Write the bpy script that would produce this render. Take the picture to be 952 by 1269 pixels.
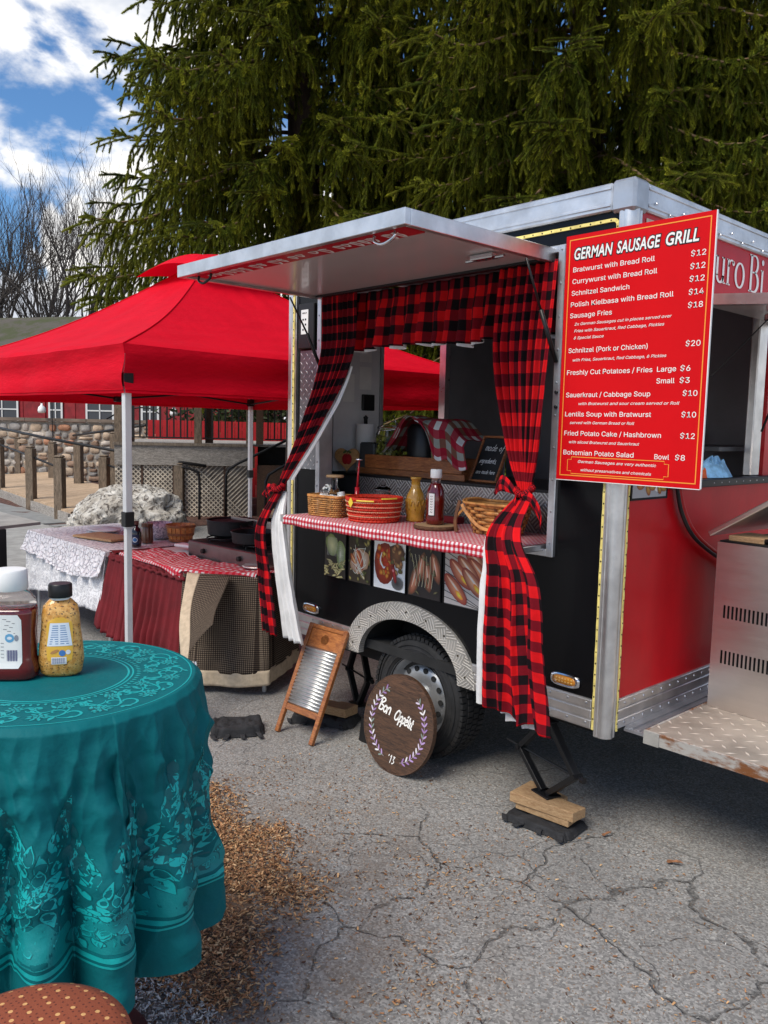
import bpy, math, random
import numpy as np
from math import sin, cos, pi, radians
from mathutils import Vector, Matrix, noise as mnoise
random.seed(7); rng = np.random.default_rng(7)
SC = bpy.context.scene
COL = SC.collection
for o in list(bpy.data.objects): bpy.data.objects.remove(o)

# ---------------------------------------------------------------- camera
cam_data = bpy.data.cameras.new('camera'); cam = bpy.data.objects.new('camera', cam_data); COL.objects.link(cam)
CX = Vector((0.67816847, 0.73455029, 0.0228779)); CU = Vector((-0.09135642, 0.05337356, 0.99438688)); CF = Vector((-0.72920609, 0.67645187, -0.10330215))
mw = Matrix.Identity(4)
for i in range(3):
    mw[i][0] = CX[i]; mw[i][1] = CU[i]; mw[i][2] = -CF[i]
mw[0][3], mw[1][3], mw[2][3] = 1.745, -2.88, 1.7
cam.matrix_world = mw
cam_data.sensor_fit = 'VERTICAL'; cam_data.sensor_height = 24
cam_data.lens = 24 * 1014.75 / 1269.0
cam_data.clip_start = 0.05; cam_data.clip_end = 2000
SC.camera = cam
# ---------------------------------------------------------------- exposure, sun, sky
SC.view_settings.view_transform = 'Standard'; SC.view_settings.look = 'None'
SC.view_settings.exposure = 0.68; SC.view_settings.gamma = 1.0
SUN_DIR = Vector((0.06, -0.60, 0.80)).normalized()      # towards the sun
el = math.asin(SUN_DIR.z); az = math.atan2(SUN_DIR.x, SUN_DIR.y)
sl = bpy.data.lights.new('sun', 'SUN'); sl.energy = 2.4; sl.angle = radians(32); sl.color = (1.0, 0.93, 0.82)
sun = bpy.data.objects.new('sun', sl); COL.objects.link(sun)
sun.rotation_euler = SUN_DIR.to_track_quat('Z', 'Y').to_euler(); sun.location = (-6, -2, 14)

class NT:
    """small helper round a node tree"""
    def __init__(s, nt): s.nt = nt
    def n(s, typ, ins=None, **kw):
        nd = s.nt.nodes.new(typ)
        for k, v in kw.items(): setattr(nd, k, v)
        for k, v in (ins or {}).items():
            sock = nd.inputs[k]
            if isinstance(v, bpy.types.NodeSocket): s.nt.links.new(v, sock)
            else: sock.default_value = v
        return nd
    def m(s, op, a, b=0.0, c=0.0, clamp=False):
        nd = s.nt.nodes.new('ShaderNodeMath'); nd.operation = op; nd.use_clamp = clamp
        for i, v in enumerate((a, b, c)):
            if isinstance(v, bpy.types.NodeSocket): s.nt.links.new(v, nd.inputs[i])
            else: nd.inputs[i].default_value = v
        return nd.outputs[0]
    def mix(s, f, a, b, blend='MIX'):
        nd = s.nt.nodes.new('ShaderNodeMix'); nd.data_type = 'RGBA'; nd.blend_type = blend
        for i, v in ((0, f), (6, a), (7, b)):
            if isinstance(v, bpy.types.NodeSocket): s.nt.links.new(v, nd.inputs[i])
            elif i == 0: nd.inputs[0].default_value = v
            else: nd.inputs[i].default_value = (*v, 1) if len(v) == 3 else v
        return nd.outputs[2]
    def ramp(s, f, lo, hi):
        nd = s.nt.nodes.new('ShaderNodeMapRange'); nd.clamp = True; nd.interpolation_type = 'SMOOTHSTEP'
        s.nt.links.new(f, nd.inputs[0]); nd.inputs[1].default_value = lo; nd.inputs[2].default_value = hi
        return nd.outputs[0]
    def noise(s, vec, scale, detail=4, rough=0.55, dist=0.0):
        return s.n('ShaderNodeTexNoise', {'Vector': vec, 'Scale': scale, 'Detail': detail, 'Roughness': rough, 'Distortion': dist}).outputs[0]

W = bpy.data.worlds.new('World'); SC.world = W; W.use_nodes = True
W.node_tree.nodes.clear(); w = NT(W.node_tree)
sky = w.n('ShaderNodeTexSky', sky_type='NISHITA', sun_disc=False, sun_elevation=el, sun_rotation=az, air_density=1.0, dust_density=0.3, ozone_density=2.0)
tc = w.n('ShaderNodeTexCoord').outputs['Generated']
sq = w.n('ShaderNodeMapping', {'Vector': tc, 'Scale': (1.0, 1.0, 1.9)}).outputs[0]
n1 = w.noise(w.n('ShaderNodeMapping', {'Vector': sq, 'Location': (3.1, 1.7, 0.6)}).outputs[0], 4.2, 9, 0.58, 0.25)
n2 = w.noise(w.n('ShaderNodeMapping', {'Vector': sq, 'Location': (0.3, 5.2, 2.1)}).outputs[0], 14.0, 6, 0.55, 0.15)
cl = w.ramp(w.m('ADD', w.m('MULTIPLY', n1, 0.75), w.m('MULTIPLY', n2, 0.25)), 0.485, 0.60)
sepw = w.n('ShaderNodeSeparateXYZ', {'Vector': tc})
# a bank of cumulus low over the horizon
hn = w.noise(w.n('ShaderNodeMapping', {'Vector': tc, 'Scale': (1, 1, 0.6), 'Location': (0.35, 0.1, 0)}).outputs[0], 7.0, 7, 0.5, 0.1)
hz = w.m('SUBTRACT', w.m('MULTIPLY_ADD', hn, 0.80, -0.24), sepw.outputs[2])
bank = w.ramp(hz, -0.012, 0.018)
allc = w.m('MAXIMUM', cl, bank)
shade = w.noise(w.n('ShaderNodeMapping', {'Vector': sq, 'Location': (0, 0, -0.12)}).outputs[0], 6.0, 5, 0.6)
ccol = w.mix(w.ramp(shade, 0.35, 0.62), (3.4, 3.6, 4.0), (6.4, 6.2, 5.9))
skyc = w.mix(1.0, sky.outputs[0], (0.37, 0.54, 0.68), 'MULTIPLY')
bg = w.n('ShaderNodeBackground', {'Color': w.mix(allc, skyc, ccol), 'Strength': 0.138})
w.nt.links.new(bg.outputs[0], w.n('ShaderNodeOutputWorld').inputs[0])

# ---------------------------------------------------------------- materials
MATS = {}
def mat(name, col=(0.5, 0.5, 0.5), rough=0.5, metal=0.0, var=0.0, vs=8.0, bump=0.0, bs=60.0, spec=0.5, coat=0.0, trans=0.0, ior=1.45, fn=None, aniso=0.0, transl=0.0, dirt=0.0, rv=0.0, stretch=None):
    if name in MATS: return MATS[name]
    M = bpy.data.materials.new(name); M.use_nodes = True; nt = M.node_tree; nt.nodes.clear(); g = NT(nt)
    P = g.n('ShaderNodeBsdfPrincipled', {'Base Color': (*col, 1), 'Roughness': rough, 'Metallic': metal, 'Specular IOR Level': spec, 'Coat Weight': coat, 'Transmission Weight': trans, 'IOR': ior})
    out = g.n('ShaderNodeOutputMaterial')
    co = g.n('ShaderNodeTexCoord')
    vec = co.outputs['Object']
    if stretch: vec = g.n('ShaderNodeMapping', {'Vector': vec, 'Scale': stretch}).outputs[0]
    c = None
    if fn: c = fn(g, co, P)
    if var or dirt:
        base = c if c is not None else (*col, 1)
        nz = g.noise(vec, vs, 6, 0.6)
        dark = tuple(x * (1 - var) for x in col); lite = tuple(min(1, x * (1 + var)) for x in col)
        if c is None: c = g.mix(g.ramp(nz, 0.3, 0.7), dark, lite)
        else: c = g.mix(g.m('MULTIPLY', g.ramp(nz, 0.35, 0.7), var), c, (0, 0, 0), 'MIX')
        if dirt:
            dn = g.noise(co.outputs['Object'], 2.7, 8, 0.7, 0.5)
            c = g.mix(g.m('MULTIPLY', g.ramp(dn, 0.5, 0.75), dirt), c, (0.11, 0.085, 0.06))
    if c is not None and isinstance(c, bpy.types.NodeSocket): nt.links.new(c, P.inputs['Base Color'])
    if rv:
        rn = g.noise(vec, vs * 1.7, 7, 0.65)
        nt.links.new(g.m('MULTIPLY_ADD', rn, rv, rough - rv / 2), P.inputs['Roughness'])
    if bump:
        bn = g.noise(vec, bs, 5, 0.6)
        B = g.n('ShaderNodeBump', {'Height': bn, 'Strength': 1.0, 'Distance': bump})
        if P.inputs['Normal'].is_linked:
            nt.links.new(P.inputs['Normal'].links[0].from_socket, B.inputs['Normal'])
        nt.links.new(B.outputs[0], P.inputs['Normal'])
    surf = P.outputs[0]
    if transl:
        T = g.n('ShaderNodeBsdfTranslucent')
        if c is not None and isinstance(c, bpy.types.NodeSocket): nt.links.new(c, T.inputs[0])
        else: T.inputs[0].default_value = (*col, 1)
        surf = g.n('ShaderNodeMixShader', {0: transl, 1: P.outputs[0], 2: T.outputs[0]}).outputs[0]
    nt.links.new(surf, out.inputs[0])
    MATS[name] = M; return M

def check_fn(size, cA, cB, cMid, size2=None, third=None, weave=0.0):
    """two-way check from cloth UVs in metres"""
    def f(g, co, P):
        s = g.n('ShaderNodeSeparateXYZ', {'Vector': co.outputs['UV']})
        a = g.m('GREATER_THAN', g.m('FRACT', g.m('DIVIDE', s.outputs[0], size)), 0.5)
        b = g.m('GREATER_THAN', g.m('FRACT', g.m('DIVIDE', s.outputs[1], size2 or size)), 0.5)
        c = g.mix(a, g.mix(b, cA, cMid), g.mix(b, cMid, cB))
        if third:
            a3 = g.m('LESS_THAN', g.m('FRACT', g.m('DIVIDE', s.outputs[0], size * 2)), 0.25)
            b3 = g.m('LESS_THAN', g.m('FRACT', g.m('DIVIDE', s.outputs[1], size * 2)), 0.25)
            c = g.mix(g.m('MULTIPLY', g.m('MAXIMUM', a3, b3), 0.62), c, third)
        wv = g.n('ShaderNodeTexWave', {'Vector': co.outputs['UV'], 'Scale': 260.0, 'Distortion': 0.6}, bands_direction='DIAGONAL').outputs[1]
        nz = g.noise(co.outputs['UV'], 24, 5, 0.6)
        c = g.mix(g.m('MULTIPLY', nz, 0.35), c, (0.0, 0.0, 0.0))
        B = g.n('ShaderNodeBump', {'Height': nz, 'Strength': 0.6, 'Distance': 0.004}); g.nt.links.new(B.outputs[0], P.inputs['Normal'])
        return c
    return f
def wood_fn(c1, c2, ax=(1, 12, 12), sc=6.0, knots=True):
    def f(g, co, P):
        v = g.n('ShaderNodeMapping', {'Vector': co.outputs['Object'], 'Scale': ax}).outputs[0]
        rnd = g.n('ShaderNodeObjectInfo').outputs['Random']
        off = g.n('ShaderNodeCombineXYZ', {0: g.m('MULTIPLY', rnd, 17.0), 1: g.m('MULTIPLY', rnd, 9.0), 2: 0.0}).outputs[0]
        v = g.n('ShaderNodeVectorMath', {0: v, 1: off}, operation='ADD').outputs[0]
        a = g.noise(v, sc, 8, 0.62, 1.2); b = g.noise(v, sc * 5, 5, 0.6, 0.3)
        t = g.ramp(g.m('ADD', g.m('MULTIPLY', a, 0.65), g.m('MULTIPLY', b, 0.35)), 0.34, 0.66)
        B = g.n('ShaderNodeBump', {'Height': b, 'Strength': 0.7, 'Distance': 0.002}); g.nt.links.new(B.outputs[0], P.inputs['Normal'])
        return g.mix(g.m('MULTIPLY', rnd, 0.25), g.mix(t, c1, c2), (0.02, 0.015, 0.01))
    return f
def alu(name, col=(0.62, 0.63, 0.65), rough=0.32, **k): return mat(name, col, rough, 0.92, var=0.16, vs=7, rv=0.22, bump=0.0006, bs=35, **k)

m_alu = alu('brushed_aluminium', rough=0.42, dirt=0.25)
m_alu2 = alu('pale_aluminium', (0.68, 0.67, 0.66), 0.34)
m_steel = mat('stainless_steel', (0.62, 0.56, 0.51), 0.34, 0.88, var=0.05, vs=3, rv=0.25, stretch=(1, 1, 7), bump=0.0003, bs=30)
m_chrome = mat('chrome', (0.7, 0.7, 0.72), 0.12, 1.0)
m_blackpanel = mat('black_gloss_panel', (0.005, 0.005, 0.006), 0.2, 0, spec=0.22, rv=0.12, vs=3, bump=0.0008, bs=2.2)
m_redpanel = mat('red_gloss_panel', (0.58, 0.004, 0.010), 0.34, 0, spec=0.3, rv=0.2, vs=3, var=0.12, bump=0.0012, bs=3, coat=0.08, dirt=0.16, stretch=(1, 1, .6))
m_red_vinyl = mat('red_vinyl', (0.48, 0.005, 0.016), 0.4, var=0.06, spec=0.25)
m_blackmetal = mat('black_painted_metal', (0.012, 0.012, 0.013), 0.38, 0.2, rv=0.2, dirt=0.1)
m_blackiron = mat('black_iron', (0.015, 0.014, 0.014), 0.55, 0.3, var=0.3, bump=0.001)
m_rubber = mat('tyre_rubber', (0.017, 0.017, 0.018), 0.78, var=0.35, vs=14, bump=0.001, bs=120, dirt=0.25)
m_rim = mat('rim_paint', (0.40, 0.41, 0.42), 0.35, 0.6, dirt=0.35, var=0.15)
m_grey_in = mat('grey_interior_wall', (0.22, 0.22, 0.235), 0.55, var=0.12, vs=3, dirt=0.1)
m_white_in = mat('white_door_lining', (0.66, 0.66, 0.67), 0.42, var=0.08, vs=4)
m_dark = mat('dark_underside', (0.02, 0.02, 0.02), 0.8, var=0.3)
m_yellow = mat('yellow_reflective_tape', (0.78, 0.64, 0.20), 0.45, var=0.18, vs=30, dirt=0.15)
m_rivet = mat('rivet_steel', (0.5, 0.5, 0.52), 0.3, 0.9)
m_rivetdark = mat('rivet_dark', (0.06, 0.05, 0.03), 0.5, 0.4)
m_amber = mat('amber_lens', (0.75, 0.28, 0.02), 0.15, coat=0.6)
m_white = mat('white_plastic', (0.78, 0.78, 0.76), 0.4, var=0.05)
m_awn_under = mat('awning_lining', (0.54, 0.50, 0.48), 0.34, 0.1, var=0.04, vs=2.2, rv=0.1, coat=0.25)
m_whitecloth = mat('white_lining_cloth', (0.84, 0.83, 0.82), 0.85, var=0.08, vs=9, bump=0.004, bs=18, transl=0.15)
BR, BK, BM = (0.78, 0.010, 0.014), (0.010, 0.006, 0.008), (0.20, 0.006, 0.014)
m_buffalo = mat('buffalo_check_cloth', BR, 0.88, fn=check_fn(0.092, BR, BK, BM), spec=0.15)
m_buffalo_small = mat('buffalo_check_valance', BR, 0.88, fn=check_fn(0.100, BR, BK, BM), spec=0.15)
m_gingham = mat('red_gingham_cloth', BR, 0.8, fn=check_fn(0.025, (0.84, 0.80, 0.80), (0.52, 0.008, 0.02), (0.62, 0.13, 0.16)), spec=0.2)
m_gingham2 = mat('big_gingham_cloth', BR, 0.8, fn=check_fn(0.034, (0.74, 0.68, 0.68), (0.60, 0.012, 0.03), (0.64, 0.09, 0.12)), spec=0.2)
m_plaid = mat('red_green_plaid_cloth', BR, 0.85, fn=check_fn(0.105, (0.80, 0.78, 0.74), (0.34, 0.012, 0.03), (0.42, 0.05, 0.07), third=(0.07, 0.11, 0.05)), spec=0.2)
m_houndstooth = mat('brown_check_cloth', (0.1, 0.08, 0.06), 0.9, fn=check_fn(0.013, (0.24, 0.19, 0.14), (0.018, 0.013, 0.011), (0.075, 0.055, 0.042)), spec=0.1)
m_beige = mat('beige_hem_cloth', (0.50, 0.40, 0.28), 0.9, var=0.14, vs=30, bump=0.002, bs=90)
m_maroon = mat('maroon_cloth', (0.13, 0.004, 0.008), 0.8, var=0.2, vs=6, bump=0.003, bs=25)
m_wood_orange = mat('varnished_wood', rough=0.42, fn=wood_fn((0.20, 0.055, 0.014), (0.46, 0.17, 0.045), (3, 3, 14)), coat=0.2)
m_wood_box = mat('stained_crate_wood', rough=0.45, fn=wood_fn((0.20, 0.055, 0.018), (0.50, 0.18, 0.055), (2, 10, 16)), coat=0.2)
m_wood_dark = mat('dark_stained_wood', rough=0.6, fn=wood_fn((0.028, 0.014, 0.008), (0.13, 0.062, 0.032), (1.5, 6, 14), 7))
m_wood_block = mat('raw_timber', rough=0.75, fn=wood_fn((0.34, 0.19, 0.09), (0.58, 0.38, 0.20), (4, 14, 14)))
m_wood_grey = mat('weathered_grey_wood', rough=0.85, fn=wood_fn((0.16, 0.14, 0.125), (0.46, 0.42, 0.37), (2.5, 2.5, 9), 5))
m_wood_post = mat('weathered_post_wood', rough=0.85, fn=wood_fn((0.08, 0.06, 0.042), (0.27, 0.20, 0.14), (6, 6, 1.2), 5))
m_wood_plank = mat('pale_deck_plank', rough=0.8, fn=wood_fn((0.38, 0.25, 0.15), (0.64, 0.47, 0.31), (5, 1, 5), 4))
m_wicker = mat('wicker', (0.44, 0.21, 0.06), 0.6, var=0.4, vs=40, bump=0.001)
m_wicker2 = mat('honey_wicker', (0.56, 0.24, 0.06), 0.5, var=0.35, vs=30, coat=0.15)
m_wicker_dark = mat('dark_wicker_rim', (0.17, 0.065, 0.02), 0.55, var=0.3, vs=30)
m_redrope = mat('red_woven_basket', (0.62, 0.035, 0.012), 0.6, var=0.25, vs=60)
m_stitch = mat('pale_stitch', (0.72, 0.42, 0.25), 0.7)
m_must = mat('mustard_sauce', (0.54, 0.30, 0.045), 0.5, fn=lambda g, co, P: g.mix(g.ramp(g.noise(co.outputs['Object'], 190, 2, 0.5), 0.56, 0.66), g.mix(g.ramp(g.noise(co.outputs['Object'], 90, 4, 0.6), .35, .65), (0.56, 0.25, 0.04), (0.74, 0.42, 0.12)), (0.09, 0.045, 0.015)), coat=0.7)
m_mustglass = mat('mustard_decanter_glass', (0.50, 0.26, 0.035), 0.15, var=0.2, vs=30, coat=0.5)
m_ketchup = mat('ketchup_sauce', (0.12, 0.003, 0.003), 0.09, coat=0.8, spec=0.6)
m_clear = mat('clear_plastic', (0.92, 0.88, 0.86), 0.08, trans=0.92, ior=1.2)
m_glass = mat('clear_glass', (0.95, 0.97, 0.96), 0.02, trans=1.0, ior=1.25)
m_pickle = mat('pickles', (0.26, 0.27, 0.04), 0.4, var=0.5, vs=45, coat=0.6)
m_grain = mat('dry_grain', (0.52, 0.36, 0.17), 0.8, var=0.35, vs=140, bump=0.002, bs=160)
m_label = mat('white_label_print', (0.75, 0.75, 0.73), 0.45)
m_text_white = mat('white_lettering', (0.82, 0.80, 0.76), 0.5)
m_text_black = mat('black_lettering', (0.01, 0.01, 0.01), 0.5)
m_orange_line = mat('orange_border_print', (0.85, 0.28, 0.03), 0.5)
m_sign_red = mat('red_sign_board', (0.60, 0.003, 0.006), 0.45, var=0.05, vs=2, rv=0.1, spec=0.15)
m_chalk = mat('chalkboard', (0.012, 0.012, 0.012), 0.7, var=0.5, vs=9)
m_chalkline = mat('chalk_lettering', (0.62, 0.62, 0.60), 0.9)
m_blackcloth = mat('black_sandbag_cloth', (0.018, 0.018, 0.02), 0.85, var=0.35, vs=20, bump=0.004, bs=40)
m_tent = mat('red_tent_fabric', (0.70, 0.002, 0.018), 0.7, spec=0.15, var=0.05, vs=3, bump=0.010, bs=7, transl=0.25, stretch=(1, 1, 3))
m_papertowel = mat('paper_towel', (0.86, 0.85, 0.83), 0.9, var=0.04, bump=0.001, bs=150)
m_greybox = mat('dark_grey_plastic', (0.07, 0.075, 0.08), 0.5, var=0.1)
m_blue = mat('light_blue_cloth', (0.20, 0.42, 0.66), 0.8, var=0.35, vs=25, bump=0.003, bs=30)
m_orangecloth = mat('orange_red_cloth', (0.6, 0.10, 0.02), 0.7, var=0.2)
m_hose = mat('red_black_cable', (0.42, 0.008, 0.01), 0.35)
m_red_dark = mat('barn_red_paint', (0.22, 0.012, 0.016), 0.7, var=0.25, vs=4)
m_red_bright = mat('bright_red_paint', (0.42, 0.009, 0.014), 0.6, var=0.12, vs=4)
m_mortar = mat('mortar', (0.34, 0.30, 0.25), 0.95, var=0.3, vs=6, bump=0.01, bs=20)
m_cap = mat('weathered_wall_cap', (0.17, 0.13, 0.10), 0.85, var=0.3, vs=2)
m_concrete = mat('pale_concrete', (0.30, 0.29, 0.27), 0.9, var=0.18, vs=5, bump=0.003, bs=60)
m_bark = mat('bark', (0.075, 0.052, 0.038), 0.95, var=0.5, vs=12, bump=0.02, bs=14, stretch=(1, 1, .3))
m_greybark = mat('grey_bare_bark', (0.055, 0.046, 0.040), 0.9, var=0.3, vs=4)
m_cast = mat('cast_iron_pan', (0.02, 0.02, 0.021), 0.55, 0.4, var=0.3, bump=0.001, bs=80)

def dplate_fn(scale, c1, c2):
    """raised tread bars in a chevron weave, from object position"""
    def f(g, co, P):
        s = g.n('ShaderNodeSeparateXYZ', {'Vector': co.outputs['UV']})
        u = g.m('MULTIPLY', s.outputs[0], scale); v = g.m('MULTIPLY', s.outputs[1], scale)
        a = g.m('ADD', u, v); b = g.m('SUBTRACT', u, v)
        fa = g.m('FLOOR', a); fb = g.m('FLOOR', b)
        par = g.m('GREATER_THAN', g.m('FRACT', g.m('MULTIPLY', g.m('ADD', fa, fb), 0.5)), 0.25)
        wa = g.m('SINE', g.m('MULTIPLY', a, 2 * pi * 4)); wb = g.m('SINE', g.m('MULTIPLY', b, 2 * pi * 4))
        h = g.m('ADD', g.m('MULTIPLY', par, wa), g.m('MULTIPLY', g.m('SUBTRACT', 1.0, par), wb))
        h = g.ramp(h, -0.2, 0.7)
        B = g.n('ShaderNodeBump', {'Height': h, 'Strength': 1.0, 'Distance': 0.0035}); g.nt.links.new(B.outputs[0], P.inputs['Normal'])
        nz = g.noise(co.outputs['Object'], 5, 7, 0.65)
        return g.mix(h, g.mix(g.ramp(nz, .3, .7), c1, tuple(x * .6 for x in c1)), c2)
    return f
def tread_fn(scale, c1, c2):
    """separate small raised lozenges"""
    def f(g, co, P):
        s = g.n('ShaderNodeSeparateXYZ', {'Vector': co.outputs['UV']})
        u = g.m('MULTIPLY', s.outputs[0], scale); v = g.m('MULTIPLY', s.outputs[1], scale)
        a = g.m('ADD', u, v); b = g.m('SUBTRACT', u, v)
        pa = g.m('SUBTRACT', g.m('FRACT', a), 0.5); pb = g.m('SUBTRACT', g.m('FRACT', b), 0.5)
        par = g.m('GREATER_THAN', g.m('FRACT', g.m('MULTIPLY', g.m('ADD', g.m('FLOOR', a), g.m('FLOOR', b)), 0.5)), 0.25)
        la = g.m('ADD', g.m('MULTIPLY', g.m('ABSOLUTE', pa), 2.0), g.m('MULTIPLY', g.m('ABSOLUTE', pb), 8.0))
        lb = g.m('ADD', g.m('MULTIPLY', g.m('ABSOLUTE', pa), 8.0), g.m('MULTIPLY', g.m('ABSOLUTE', pb), 2.0))
        d = g.m('ADD', g.m('MULTIPLY', par, la), g.m('MULTIPLY', g.m('SUBTRACT', 1.0, par), lb))
        h = g.m('SUBTRACT', 1.0, g.ramp(d, 0.5, 1.0))
        B = g.n('ShaderNodeBump', {'Height': h, 'Strength': 1.0, 'Distance': 0.003}); g.nt.links.new(B.outputs[0], P.inputs['Normal'])
        nz = g.noise(co.outputs['Object'], 4, 7, 0.65)
        return g.mix(h, g.mix(g.ramp(nz, .3, .7), c1, tuple(x * .6 for x in c1)), c2)
    return f
m_dplate = mat('diamond_plate_steel', rough=0.38, metal=0.85, fn=dplate_fn(11, (0.30, 0.29, 0.28), (0.62, 0.61, 0.60)))
m_dplate_f = mat('diamond_plate_fender', rough=0.42, metal=0.55, fn=dplate_fn(11, (0.58, 0.55, 0.50), (0.74, 0.70, 0.64)), dirt=0.1)
m_tread = mat('tread_plate_panel', rough=0.38, metal=0.8, fn=tread_fn(20, (0.30, 0.31, 0.33), (0.75, 0.76, 0.78)))
m_tread_deck = mat('tread_plate_deck', rough=0.5, metal=0.25, fn=tread_fn(11, (0.42, 0.37, 0.315), (0.68, 0.61, 0.53)), dirt=0.25)
m_rust = mat('rusty_plate_edge', rough=0.7, metal=0.3, fn=lambda g, co, P: g.mix(g.ramp(g.noise(g.n('ShaderNodeMapping', {'Vector': co.outputs['Object'], 'Scale': (1, 1, 3)}).outputs[0], 7, 7, .7), .42, .6), (0.42, 0.40, 0.37), (0.20, 0.075, 0.025)))

def vcol_mat(name, rough=0.5, coat=0.0, spec=0.4, bump=0.0, bs=60):
    def f(g, co, P): return g.n('ShaderNodeVertexColor', layer_name='Col').outputs[0]
    return mat(name, rough=rough, fn=f, coat=coat, spec=spec, bump=bump, bs=bs)
m_print = vcol_mat('printed_picture', 0.35)
m_print_matt = vcol_mat('printed_matt', 0.6)

# ---------------------------------------------------------------- mesh helpers
class MB:
    def __init__(s): s.v = []; s.f = []; s.uv = []; s.col = []; s.has_col = False
    def add(s, vs, fs, uvs=None, col=None):
        b = len(s.v); s.v += [tuple(p) for p in vs]
        s.uv += list(uvs) if uvs is not None else [(p[0], p[2]) for p in vs]
        s.col += [(*col, 1.0) if col else (1, 1, 1, 1)] * len(vs)
        if col: s.has_col = True
        s.f += [tuple(b + i for i in f) for f in fs]; return s
    def box(s, x0, x1, y0, y1, z0, z1, bev=0.0, M=None, uvmode=None):
        if x0 > x1: x0, x1 = x1, x0
        if y0 > y1: y0, y1 = y1, y0
        if z0 > z1: z0, z1 = z1, z0
        if bev <= 0:
            vs = [(x, y, z) for x in (x0, x1) for y in (y0, y1) for z in (z0, z1)]
            fs = [(0, 1, 3, 2), (4, 6, 7, 5), (0, 4, 5, 1), (2, 3, 7, 6), (0, 2, 6, 4), (1, 5, 7, 3)]
        else:
            b = min(bev, (x1 - x0) / 2.01, (y1 - y0) / 2.01, (z1 - z0) / 2.01)
            vs = []; idx = {}
            for ix, x in enumerate((x0, x1)):
                for iy, y in enumerate((y0, y1)):
                    for iz, z in enumerate((z0, z1)):
                        sx = b if ix == 0 else -b; sy = b if iy == 0 else -b; sz = b if iz == 0 else -b
                        idx[ix, iy, iz] = (len(vs), len(vs) + 1, len(vs) + 2)
                        vs += [(x, y + sy, z + sz), (x + sx, y, z + sz), (x + sx, y + sy, z)]
            q = idx; fs = []
            for ix in (0, 1):
                L = [q[ix, 0, 0][0], q[ix, 0, 1][0], q[ix, 1, 1][0], q[ix, 1, 0][0]]; fs.append(L if ix == 0 else L[::-1])
            for iy in (0, 1):
                L = [q[0, iy, 0][1], q[1, iy, 0][1], q[1, iy, 1][1], q[0, iy, 1][1]]; fs.append(L if iy == 0 else L[::-1])
            for iz in (0, 1):
                L = [q[0, 0, iz][2], q[0, 1, iz][2], q[1, 1, iz][2], q[1, 0, iz][2]]; fs.append(L if iz == 0 else L[::-1])
            for iy in (0, 1):
                for iz in (0, 1): fs.append([q[0, iy, iz][1], q[1, iy, iz][1], q[1, iy, iz][2], q[0, iy, iz][2]])
            for ix in (0, 1):
                for iz in (0, 1): fs.append([q[ix, 0, iz][0], q[ix, 1, iz][0], q[ix, 1, iz][2], q[ix, 0, iz][2]])
            for ix in (0, 1):
                for iy in (0, 1): fs.append([q[ix, iy, 0][0], q[ix, iy, 1][0], q[ix, iy, 1][1], q[ix, iy, 0][1]])
            for k in q.values(): fs.append(list(k))
        if M is not None: vs = [tuple(M @ Vector(p)) for p in vs]
        dy = (y1 - y0); dx = (x1 - x0); dz = (z1 - z0)
        if uvmode == 'top' or (uvmode is None and dz < dx and dz < dy): uv = [(p[0], p[1]) for p in vs]
        elif uvmode == 'yz' or (uvmode is None and dx < dy and dx < dz): uv = [(p[1], p[2]) for p in vs]
        else: uv = [(p[0], p[2]) for p in vs]
        return s.add(vs, fs, uv)
    def tube(s, pts, r, n=8, caps=True, closed=False):
        pts = [Vector(p) for p in pts]; m = len(pts)
        rr = r if hasattr(r, '__len__') else [r] * m
        up = None; rings = []
        for i, p in enumerate(pts):
            if closed: d = pts[(i + 1) % m] - pts[i - 1]
            else: d = pts[min(i + 1, m - 1)] - pts[max(i - 1, 0)]
            if d.length < 1e-9: d = Vector((0, 0, 1))
            d.normalize()
            if up is None: up = d.orthogonal().normalized()
            up = (up - d * up.dot(d))
            up = up.normalized() if up.length > 1e-6 else d.orthogonal().normalized()
            w2 = d.cross(up)
            rings.append([p + (up * cos(2 * pi * k / n) + w2 * sin(2 * pi * k / n)) * rr[i] for k in range(n)])
        vs = [q for R_ in rings for q in R_]
        uv = [(k / n, i * 0.05) for i in range(m) for k in range(n)]
        fs = []
        for i in range(m if closed else m - 1):
            j = (i + 1) % m
            for k in range(n): fs.append((i * n + k, i * n + (k + 1) % n, j * n + (k + 1) % n, j * n + k))
        if caps and not closed: fs += [tuple(range(n))[::-1], tuple((m - 1) * n + k for k in range(n))]
        return s.add(vs, fs, uv)
    def lathe(s, prof, n=32, c=(0, 0, 0), sq=None, M=None, caps=True):
        """prof [(r,z)], sq: superellipse exponent/aspect (ax, ay, e)"""
        vs = []; uv = []
        for (r, z) in prof:
            for k in range(n):
                a = 2 * pi * k / n; ca, sa = cos(a), sin(a)
                if sq:
                    ax, ay, e = sq
                    x = math.copysign(abs(ca) ** (2 / e), ca) * r * ax; y = math.copysign(abs(sa) ** (2 / e), sa) * r * ay
                else: x, y = r * ca, r * sa
                vs.append((c[0] + x, c[1] + y, c[2] + z)); uv.append((a * max(r, .01), z))
        fs = []
        for i in range(len(prof) - 1):
            for k in range(n): fs.append((i * n + k, i * n + (k + 1) % n, (i + 1) * n + (k + 1) % n, (i + 1) * n + k))
        if caps:
            if prof[0][0] > 1e-4: fs.append(tuple(range(n))[::-1])
            if prof[-1][0] > 1e-4: fs.append(tuple((len(prof) - 1) * n + k for k in range(n)))
        if M is not None: vs = [tuple(M @ Vector(p)) for p in vs]
        return s.add(vs, fs, uv)
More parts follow.
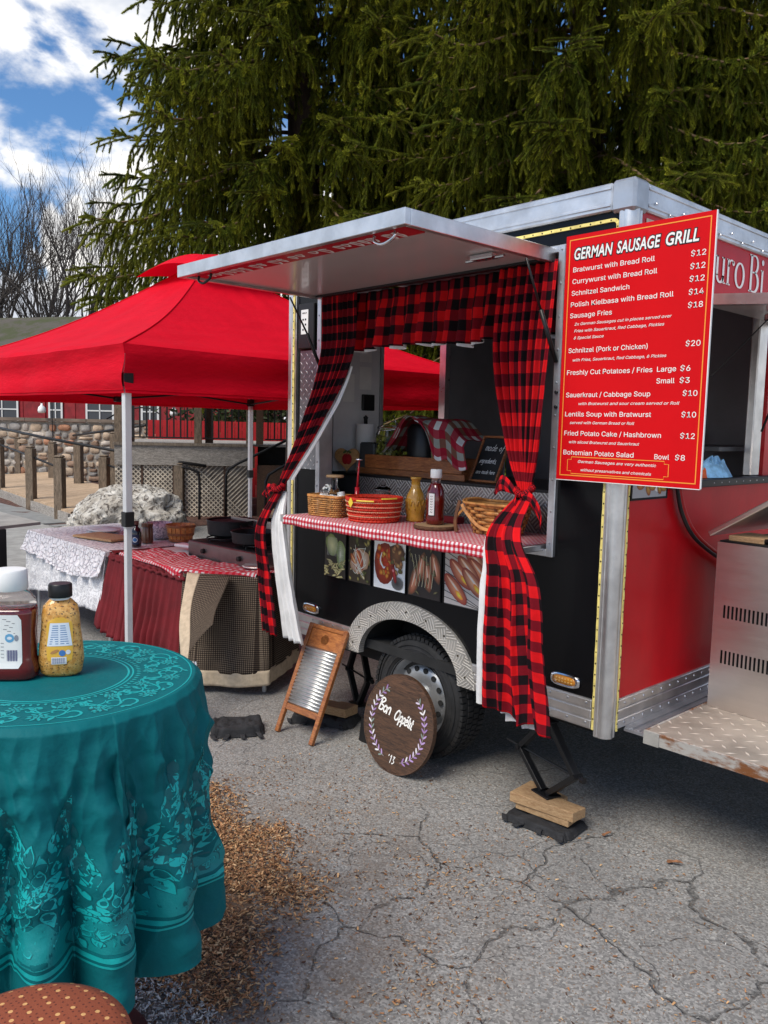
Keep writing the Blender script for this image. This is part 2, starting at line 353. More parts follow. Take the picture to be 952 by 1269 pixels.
    def grid(s, fn, nu, nv, closed_u=False, uvf=None):
        """fn(u,v)->point, u,v in 0..1"""
        vs = []; uv = []
        for j in range(nv + 1):
            for i in range(nu + (0 if closed_u else 1)):
                u, v = i / nu, j / nv
                vs.append(tuple(fn(u, v))); uv.append(uvf(u, v) if uvf else (u, v))
        row = nu + (0 if closed_u else 1); fs = []
        for j in range(nv):
            for i in range(nu):
                k = (i + 1) % row if closed_u else i + 1
                fs.append((j * row + i, j * row + k, (j + 1) * row + k, (j + 1) * row + i))
        return s.add(vs, fs, uv)
    def prism(s, poly, a0, a1, plane='xz'):
        """outline extruded along the remaining axis"""
        def m(p, a): return (p[0], a, p[1]) if plane == 'xz' else ((p[0], p[1], a) if plane == 'xy' else (a, p[0], p[1]))
        n = len(poly); vs = [m(p, a0) for p in poly] + [m(p, a1) for p in poly]
        fs = [tuple(range(n)), tuple(range(n, 2 * n))[::-1]] + [(k, n + k, n + (k + 1) % n, (k + 1) % n) for k in range(n)]
        return s.add(vs, fs, [tuple(p) for p in poly] * 2)
    def build(s, name, m, parent=None, smooth=False, kind=None, bevel=0.0, solid=0.0, auto=None, fixn=True):
        me = bpy.data.meshes.new(name); me.from_pydata(s.v, [], s.f)
        uvl = me.uv_layers.new(name='UVMap')
        li = np.empty(len(me.loops), dtype=np.int32); me.loops.foreach_get('vertex_index', li)
        if len(s.uv) == len(s.v) and len(li):
            ua = np.array([(u[0], u[1]) for u in s.uv], dtype=np.float32); uvl.data.foreach_set('uv', ua[li].ravel())
        if s.has_col:
            ca = me.color_attributes.new('Col', 'FLOAT_COLOR', 'POINT')
            ca.data.foreach_set('color', np.array(s.col, dtype=np.float32).ravel())
        if fixn:
            import bmesh
            bm = bmesh.new(); bm.from_mesh(me); bmesh.ops.recalc_face_normals(bm, faces=bm.faces); bm.to_mesh(me); bm.free()
        me.materials.append(m)
        if smooth:
            me.polygons.foreach_set('use_smooth', [True] * len(me.polygons))
            if auto: me.set_sharp_from_angle(angle=radians(auto))
        me.update()
        o = bpy.data.objects.new(name, me); COL.objects.link(o)
        if parent is not None: o.parent = parent
        if kind: o['kind'] = kind
        if bevel:
            b = o.modifiers.new('bevel', 'BEVEL'); b.width = bevel; b.segments = 2; b.limit_method = 'ANGLE'
        if solid:
            q = o.modifiers.new('solid', 'SOLIDIFY'); q.thickness = solid; q.offset = 0
        return o

def thing(name, label, cat, loc=(0, 0, 0), rz=0.0, group=None):
    o = bpy.data.objects.new(name, None); COL.objects.link(o); o.location = loc; o.rotation_euler = (0, 0, rz)
    o.empty_display_size = 0.1; return tag(o, label, cat, group)
def tag(o, label, cat, group=None):
    o['label'] = label; o['category'] = cat
    if group: o['group'] = group
    return o
def dup(o, parent=None):
    c = o.copy(); COL.objects.link(c)
    if parent is not None: c.parent = parent
    for ch in [x for x in bpy.data.objects if x.parent == o]: dup(ch, c)
    return c
def fbm(x, y, z=0.0, s=1.0): return mnoise.fractal(Vector((x * s, y * s, z * s)), 1.0, 2.0, 4)
def lerp(a, b, t): return a + (b - a) * t
def smooth(t): t = min(1, max(0, t)); return t * t * (3 - 2 * t)
def curve_pts(P, n=8):
    """Catmull-Rom through points"""
    P = [Vector(p) for p in P]; out = []
    for i in range(len(P) - 1):
        p0 = P[max(i - 1, 0)]; p1 = P[i]; p2 = P[i + 1]; p3 = P[min(i + 2, len(P) - 1)]
        for k in range(n):
            t = k / n; out.append(0.5 * ((2 * p1) + (p2 - p0) * t + (2 * p0 - 5 * p1 + 4 * p2 - p3) * t * t + (-p0 + 3 * p1 - 3 * p2 + p3) * t ** 3))
    out.append(P[-1]); return out

try: FONT = bpy.data.fonts.load(bpy.utils.system_resource('DATAFILES') + '/fonts/Inter.woff2')
except Exception: FONT = None
class Frame:
    """a flat print surface: origin, right, up, normal"""
    def __init__(s, o, ex, ey): s.o = Vector(o); s.ex = Vector(ex); s.ey = Vector(ey); s.n = s.ex.cross(s.ey).normalized()
    def p(s, u, v, h=0.0): return s.o + s.ex * u + s.ey * v + s.n * h
def ppoly(mb, F, pts, col, h):
    mb.add([F(u, v, h) if callable(F) else F.p(u, v, h) for u, v in pts], [tuple(range(len(pts)))], None, col)
def pblob(mb, F, cx, cy, rx, ry, rot, col, h, n=14, edge=None, wob=0.0, seed=0):
    pts = []
    for k in range(n):
        a = 2 * pi * k / n; rr = 1 + wob * mnoise.noise(Vector((cos(a) * 1.3 + seed, sin(a) * 1.3, seed * .7)))
        x, y = rx * rr * cos(a), ry * rr * sin(a)
        pts.append((cx + x * cos(rot) - y * sin(rot), cy + x * sin(rot) + y * cos(rot)))
    pp = lambda u, v: (F(u, v, h) if callable(F) else F.p(u, v, h))
    b = len(mb.v); mb.has_col = True
    mb.v += [tuple(pp(cx, cy))] + [tuple(pp(*q)) for q in pts]; mb.uv += [(0, 0)] * (n + 1)
    mb.col += [(*col, 1)] + [(*(edge or col), 1)] * n
    mb.f += [(b, b + 1 + k, b + 1 + (k + 1) % n) for k in range(n)]
def pstroke(mb, F, pts, wd, col, h, taper=False):
    P2 = [Vector((p[0], p[1], 0)) for p in pts]; n = len(P2); vs = []
    pp = lambda u, v: (F(u, v, h) if callable(F) else F.p(u, v, h))
    for i, p in enumerate(P2):
        d = P2[min(i + 1, n - 1)] - P2[max(i - 1, 0)]
        if d.length < 1e-9: d = Vector((1, 0, 0))
        d.normalize(); nn = Vector((-d.y, d.x, 0)); ww = wd / 2 * ((0.35 + 0.65 * sin(pi * min(1, max(0.0, i / (n - 1))))) if taper else 1)
        a = p + nn * ww; b = p - nn * ww; vs += [pp(a.x, a.y), pp(b.x, b.y)]
    mb.add(vs, [(2 * i, 2 * i + 1, 2 * i + 3, 2 * i + 2) for i in range(n - 1)], None, col)

def text_mb(txt, F, x0, x1, y, size, h=0.001, bold=0.0, shear=0.0, thick=0.0, mb=None, fit=True, spacing=1.0, font=True):
    cu = bpy.data.curves.new('t', 'FONT'); cu.body = txt; cu.size = 1.0; cu.offset = bold; cu.shear = shear; cu.extrude = 0; cu.resolution_u = 3
    if FONT and font: cu.font = FONT
    cu.space_character = spacing
    o = bpy.data.objects.new('t', cu); COL.objects.link(o)
    dg = bpy.context.evaluated_depsgraph_get(); me = bpy.data.meshes.new_from_object(o.evaluated_get(dg))
    mb = mb or MB()
    if len(me.vertices):
        xs = [v.co.x for v in me.vertices]; xa, xb = min(xs), max(xs)
        sx = (x1 - x0) / (xb - xa) if fit and x1 is not None else size
        mb.add([F.p(x0 + (v.co.x - xa) * sx, y + v.co.y * size, h) for v in me.vertices], [tuple(p.vertices) for p in me.polygons])
    bpy.data.objects.remove(o); bpy.data.meshes.remove(me); bpy.data.curves.remove(cu)
    return mb

# ================================================================ GROUND
def asphalt_fn(g, co, P):
    v = co.outputs['Object']
    vor = g.n('ShaderNodeTexVoronoi', {'Vector': g.n('ShaderNodeVectorMath', {0: v, 1: g.n('ShaderNodeVectorMath', {0: g.n('ShaderNodeTexNoise', {'Vector': v, 'Scale': 60.0, 'Detail': 2.0}).outputs[1], 1: (0.012, 0.012, 0.0)}, operation='MULTIPLY').outputs[0]}, operation='ADD').outputs[0], 'Scale': 150.0, 'Randomness': 1.0})
    ed = g.n('ShaderNodeTexVoronoi', {'Vector': v, 'Scale': 150.0}, feature='DISTANCE_TO_EDGE').outputs[0]
    sepc = g.n('ShaderNodeSeparateColor', {0: vor.outputs['Color']})
    stone = g.ramp(sepc.outputs[0], 0.05, 0.95)
    big = g.noise(v, 1.3, 6, 0.62); mid = g.noise(v, 9, 5, 0.6); fine = g.noise(v, 240, 3, 0.6)
    base = g.mix(stone, (0.165, 0.160, 0.153), (0.320, 0.310, 0.295))
    base = g.mix(g.m('GREATER_THAN', sepc.outputs[1], 0.95), base, (0.40, 0.39, 0.365))
    base = g.mix(g.m('MULTIPLY', g.m('GREATER_THAN', sepc.outputs[2], 0.95), 0.8), base, (0.22, 0.13, 0.07))
    base = g.mix(g.m('SUBTRACT', 1.0, g.ramp(ed, 0.0, 0.0012)), base, (0.055, 0.052, 0.048))
    base = g.mix(g.m('MULTIPLY', g.ramp(big, 0.40, 0.70), 0.40), base, (0.105, 0.101, 0.096))
    base = g.mix(g.m('MULTIPLY', g.ramp(mid, 0.55, 0.75), 0.25), base, (0.20, 0.19, 0.18))
    # cracks: warped cells, only in worn areas
    wv = g.n('ShaderNodeVectorMath', {0: v, 1: g.n('ShaderNodeVectorMath', {0: g.n('ShaderNodeTexNoise', {'Vector': v, 'Scale': 2.6, 'Detail': 4.0, 'Roughness': 0.5}).outputs[1], 1: (0.42, 0.42, 0.0)}, operation='MULTIPLY').outputs[0]}, operation='ADD').outputs[0]
    c1 = g.n('ShaderNodeTexVoronoi', {'Vector': wv, 'Scale': 1.55}, feature='DISTANCE_TO_EDGE').outputs[0]
    c2 = g.n('ShaderNodeTexVoronoi', {'Vector': wv, 'Scale': 3.7}, feature='DISTANCE_TO_EDGE').outputs[0]
    br = g.noise(v, 14, 5, 0.7)
    k1 = g.m('MULTIPLY', g.m('SUBTRACT', 1.0, g.ramp(c1, 0.002, 0.011)), g.m('MULTIPLY', g.ramp(br, 0.38, 0.56), g.m('SUBTRACT', 1.0, g.ramp(g.n('ShaderNodeVectorMath', {0: v, 1: (0.15, -0.75, 0.0)}, operation='DISTANCE').outputs['Value'], 0.75, 1.15))))
    k2 = g.m('MULTIPLY', g.m('MULTIPLY', g.m('SUBTRACT', 1.0, g.ramp(c2, 0.003, 0.014)), g.ramp(g.noise(v, 1.1, 3), 0.48, 0.56)), g.ramp(br, 0.42, 0.58))
    cr = g.m('MAXIMUM', k1, g.m('MULTIPLY', k2, 0.6))
    base = g.mix(g.m('MULTIPLY', cr, 0.52), base, (0.030, 0.026, 0.022))
    # brown wash of fine mulch dust round the chip patch
    s = g.n('ShaderNodeSeparateXYZ', {'Vector': v})
    dx = g.m('ADD', s.outputs[0], 0.75); dy = g.m('ADD', s.outputs[1], 1.55)
    dd = g.m('SQRT', g.m('ADD', g.m('MULTIPLY', dx, dx), g.m('MULTIPLY', dy, dy)))
    dm = g.m('MULTIPLY', g.m('SUBTRACT', 1.0, g.ramp(dd, 0.25, 1.5)), g.ramp(g.noise(v, 5, 7, 0.7), 0.38, 0.62))
    base = g.mix(g.m('MULTIPLY', dm, 0.5), base, (0.14, 0.085, 0.045))
    h = g.m('ADD', g.m('ADD', g.m('MULTIPLY', g.ramp(ed, 0.0, 0.004), 0.6), g.m('MULTIPLY', fine, 0.3)), g.m('MULTIPLY', cr, -2.5))
    B = g.n('ShaderNodeBump', {'Height': h, 'Strength': 1.0, 'Distance': 0.0035}); g.nt.links.new(B.outputs[0], P.inputs['Normal'])
    return base
m_asphalt = mat('worn_asphalt', rough=0.85, fn=asphalt_fn, spec=0.3)
g_ = MB(); N = 60
def gz(x, y): return -0.004 + 0.0 * x
g_.grid(lambda u, v: (lerp(-160, 60, u), lerp(-40, 180, v), -0.004), 22, 22)
g_.build('ground', m_asphalt, kind='structure')

# mulch chips and gravel ------------------------------------------------------
def chips(n, sampler, size, name, cols, rough=0.85, z=0.0, curl=0.5, pile=0.0):
    mb = MB(); V = []; F = []; C = []
    for i in range(n):
        x, y, dens = sampler()
        L = rng.uniform(*size); Wd = L * rng.uniform(0.18, 0.5); T = L * rng.uniform(.06, .18)
        a = rng.uniform(0, 2 * pi); tl = rng.normal(0, curl * 0.35); rl = rng.normal(0, curl * 0.6)
        M = Matrix.Translation((x, y, z + T * .5 + abs(tl) * L * .3 + rng.uniform(0, pile) * dens)) @ Matrix.Rotation(a, 4, 'Z') @ Matrix.Rotation(tl, 4, 'Y') @ Matrix.Rotation(rl, 4, 'X')
        b = len(V); w1 = Wd * rng.uniform(.3, 1)
        pts = [(-L / 2, -Wd / 2, -T / 2), (L / 2, -w1 / 2, -T / 2), (L / 2, w1 / 2, -T / 2), (-L / 2, Wd / 2, -T / 2), (-L * .4, -Wd / 2, T / 2), (L * .4, -w1 / 2, T / 2), (L * .4, w1 / 2, T / 2), (-L * .4, Wd / 2, T / 2)]
        V += [tuple(M @ Vector(p)) for p in pts]
        F += [(b + 4, b + 5, b + 6, b + 7), (b, b + 1, b + 5, b + 4), (b + 1, b + 2, b + 6, b + 5), (b + 2, b + 3, b + 7, b + 6), (b + 3, b, b + 4, b + 7)]
        c = cols[rng.integers(len(cols))]; k = rng.uniform(.6, 1.3); C += [(c[0] * k, c[1] * k, c[2] * k, 1)] * 8
    mb.v = V; mb.f = F; mb.uv = [(0, 0)] * len(V); mb.col = C; mb.has_col = True
    return mb.build(name, m_print_matt, kind='stuff', fixn=False)
def in_mulch():
    while True:
        x = rng.uniform(-1.75, 0.25); y = rng.uniform(-2.1, -0.6)
        # dense lobe from behind the tablecloth to the bottom edge, thinning towards the trailer
        d1 = math.hypot((x + 1.15) / 0.60, (y + 1.32) / 0.42); d2 = math.hypot((x + 0.56) / 0.40, (y + 1.60) / 0.25)
        d = min(d1, d2) + 0.35 * fbm(x, y, 0, 3.0)
        p = 1.0 if d < .72 else max(0.0, 1.0 - (d - .72) / .55) ** 2
        if rng.random() < p: return x, y, p
def near_mulch():
    while True:
        x = rng.uniform(-1.6, 0.9); y = rng.uniform(-1.9, 0.1)
        d = math.hypot((x + 0.7) / 1.0, (y + 1.35) / 0.7)
        if rng.random() < math.exp(-d * 1.6) * (0.25 + max(0, fbm(x, y, 4, 2.5) + .35) * 2.0): return x, y, .2
MC = [(0.36, 0.175, 0.078), (0.25, 0.115, 0.050), (0.46, 0.26, 0.12), (0.08, 0.038, 0.020), (0.46, 0.30, 0.16), (0.20, 0.095, 0.040)]
mb = MB()
pts = [(-1.05 + .44 * cos(a) * (1 + .2 * mnoise.noise(Vector((cos(a) * 2, sin(a) * 2, 0)))) + .25 * max(0, cos(a)), -1.42 + .27 * sin(a) - .14 * max(0, cos(a)) + .05 * mnoise.noise(Vector((cos(a) * 3, sin(a) * 3, 5)))) for a in np.linspace(0, 2 * pi, 50)[:-1]]
mb.add([(x, y, 0.001) for x, y in pts], [tuple(range(len(pts)))])
mb.build('mulch_bed', mat('packed_mulch', (0.13, 0.085, 0.055), 0.95, var=0.5, vs=20, bump=0.006, bs=60), kind='structure')
chips(24000, in_mulch, (0.005, 0.019), 'wood_mulch', MC, curl=0.8, pile=0.012)
chips(6500, near_mulch, (0.004, 0.015), 'scattered_mulch', MC, curl=0.5)
def in_gravel():
    while True:
        x = rng.uniform(-.75, .25); y = rng.uniform(-2.15, -1.62)
        d = math.hypot((x + .25) / .42, (y + 1.93) / .22) + .2 * fbm(x, y, 9, 4)
        if d < 1: return x, y, 1
chips(4500, in_gravel, (0.007, 0.016), 'pale_gravel', [(0.42, 0.41, 0.39), (0.28, 0.27, 0.26), (0.55, 0.54, 0.52), (0.2, 0.19, 0.18)], curl=1.2, pile=0.01)
def all_over():
    return rng.uniform(-2.0, 1.2), rng.uniform(-1.6, 0.2), 0
chips(1800, all_over, (0.004, 0.010), 'loose_grit', [(0.5, 0.48, 0.45), (0.3, 0.28, 0.26), (0.35, 0.24, 0.14), (.1, .09, .08)], curl=1.0)
# fallen leaves on the asphalt
def leaf(x, y, s, a, label):
    t = MB(); F = Frame((0, 0, 0.006), (cos(a), sin(a), 0), (-sin(a), cos(a), 0))
    pts = []
    for k in range(12):
        q = 2 * pi * k / 12; r = s * (1 + .22 * cos(3 * q)) * (.55 if k in (3, 9) else 1)
        pts.append((r * cos(q), .45 * r * sin(q)))
    vs = [F.p(u, v, 0.006 * sin(u / s * 2.2) + 0.006) for u, v in pts] + [F.p(0, 0, .001)]
    t.add(vs, [(k, (k + 1) % 12, 12) for k in range(12)])
    o = t.build('fallen_leaf', mat('dry_leaf', (0.27, 0.12, 0.055), 0.8, var=.4, vs=60), solid=0.001); o.location = (x, y, 0)
    tag(o, label, 'leaf')
leaf(0.28, .09, 0.030, .3, 'dry brown leaf lying on the asphalt below the metal platform')
leaf(-0.02, 0.08, 0.02, 1.0, 'small tan leaf on the asphalt beside the black sandbag under the jack')

# pavement, bark bed and distant ground
mb = MB(); mb.box(-26, -7.4, -2.4, 2.0, -0.03, 0.015)
mb.build('pavement', m_concrete, kind='structure')
mb = MB()
for i in range(4): mb.box(-24 + i * 4.2, -20.0 + i * 4.2 - .03, 2.02, 2.55, -0.03, 0.02)
mb.build('path', mat('path_concrete', (0.22, 0.22, 0.21), 0.9, var=.15, vs=4, bump=.002), kind='structure')
mb = MB(); mb.grid(lambda u, v: (lerp(-30, -10.2, u), lerp(2.1, 9.5, v), 0.012 + .03 * fbm(u * 20, v * 7)), 60, 30)
mb.build('bark_bed', mat('bark_bed', (0.10, 0.048, 0.035), 0.95, var=.6, vs=24, bump=0.02, bs=30), kind='structure')

# ================================================================ TREES
def shoot_mesh():
    """one needle-clad twig tip: tapered stem with three rows of fine needles, along +X, unit length"""
    r2 = np.random.default_rng(3); V = []; F = []; C = []
    n = 80
    for i in range(n):
        t = 0.02 + 0.98 * i / n; a = i * 2.399 + r2.uniform(-.2, .2); L = 0.27 * (1.0 - .15 * t) * r2.uniform(.8, 1.2)
        if t > .95: L *= 1.1
        fw = r2.uniform(.6, .85) if t < .93 else 1.5
        d = Vector((fw, cos(a) * .85, sin(a) * .85)).normalized()
        p = Vector((t, 0, 0)); q = p + d * L; side = d.cross(Vector((1, 0.1, 0))).normalized() * 0.052
        b = len(V); V += [tuple(p - side), tuple(p + side), tuple(q)]; F.append((b, b + 1, b + 2))
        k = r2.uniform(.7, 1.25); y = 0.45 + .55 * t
        C += [(0.075 * k * y, 0.092 * k * y, 0.016 * k)] * 2 + [(0.44 * k * y, 0.49 * k * y, 0.065 * k)]  # roots darkened, tips bright yellow-green: lit tips painted into the needle colour
    mb = MB(); mb.v = V; mb.f = F; mb.uv = [(0, 0)] * len(V); mb.col = [(*c, 1) for c in C]; mb.has_col = True
    mb.tube([(0, 0, 0), (.5, 0, 0), (1, 0, 0)], [.035, .032, .012], 5)
    for k in range(len(mb.col) - 15, len(mb.col)): mb.col[k] = (0.060, 0.055, 0.018, 1)
    return mb
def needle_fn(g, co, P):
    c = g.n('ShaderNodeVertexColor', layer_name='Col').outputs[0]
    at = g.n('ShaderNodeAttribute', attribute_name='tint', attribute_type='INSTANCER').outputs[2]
    c2 = g.mix(1.0, c, (1.30, 1.15, 0.65), 'MULTIPLY'); c3 = g.mix(1.0, c, (0.50, 0.60, 0.50), 'MULTIPLY')  # c3 is a painted shade tint, c2 the brighter one towards branch tips
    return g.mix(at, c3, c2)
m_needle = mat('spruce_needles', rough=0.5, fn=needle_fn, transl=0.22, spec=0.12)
m_twig = mat('spruce_twig', (0.16, 0.10, 0.05), 0.85, var=0.4, vs=20)
def scatter_group(name, src, mat_):
    ng = bpy.data.node_groups.new(name, 'GeometryNodeTree')
    ng.interface.new_socket('Geometry', in_out='INPUT', socket_type='NodeSocketGeometry'); ng.interface.new_socket('Geometry', in_out='OUTPUT', socket_type='NodeSocketGeometry')
    N_ = ng.nodes; L = ng.links
    gi = N_.new('NodeGroupInput'); go = N_.new('NodeGroupOutput')
    oi = N_.new('GeometryNodeObjectInfo'); oi.inputs[0].default_value = src; oi.transform_space = 'ORIGINAL'; oi.inputs[1].default_value = True
    ip = N_.new('GeometryNodeInstanceOnPoints')
    ar = N_.new('GeometryNodeInputNamedAttribute'); ar.data_type = 'FLOAT_VECTOR'; ar.inputs[0].default_value = 'rot'
    asc = N_.new('GeometryNodeInputNamedAttribute'); asc.data_type = 'FLOAT'; asc.inputs[0].default_value = 'siz'
    e2r = N_.new('FunctionNodeEulerToRotation')
    L.new(gi.outputs[0], ip.inputs['Points']); L.new(oi.outputs['Geometry'], ip.inputs['Instance'])
    L.new(ar.outputs[0], e2r.inputs[0]); L.new(e2r.outputs[0], ip.inputs['Rotation']); L.new(asc.outputs[0], ip.inputs['Scale'])
    L.new(ip.outputs[0], go.inputs[0]); return ng
SHOOT = {'src': None, 'ng': None}
def spruce(name, base, H, R0, label, seed, view_from, zmin=1.6, dens=1.0, shoot_len=0.17):
    rs = np.random.default_rng(seed); t = thing(name, label, 'spruce tree', base, group='tall dark spruces behind the food trailer')
    tr = MB(); prof = [(0, 0, 0)]
    tr.tube([(0.1 * sin(z * .4), 0.08 * cos(z * .5), z) for z in np.linspace(0, H, 14)], list(np.linspace(.34, .03, 14)), 12)
    tr.build('trunk', m_bark, t, smooth=True)
    if SHOOT['src'] is None:
        so = shoot_mesh().build('shoot', m_needle, t, fixn=False); so.location = (0, 0, H - .2); so.scale = (.3, .3, .3); so.rotation_euler = (0, -1.3, 0)
        SHOOT['src'] = so; SHOOT['ng'] = scatter_group('scatter_shoots', so, m_needle)
    Pp = []; Rr = []; Ss = []; Tt = []
    limbs = MB()
    vf = Vector((view_from[0] - base[0], view_from[1] - base[1], 0)).normalized()
    def put(p, d, s, tint):
        d = d.normalized(); yaw = math.atan2(d.y, d.x); pit = -math.asin(max(-1, min(1, d.z)))
        Pp.append(tuple(p)); Rr.append((rs.uniform(0, 6.28), pit, yaw)); Ss.append(s); Tt.append(tint)
    z = zmin
    while z < H - .3:
        visible = z < 9.0
        nb = int((10 if visible else 4) * dens)
        ph = rs.uniform(0, 6.28)
        for k in range(nb):
            a = ph + 2 * pi * k / nb + rs.uniform(-.3, .3); da = Vector((cos(a), sin(a), 0))
            front = da.dot(vf)
            if front < -0.45 and rs.random() < .7: continue
            L = R0 * (1 - (z / H)) ** .75 * rs.uniform(.78, 1.15)
            if L < .5: L = .5
            zz = z + rs.uniform(-.2, .2)
            up = 0.35 - .5 * (1 - z / H); pts = []; cur = Vector((0, 0, zz)); n = 9
            wob = rs.uniform(-.25, .25)
            for i in range(n + 1):
                q = i / n; sl = up - .55 * sin(q * pi * .85) + 1.7 * max(0, q - .66)
                pts.append(cur.copy()); dirv = (da + Vector((-da.y, da.x, 0)) * wob * q).normalized()
                cur = cur + (dirv + Vector((0, 0, sl))).normalized() * (L / n)
            limbs.tube(pts, [lerp(.034, .006, i / n) * (L / R0 + .3) for i in range(n + 1)], 5, caps=False)
            tintb = rs.uniform(.15, .6)
            # branchlets: sideways near the tip, hanging curtains below
            nsec = max(6, int(L / 0.105 * (1.0 if visible else .4)))
            for j in range(nsec):
                q = .16 + .84 * (j + rs.random()) / nsec; fi = min(n - 1e-3, q * n); i0 = int(fi); p = pts[i0].lerp(pts[i0 + 1], fi - i0)
                ax = (pts[i0 + 1] - pts[i0]).normalized(); side = Vector((-ax.y, ax.x, 0)).normalized() * (1 if (j % 2) else -1)
                if front < -.2 and rs.random() < .5: continue
                bl = (.30 + .75 * sin(pi * min(1, q * .95)) * rs.uniform(.5, 1.1)) * min(1.0, L / 2.2)
                cur2 = p.copy(); m = max(3, int(bl / .085)); d = (side * .8 + ax * .75 + Vector((0, 0, -.05))).normalized(); path = []
                for i in range(m):
                    path.append(cur2.copy()); tt = (i + 1) / m
                    d = (d + Vector((rs.normal(0, .08), rs.normal(0, .08), -.26 - .22 * (1 - q)))).normalized() if q < .93 else (d + Vector((0, 0, -.06))).normalized()
                    cur2 = cur2 + d * (bl / m)
                path.append(cur2.copy())
                if visible and front > -.2: limbs.tube(path[::2] + [path[-1]] if len(path) % 2 == 0 else path[::2], .006, 3, caps=False)
                for i in range(1, len(path)):
                    dd = (path[i] - path[i - 1]).normalized(); tip = i == len(path) - 1
                    tint = min(1, max(0, tintb + rs.uniform(-.25, .25) + (.3 if tip else 0)))
                    put(path[i - 1], dd, shoot_len * rs.uniform(.75, 1.05), tint)
                    if visible and rs.random() < .82:
                        sd = dd.cross(Vector((rs.normal(), rs.normal(), .3))).normalized()
                        put(path[i - 1], dd * .75 + sd * .7 + Vector((0, 0, -.35)), shoot_len * rs.uniform(.6, .95), tint)
            for i in range(3, n):   # along the limb itself
                put(pts[i], (pts[i + 1] - pts[i]) + Vector((0, 0, .02)), shoot_len * 1.1, tintb + .2)
                for sg in (-1, 1): put(pts[i], (pts[i + 1] - pts[i]).normalized() + Vector((-da.y, da.x, 0)) * sg * .9, shoot_len, tintb + .1)
        z += 0.30 if visible else .55
    limbs.build('limb', m_twig, t, smooth=True, fixn=False, kind='stuff')
    me = bpy.data.meshes.new('crown'); me.from_pydata(Pp, [], [])
    for nm, ty, dat in (('rot', 'FLOAT_VECTOR', np.array(Rr, np.float32).ravel()), ('siz', 'FLOAT', np.array(Ss, np.float32)), ('tint', 'FLOAT', np.array(Tt, np.float32))):
        at = me.attributes.new(nm, ty, 'POINT'); at.data.foreach_set('vector' if ty == 'FLOAT_VECTOR' else 'value', dat)
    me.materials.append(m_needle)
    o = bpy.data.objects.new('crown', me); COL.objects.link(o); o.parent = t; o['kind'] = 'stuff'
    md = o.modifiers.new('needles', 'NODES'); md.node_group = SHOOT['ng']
    return t
CAM = (1.745, -2.88)
spruce('spruce_tree', (-8.6, 4.9, 0), 17, 3.9, 'dark green spruce standing against the sky left of the awning, its left side ragged', 11, CAM, zmin=3.7, shoot_len=.155)
spruce('spruce_tree', (-5.0, 6.9, 0), 18, 4.1, 'spruce behind the trailer roof with yellow green hanging branch tips', 12, CAM, zmin=2.2, shoot_len=.145)
spruce('spruce_tree', (-1.9, 9.4, 0), 18, 4.3, 'spruce at the far right behind the menu board and red end wall', 13, CAM, zmin=2.4, shoot_len=.145)
spruce('spruce_tree', (-9.2, 9.6, 0), 17, 3.8, 'shaded spruce seen in the gap between the two front spruces', 14, CAM, zmin=3.0, dens=.8, shoot_len=.20)
spruce('spruce_tree', (-5.6, 12.4, 0), 17, 3.8, 'farthest spruce hidden behind the others above the trailer', 15, CAM, dens=.8, shoot_len=.20)

def bare_tree(base, H, label, seed, lean):
    rs = np.random.default_rng(seed); t = thing('bare_tree', label, 'bare tree', base, group='leafless trees beyond the tent')
    trunk = MB(); br = MB()
    def grow(p, d, L, r, lev):
        n = 6; pts = [p.copy()]; dd = d.copy()
        for i in range(n):
            dd = (dd + Vector((rs.normal(0, .10), rs.normal(0, .10), .07 if lev else .03))).normalized(); p = p + dd * L / n; pts.append(p.copy())
        (trunk if lev == 0 else br).tube(pts, [lerp(r, r * .5, i / n) for i in range(n + 1)], 7 if lev < 2 else 4 if lev < 3 else 3, caps=False)
        if lev >= 5 or r < .0035: return
        k = 3 if lev < 4 else 3
        for i in range(k + (1 if lev in (1, 2) else 0)):
            q = rs.uniform(.35, 1.0) if i else 1.0; idx = min(n, int(q * n)); a = rs.uniform(0, 6.28)
            o_ = dd.orthogonal(); o_.rotate(Matrix.Rotation(a, 3, dd)); nd = (dd + o_ * rs.uniform(.25, .55) + Vector((0, 0, .22))).normalized()
            grow(pts[idx], nd, L * rs.uniform(.58, .78), r * rs.uniform(.42, .58), lev + 1)
    for q_ in (0, 1, 2): grow(Vector((q_ * .3, q_ * .2, 0)), Vector((lean + .12 * (q_ - 1), .15 * (q_ - 1), 1)).normalized(), H * .33, H * .0125, 0)
    trunk.build('trunk', m_greybark, t, smooth=True, fixn=False); br.build('branches', m_greybark, t, smooth=True, fixn=False)
bare_tree((-37.0, 8.5, 0), 15.0, 'leafless tree at the left edge beyond the mossy roof', 21, .05)
bare_tree((-36.5, 11.0, 0), 16.0, 'leafless tree with an upright twin trunk second from the left edge', 22, -.03)
bare_tree((-34.5, 13.0, 0), 15.0, 'leafless tree beside the ragged left side of the spruce', 23, .06)
bare_tree((-42.0, 12.5, 0), 16, 'distant leafless tree between the other bare trees', 24, .0)

# ================================================================ TRAILER
T = thing('food_trailer', 'black and red food trailer with raised awning, plaid curtains and checked counter', 'food trailer')
XL = -2.19
def B_(name, m, *boxes, parent=T, bev=0.0, **k):
    mb = MB()
    for b in boxes: mb.box(*b, bev=bev)
    return mb.build(name, m, parent, **k)
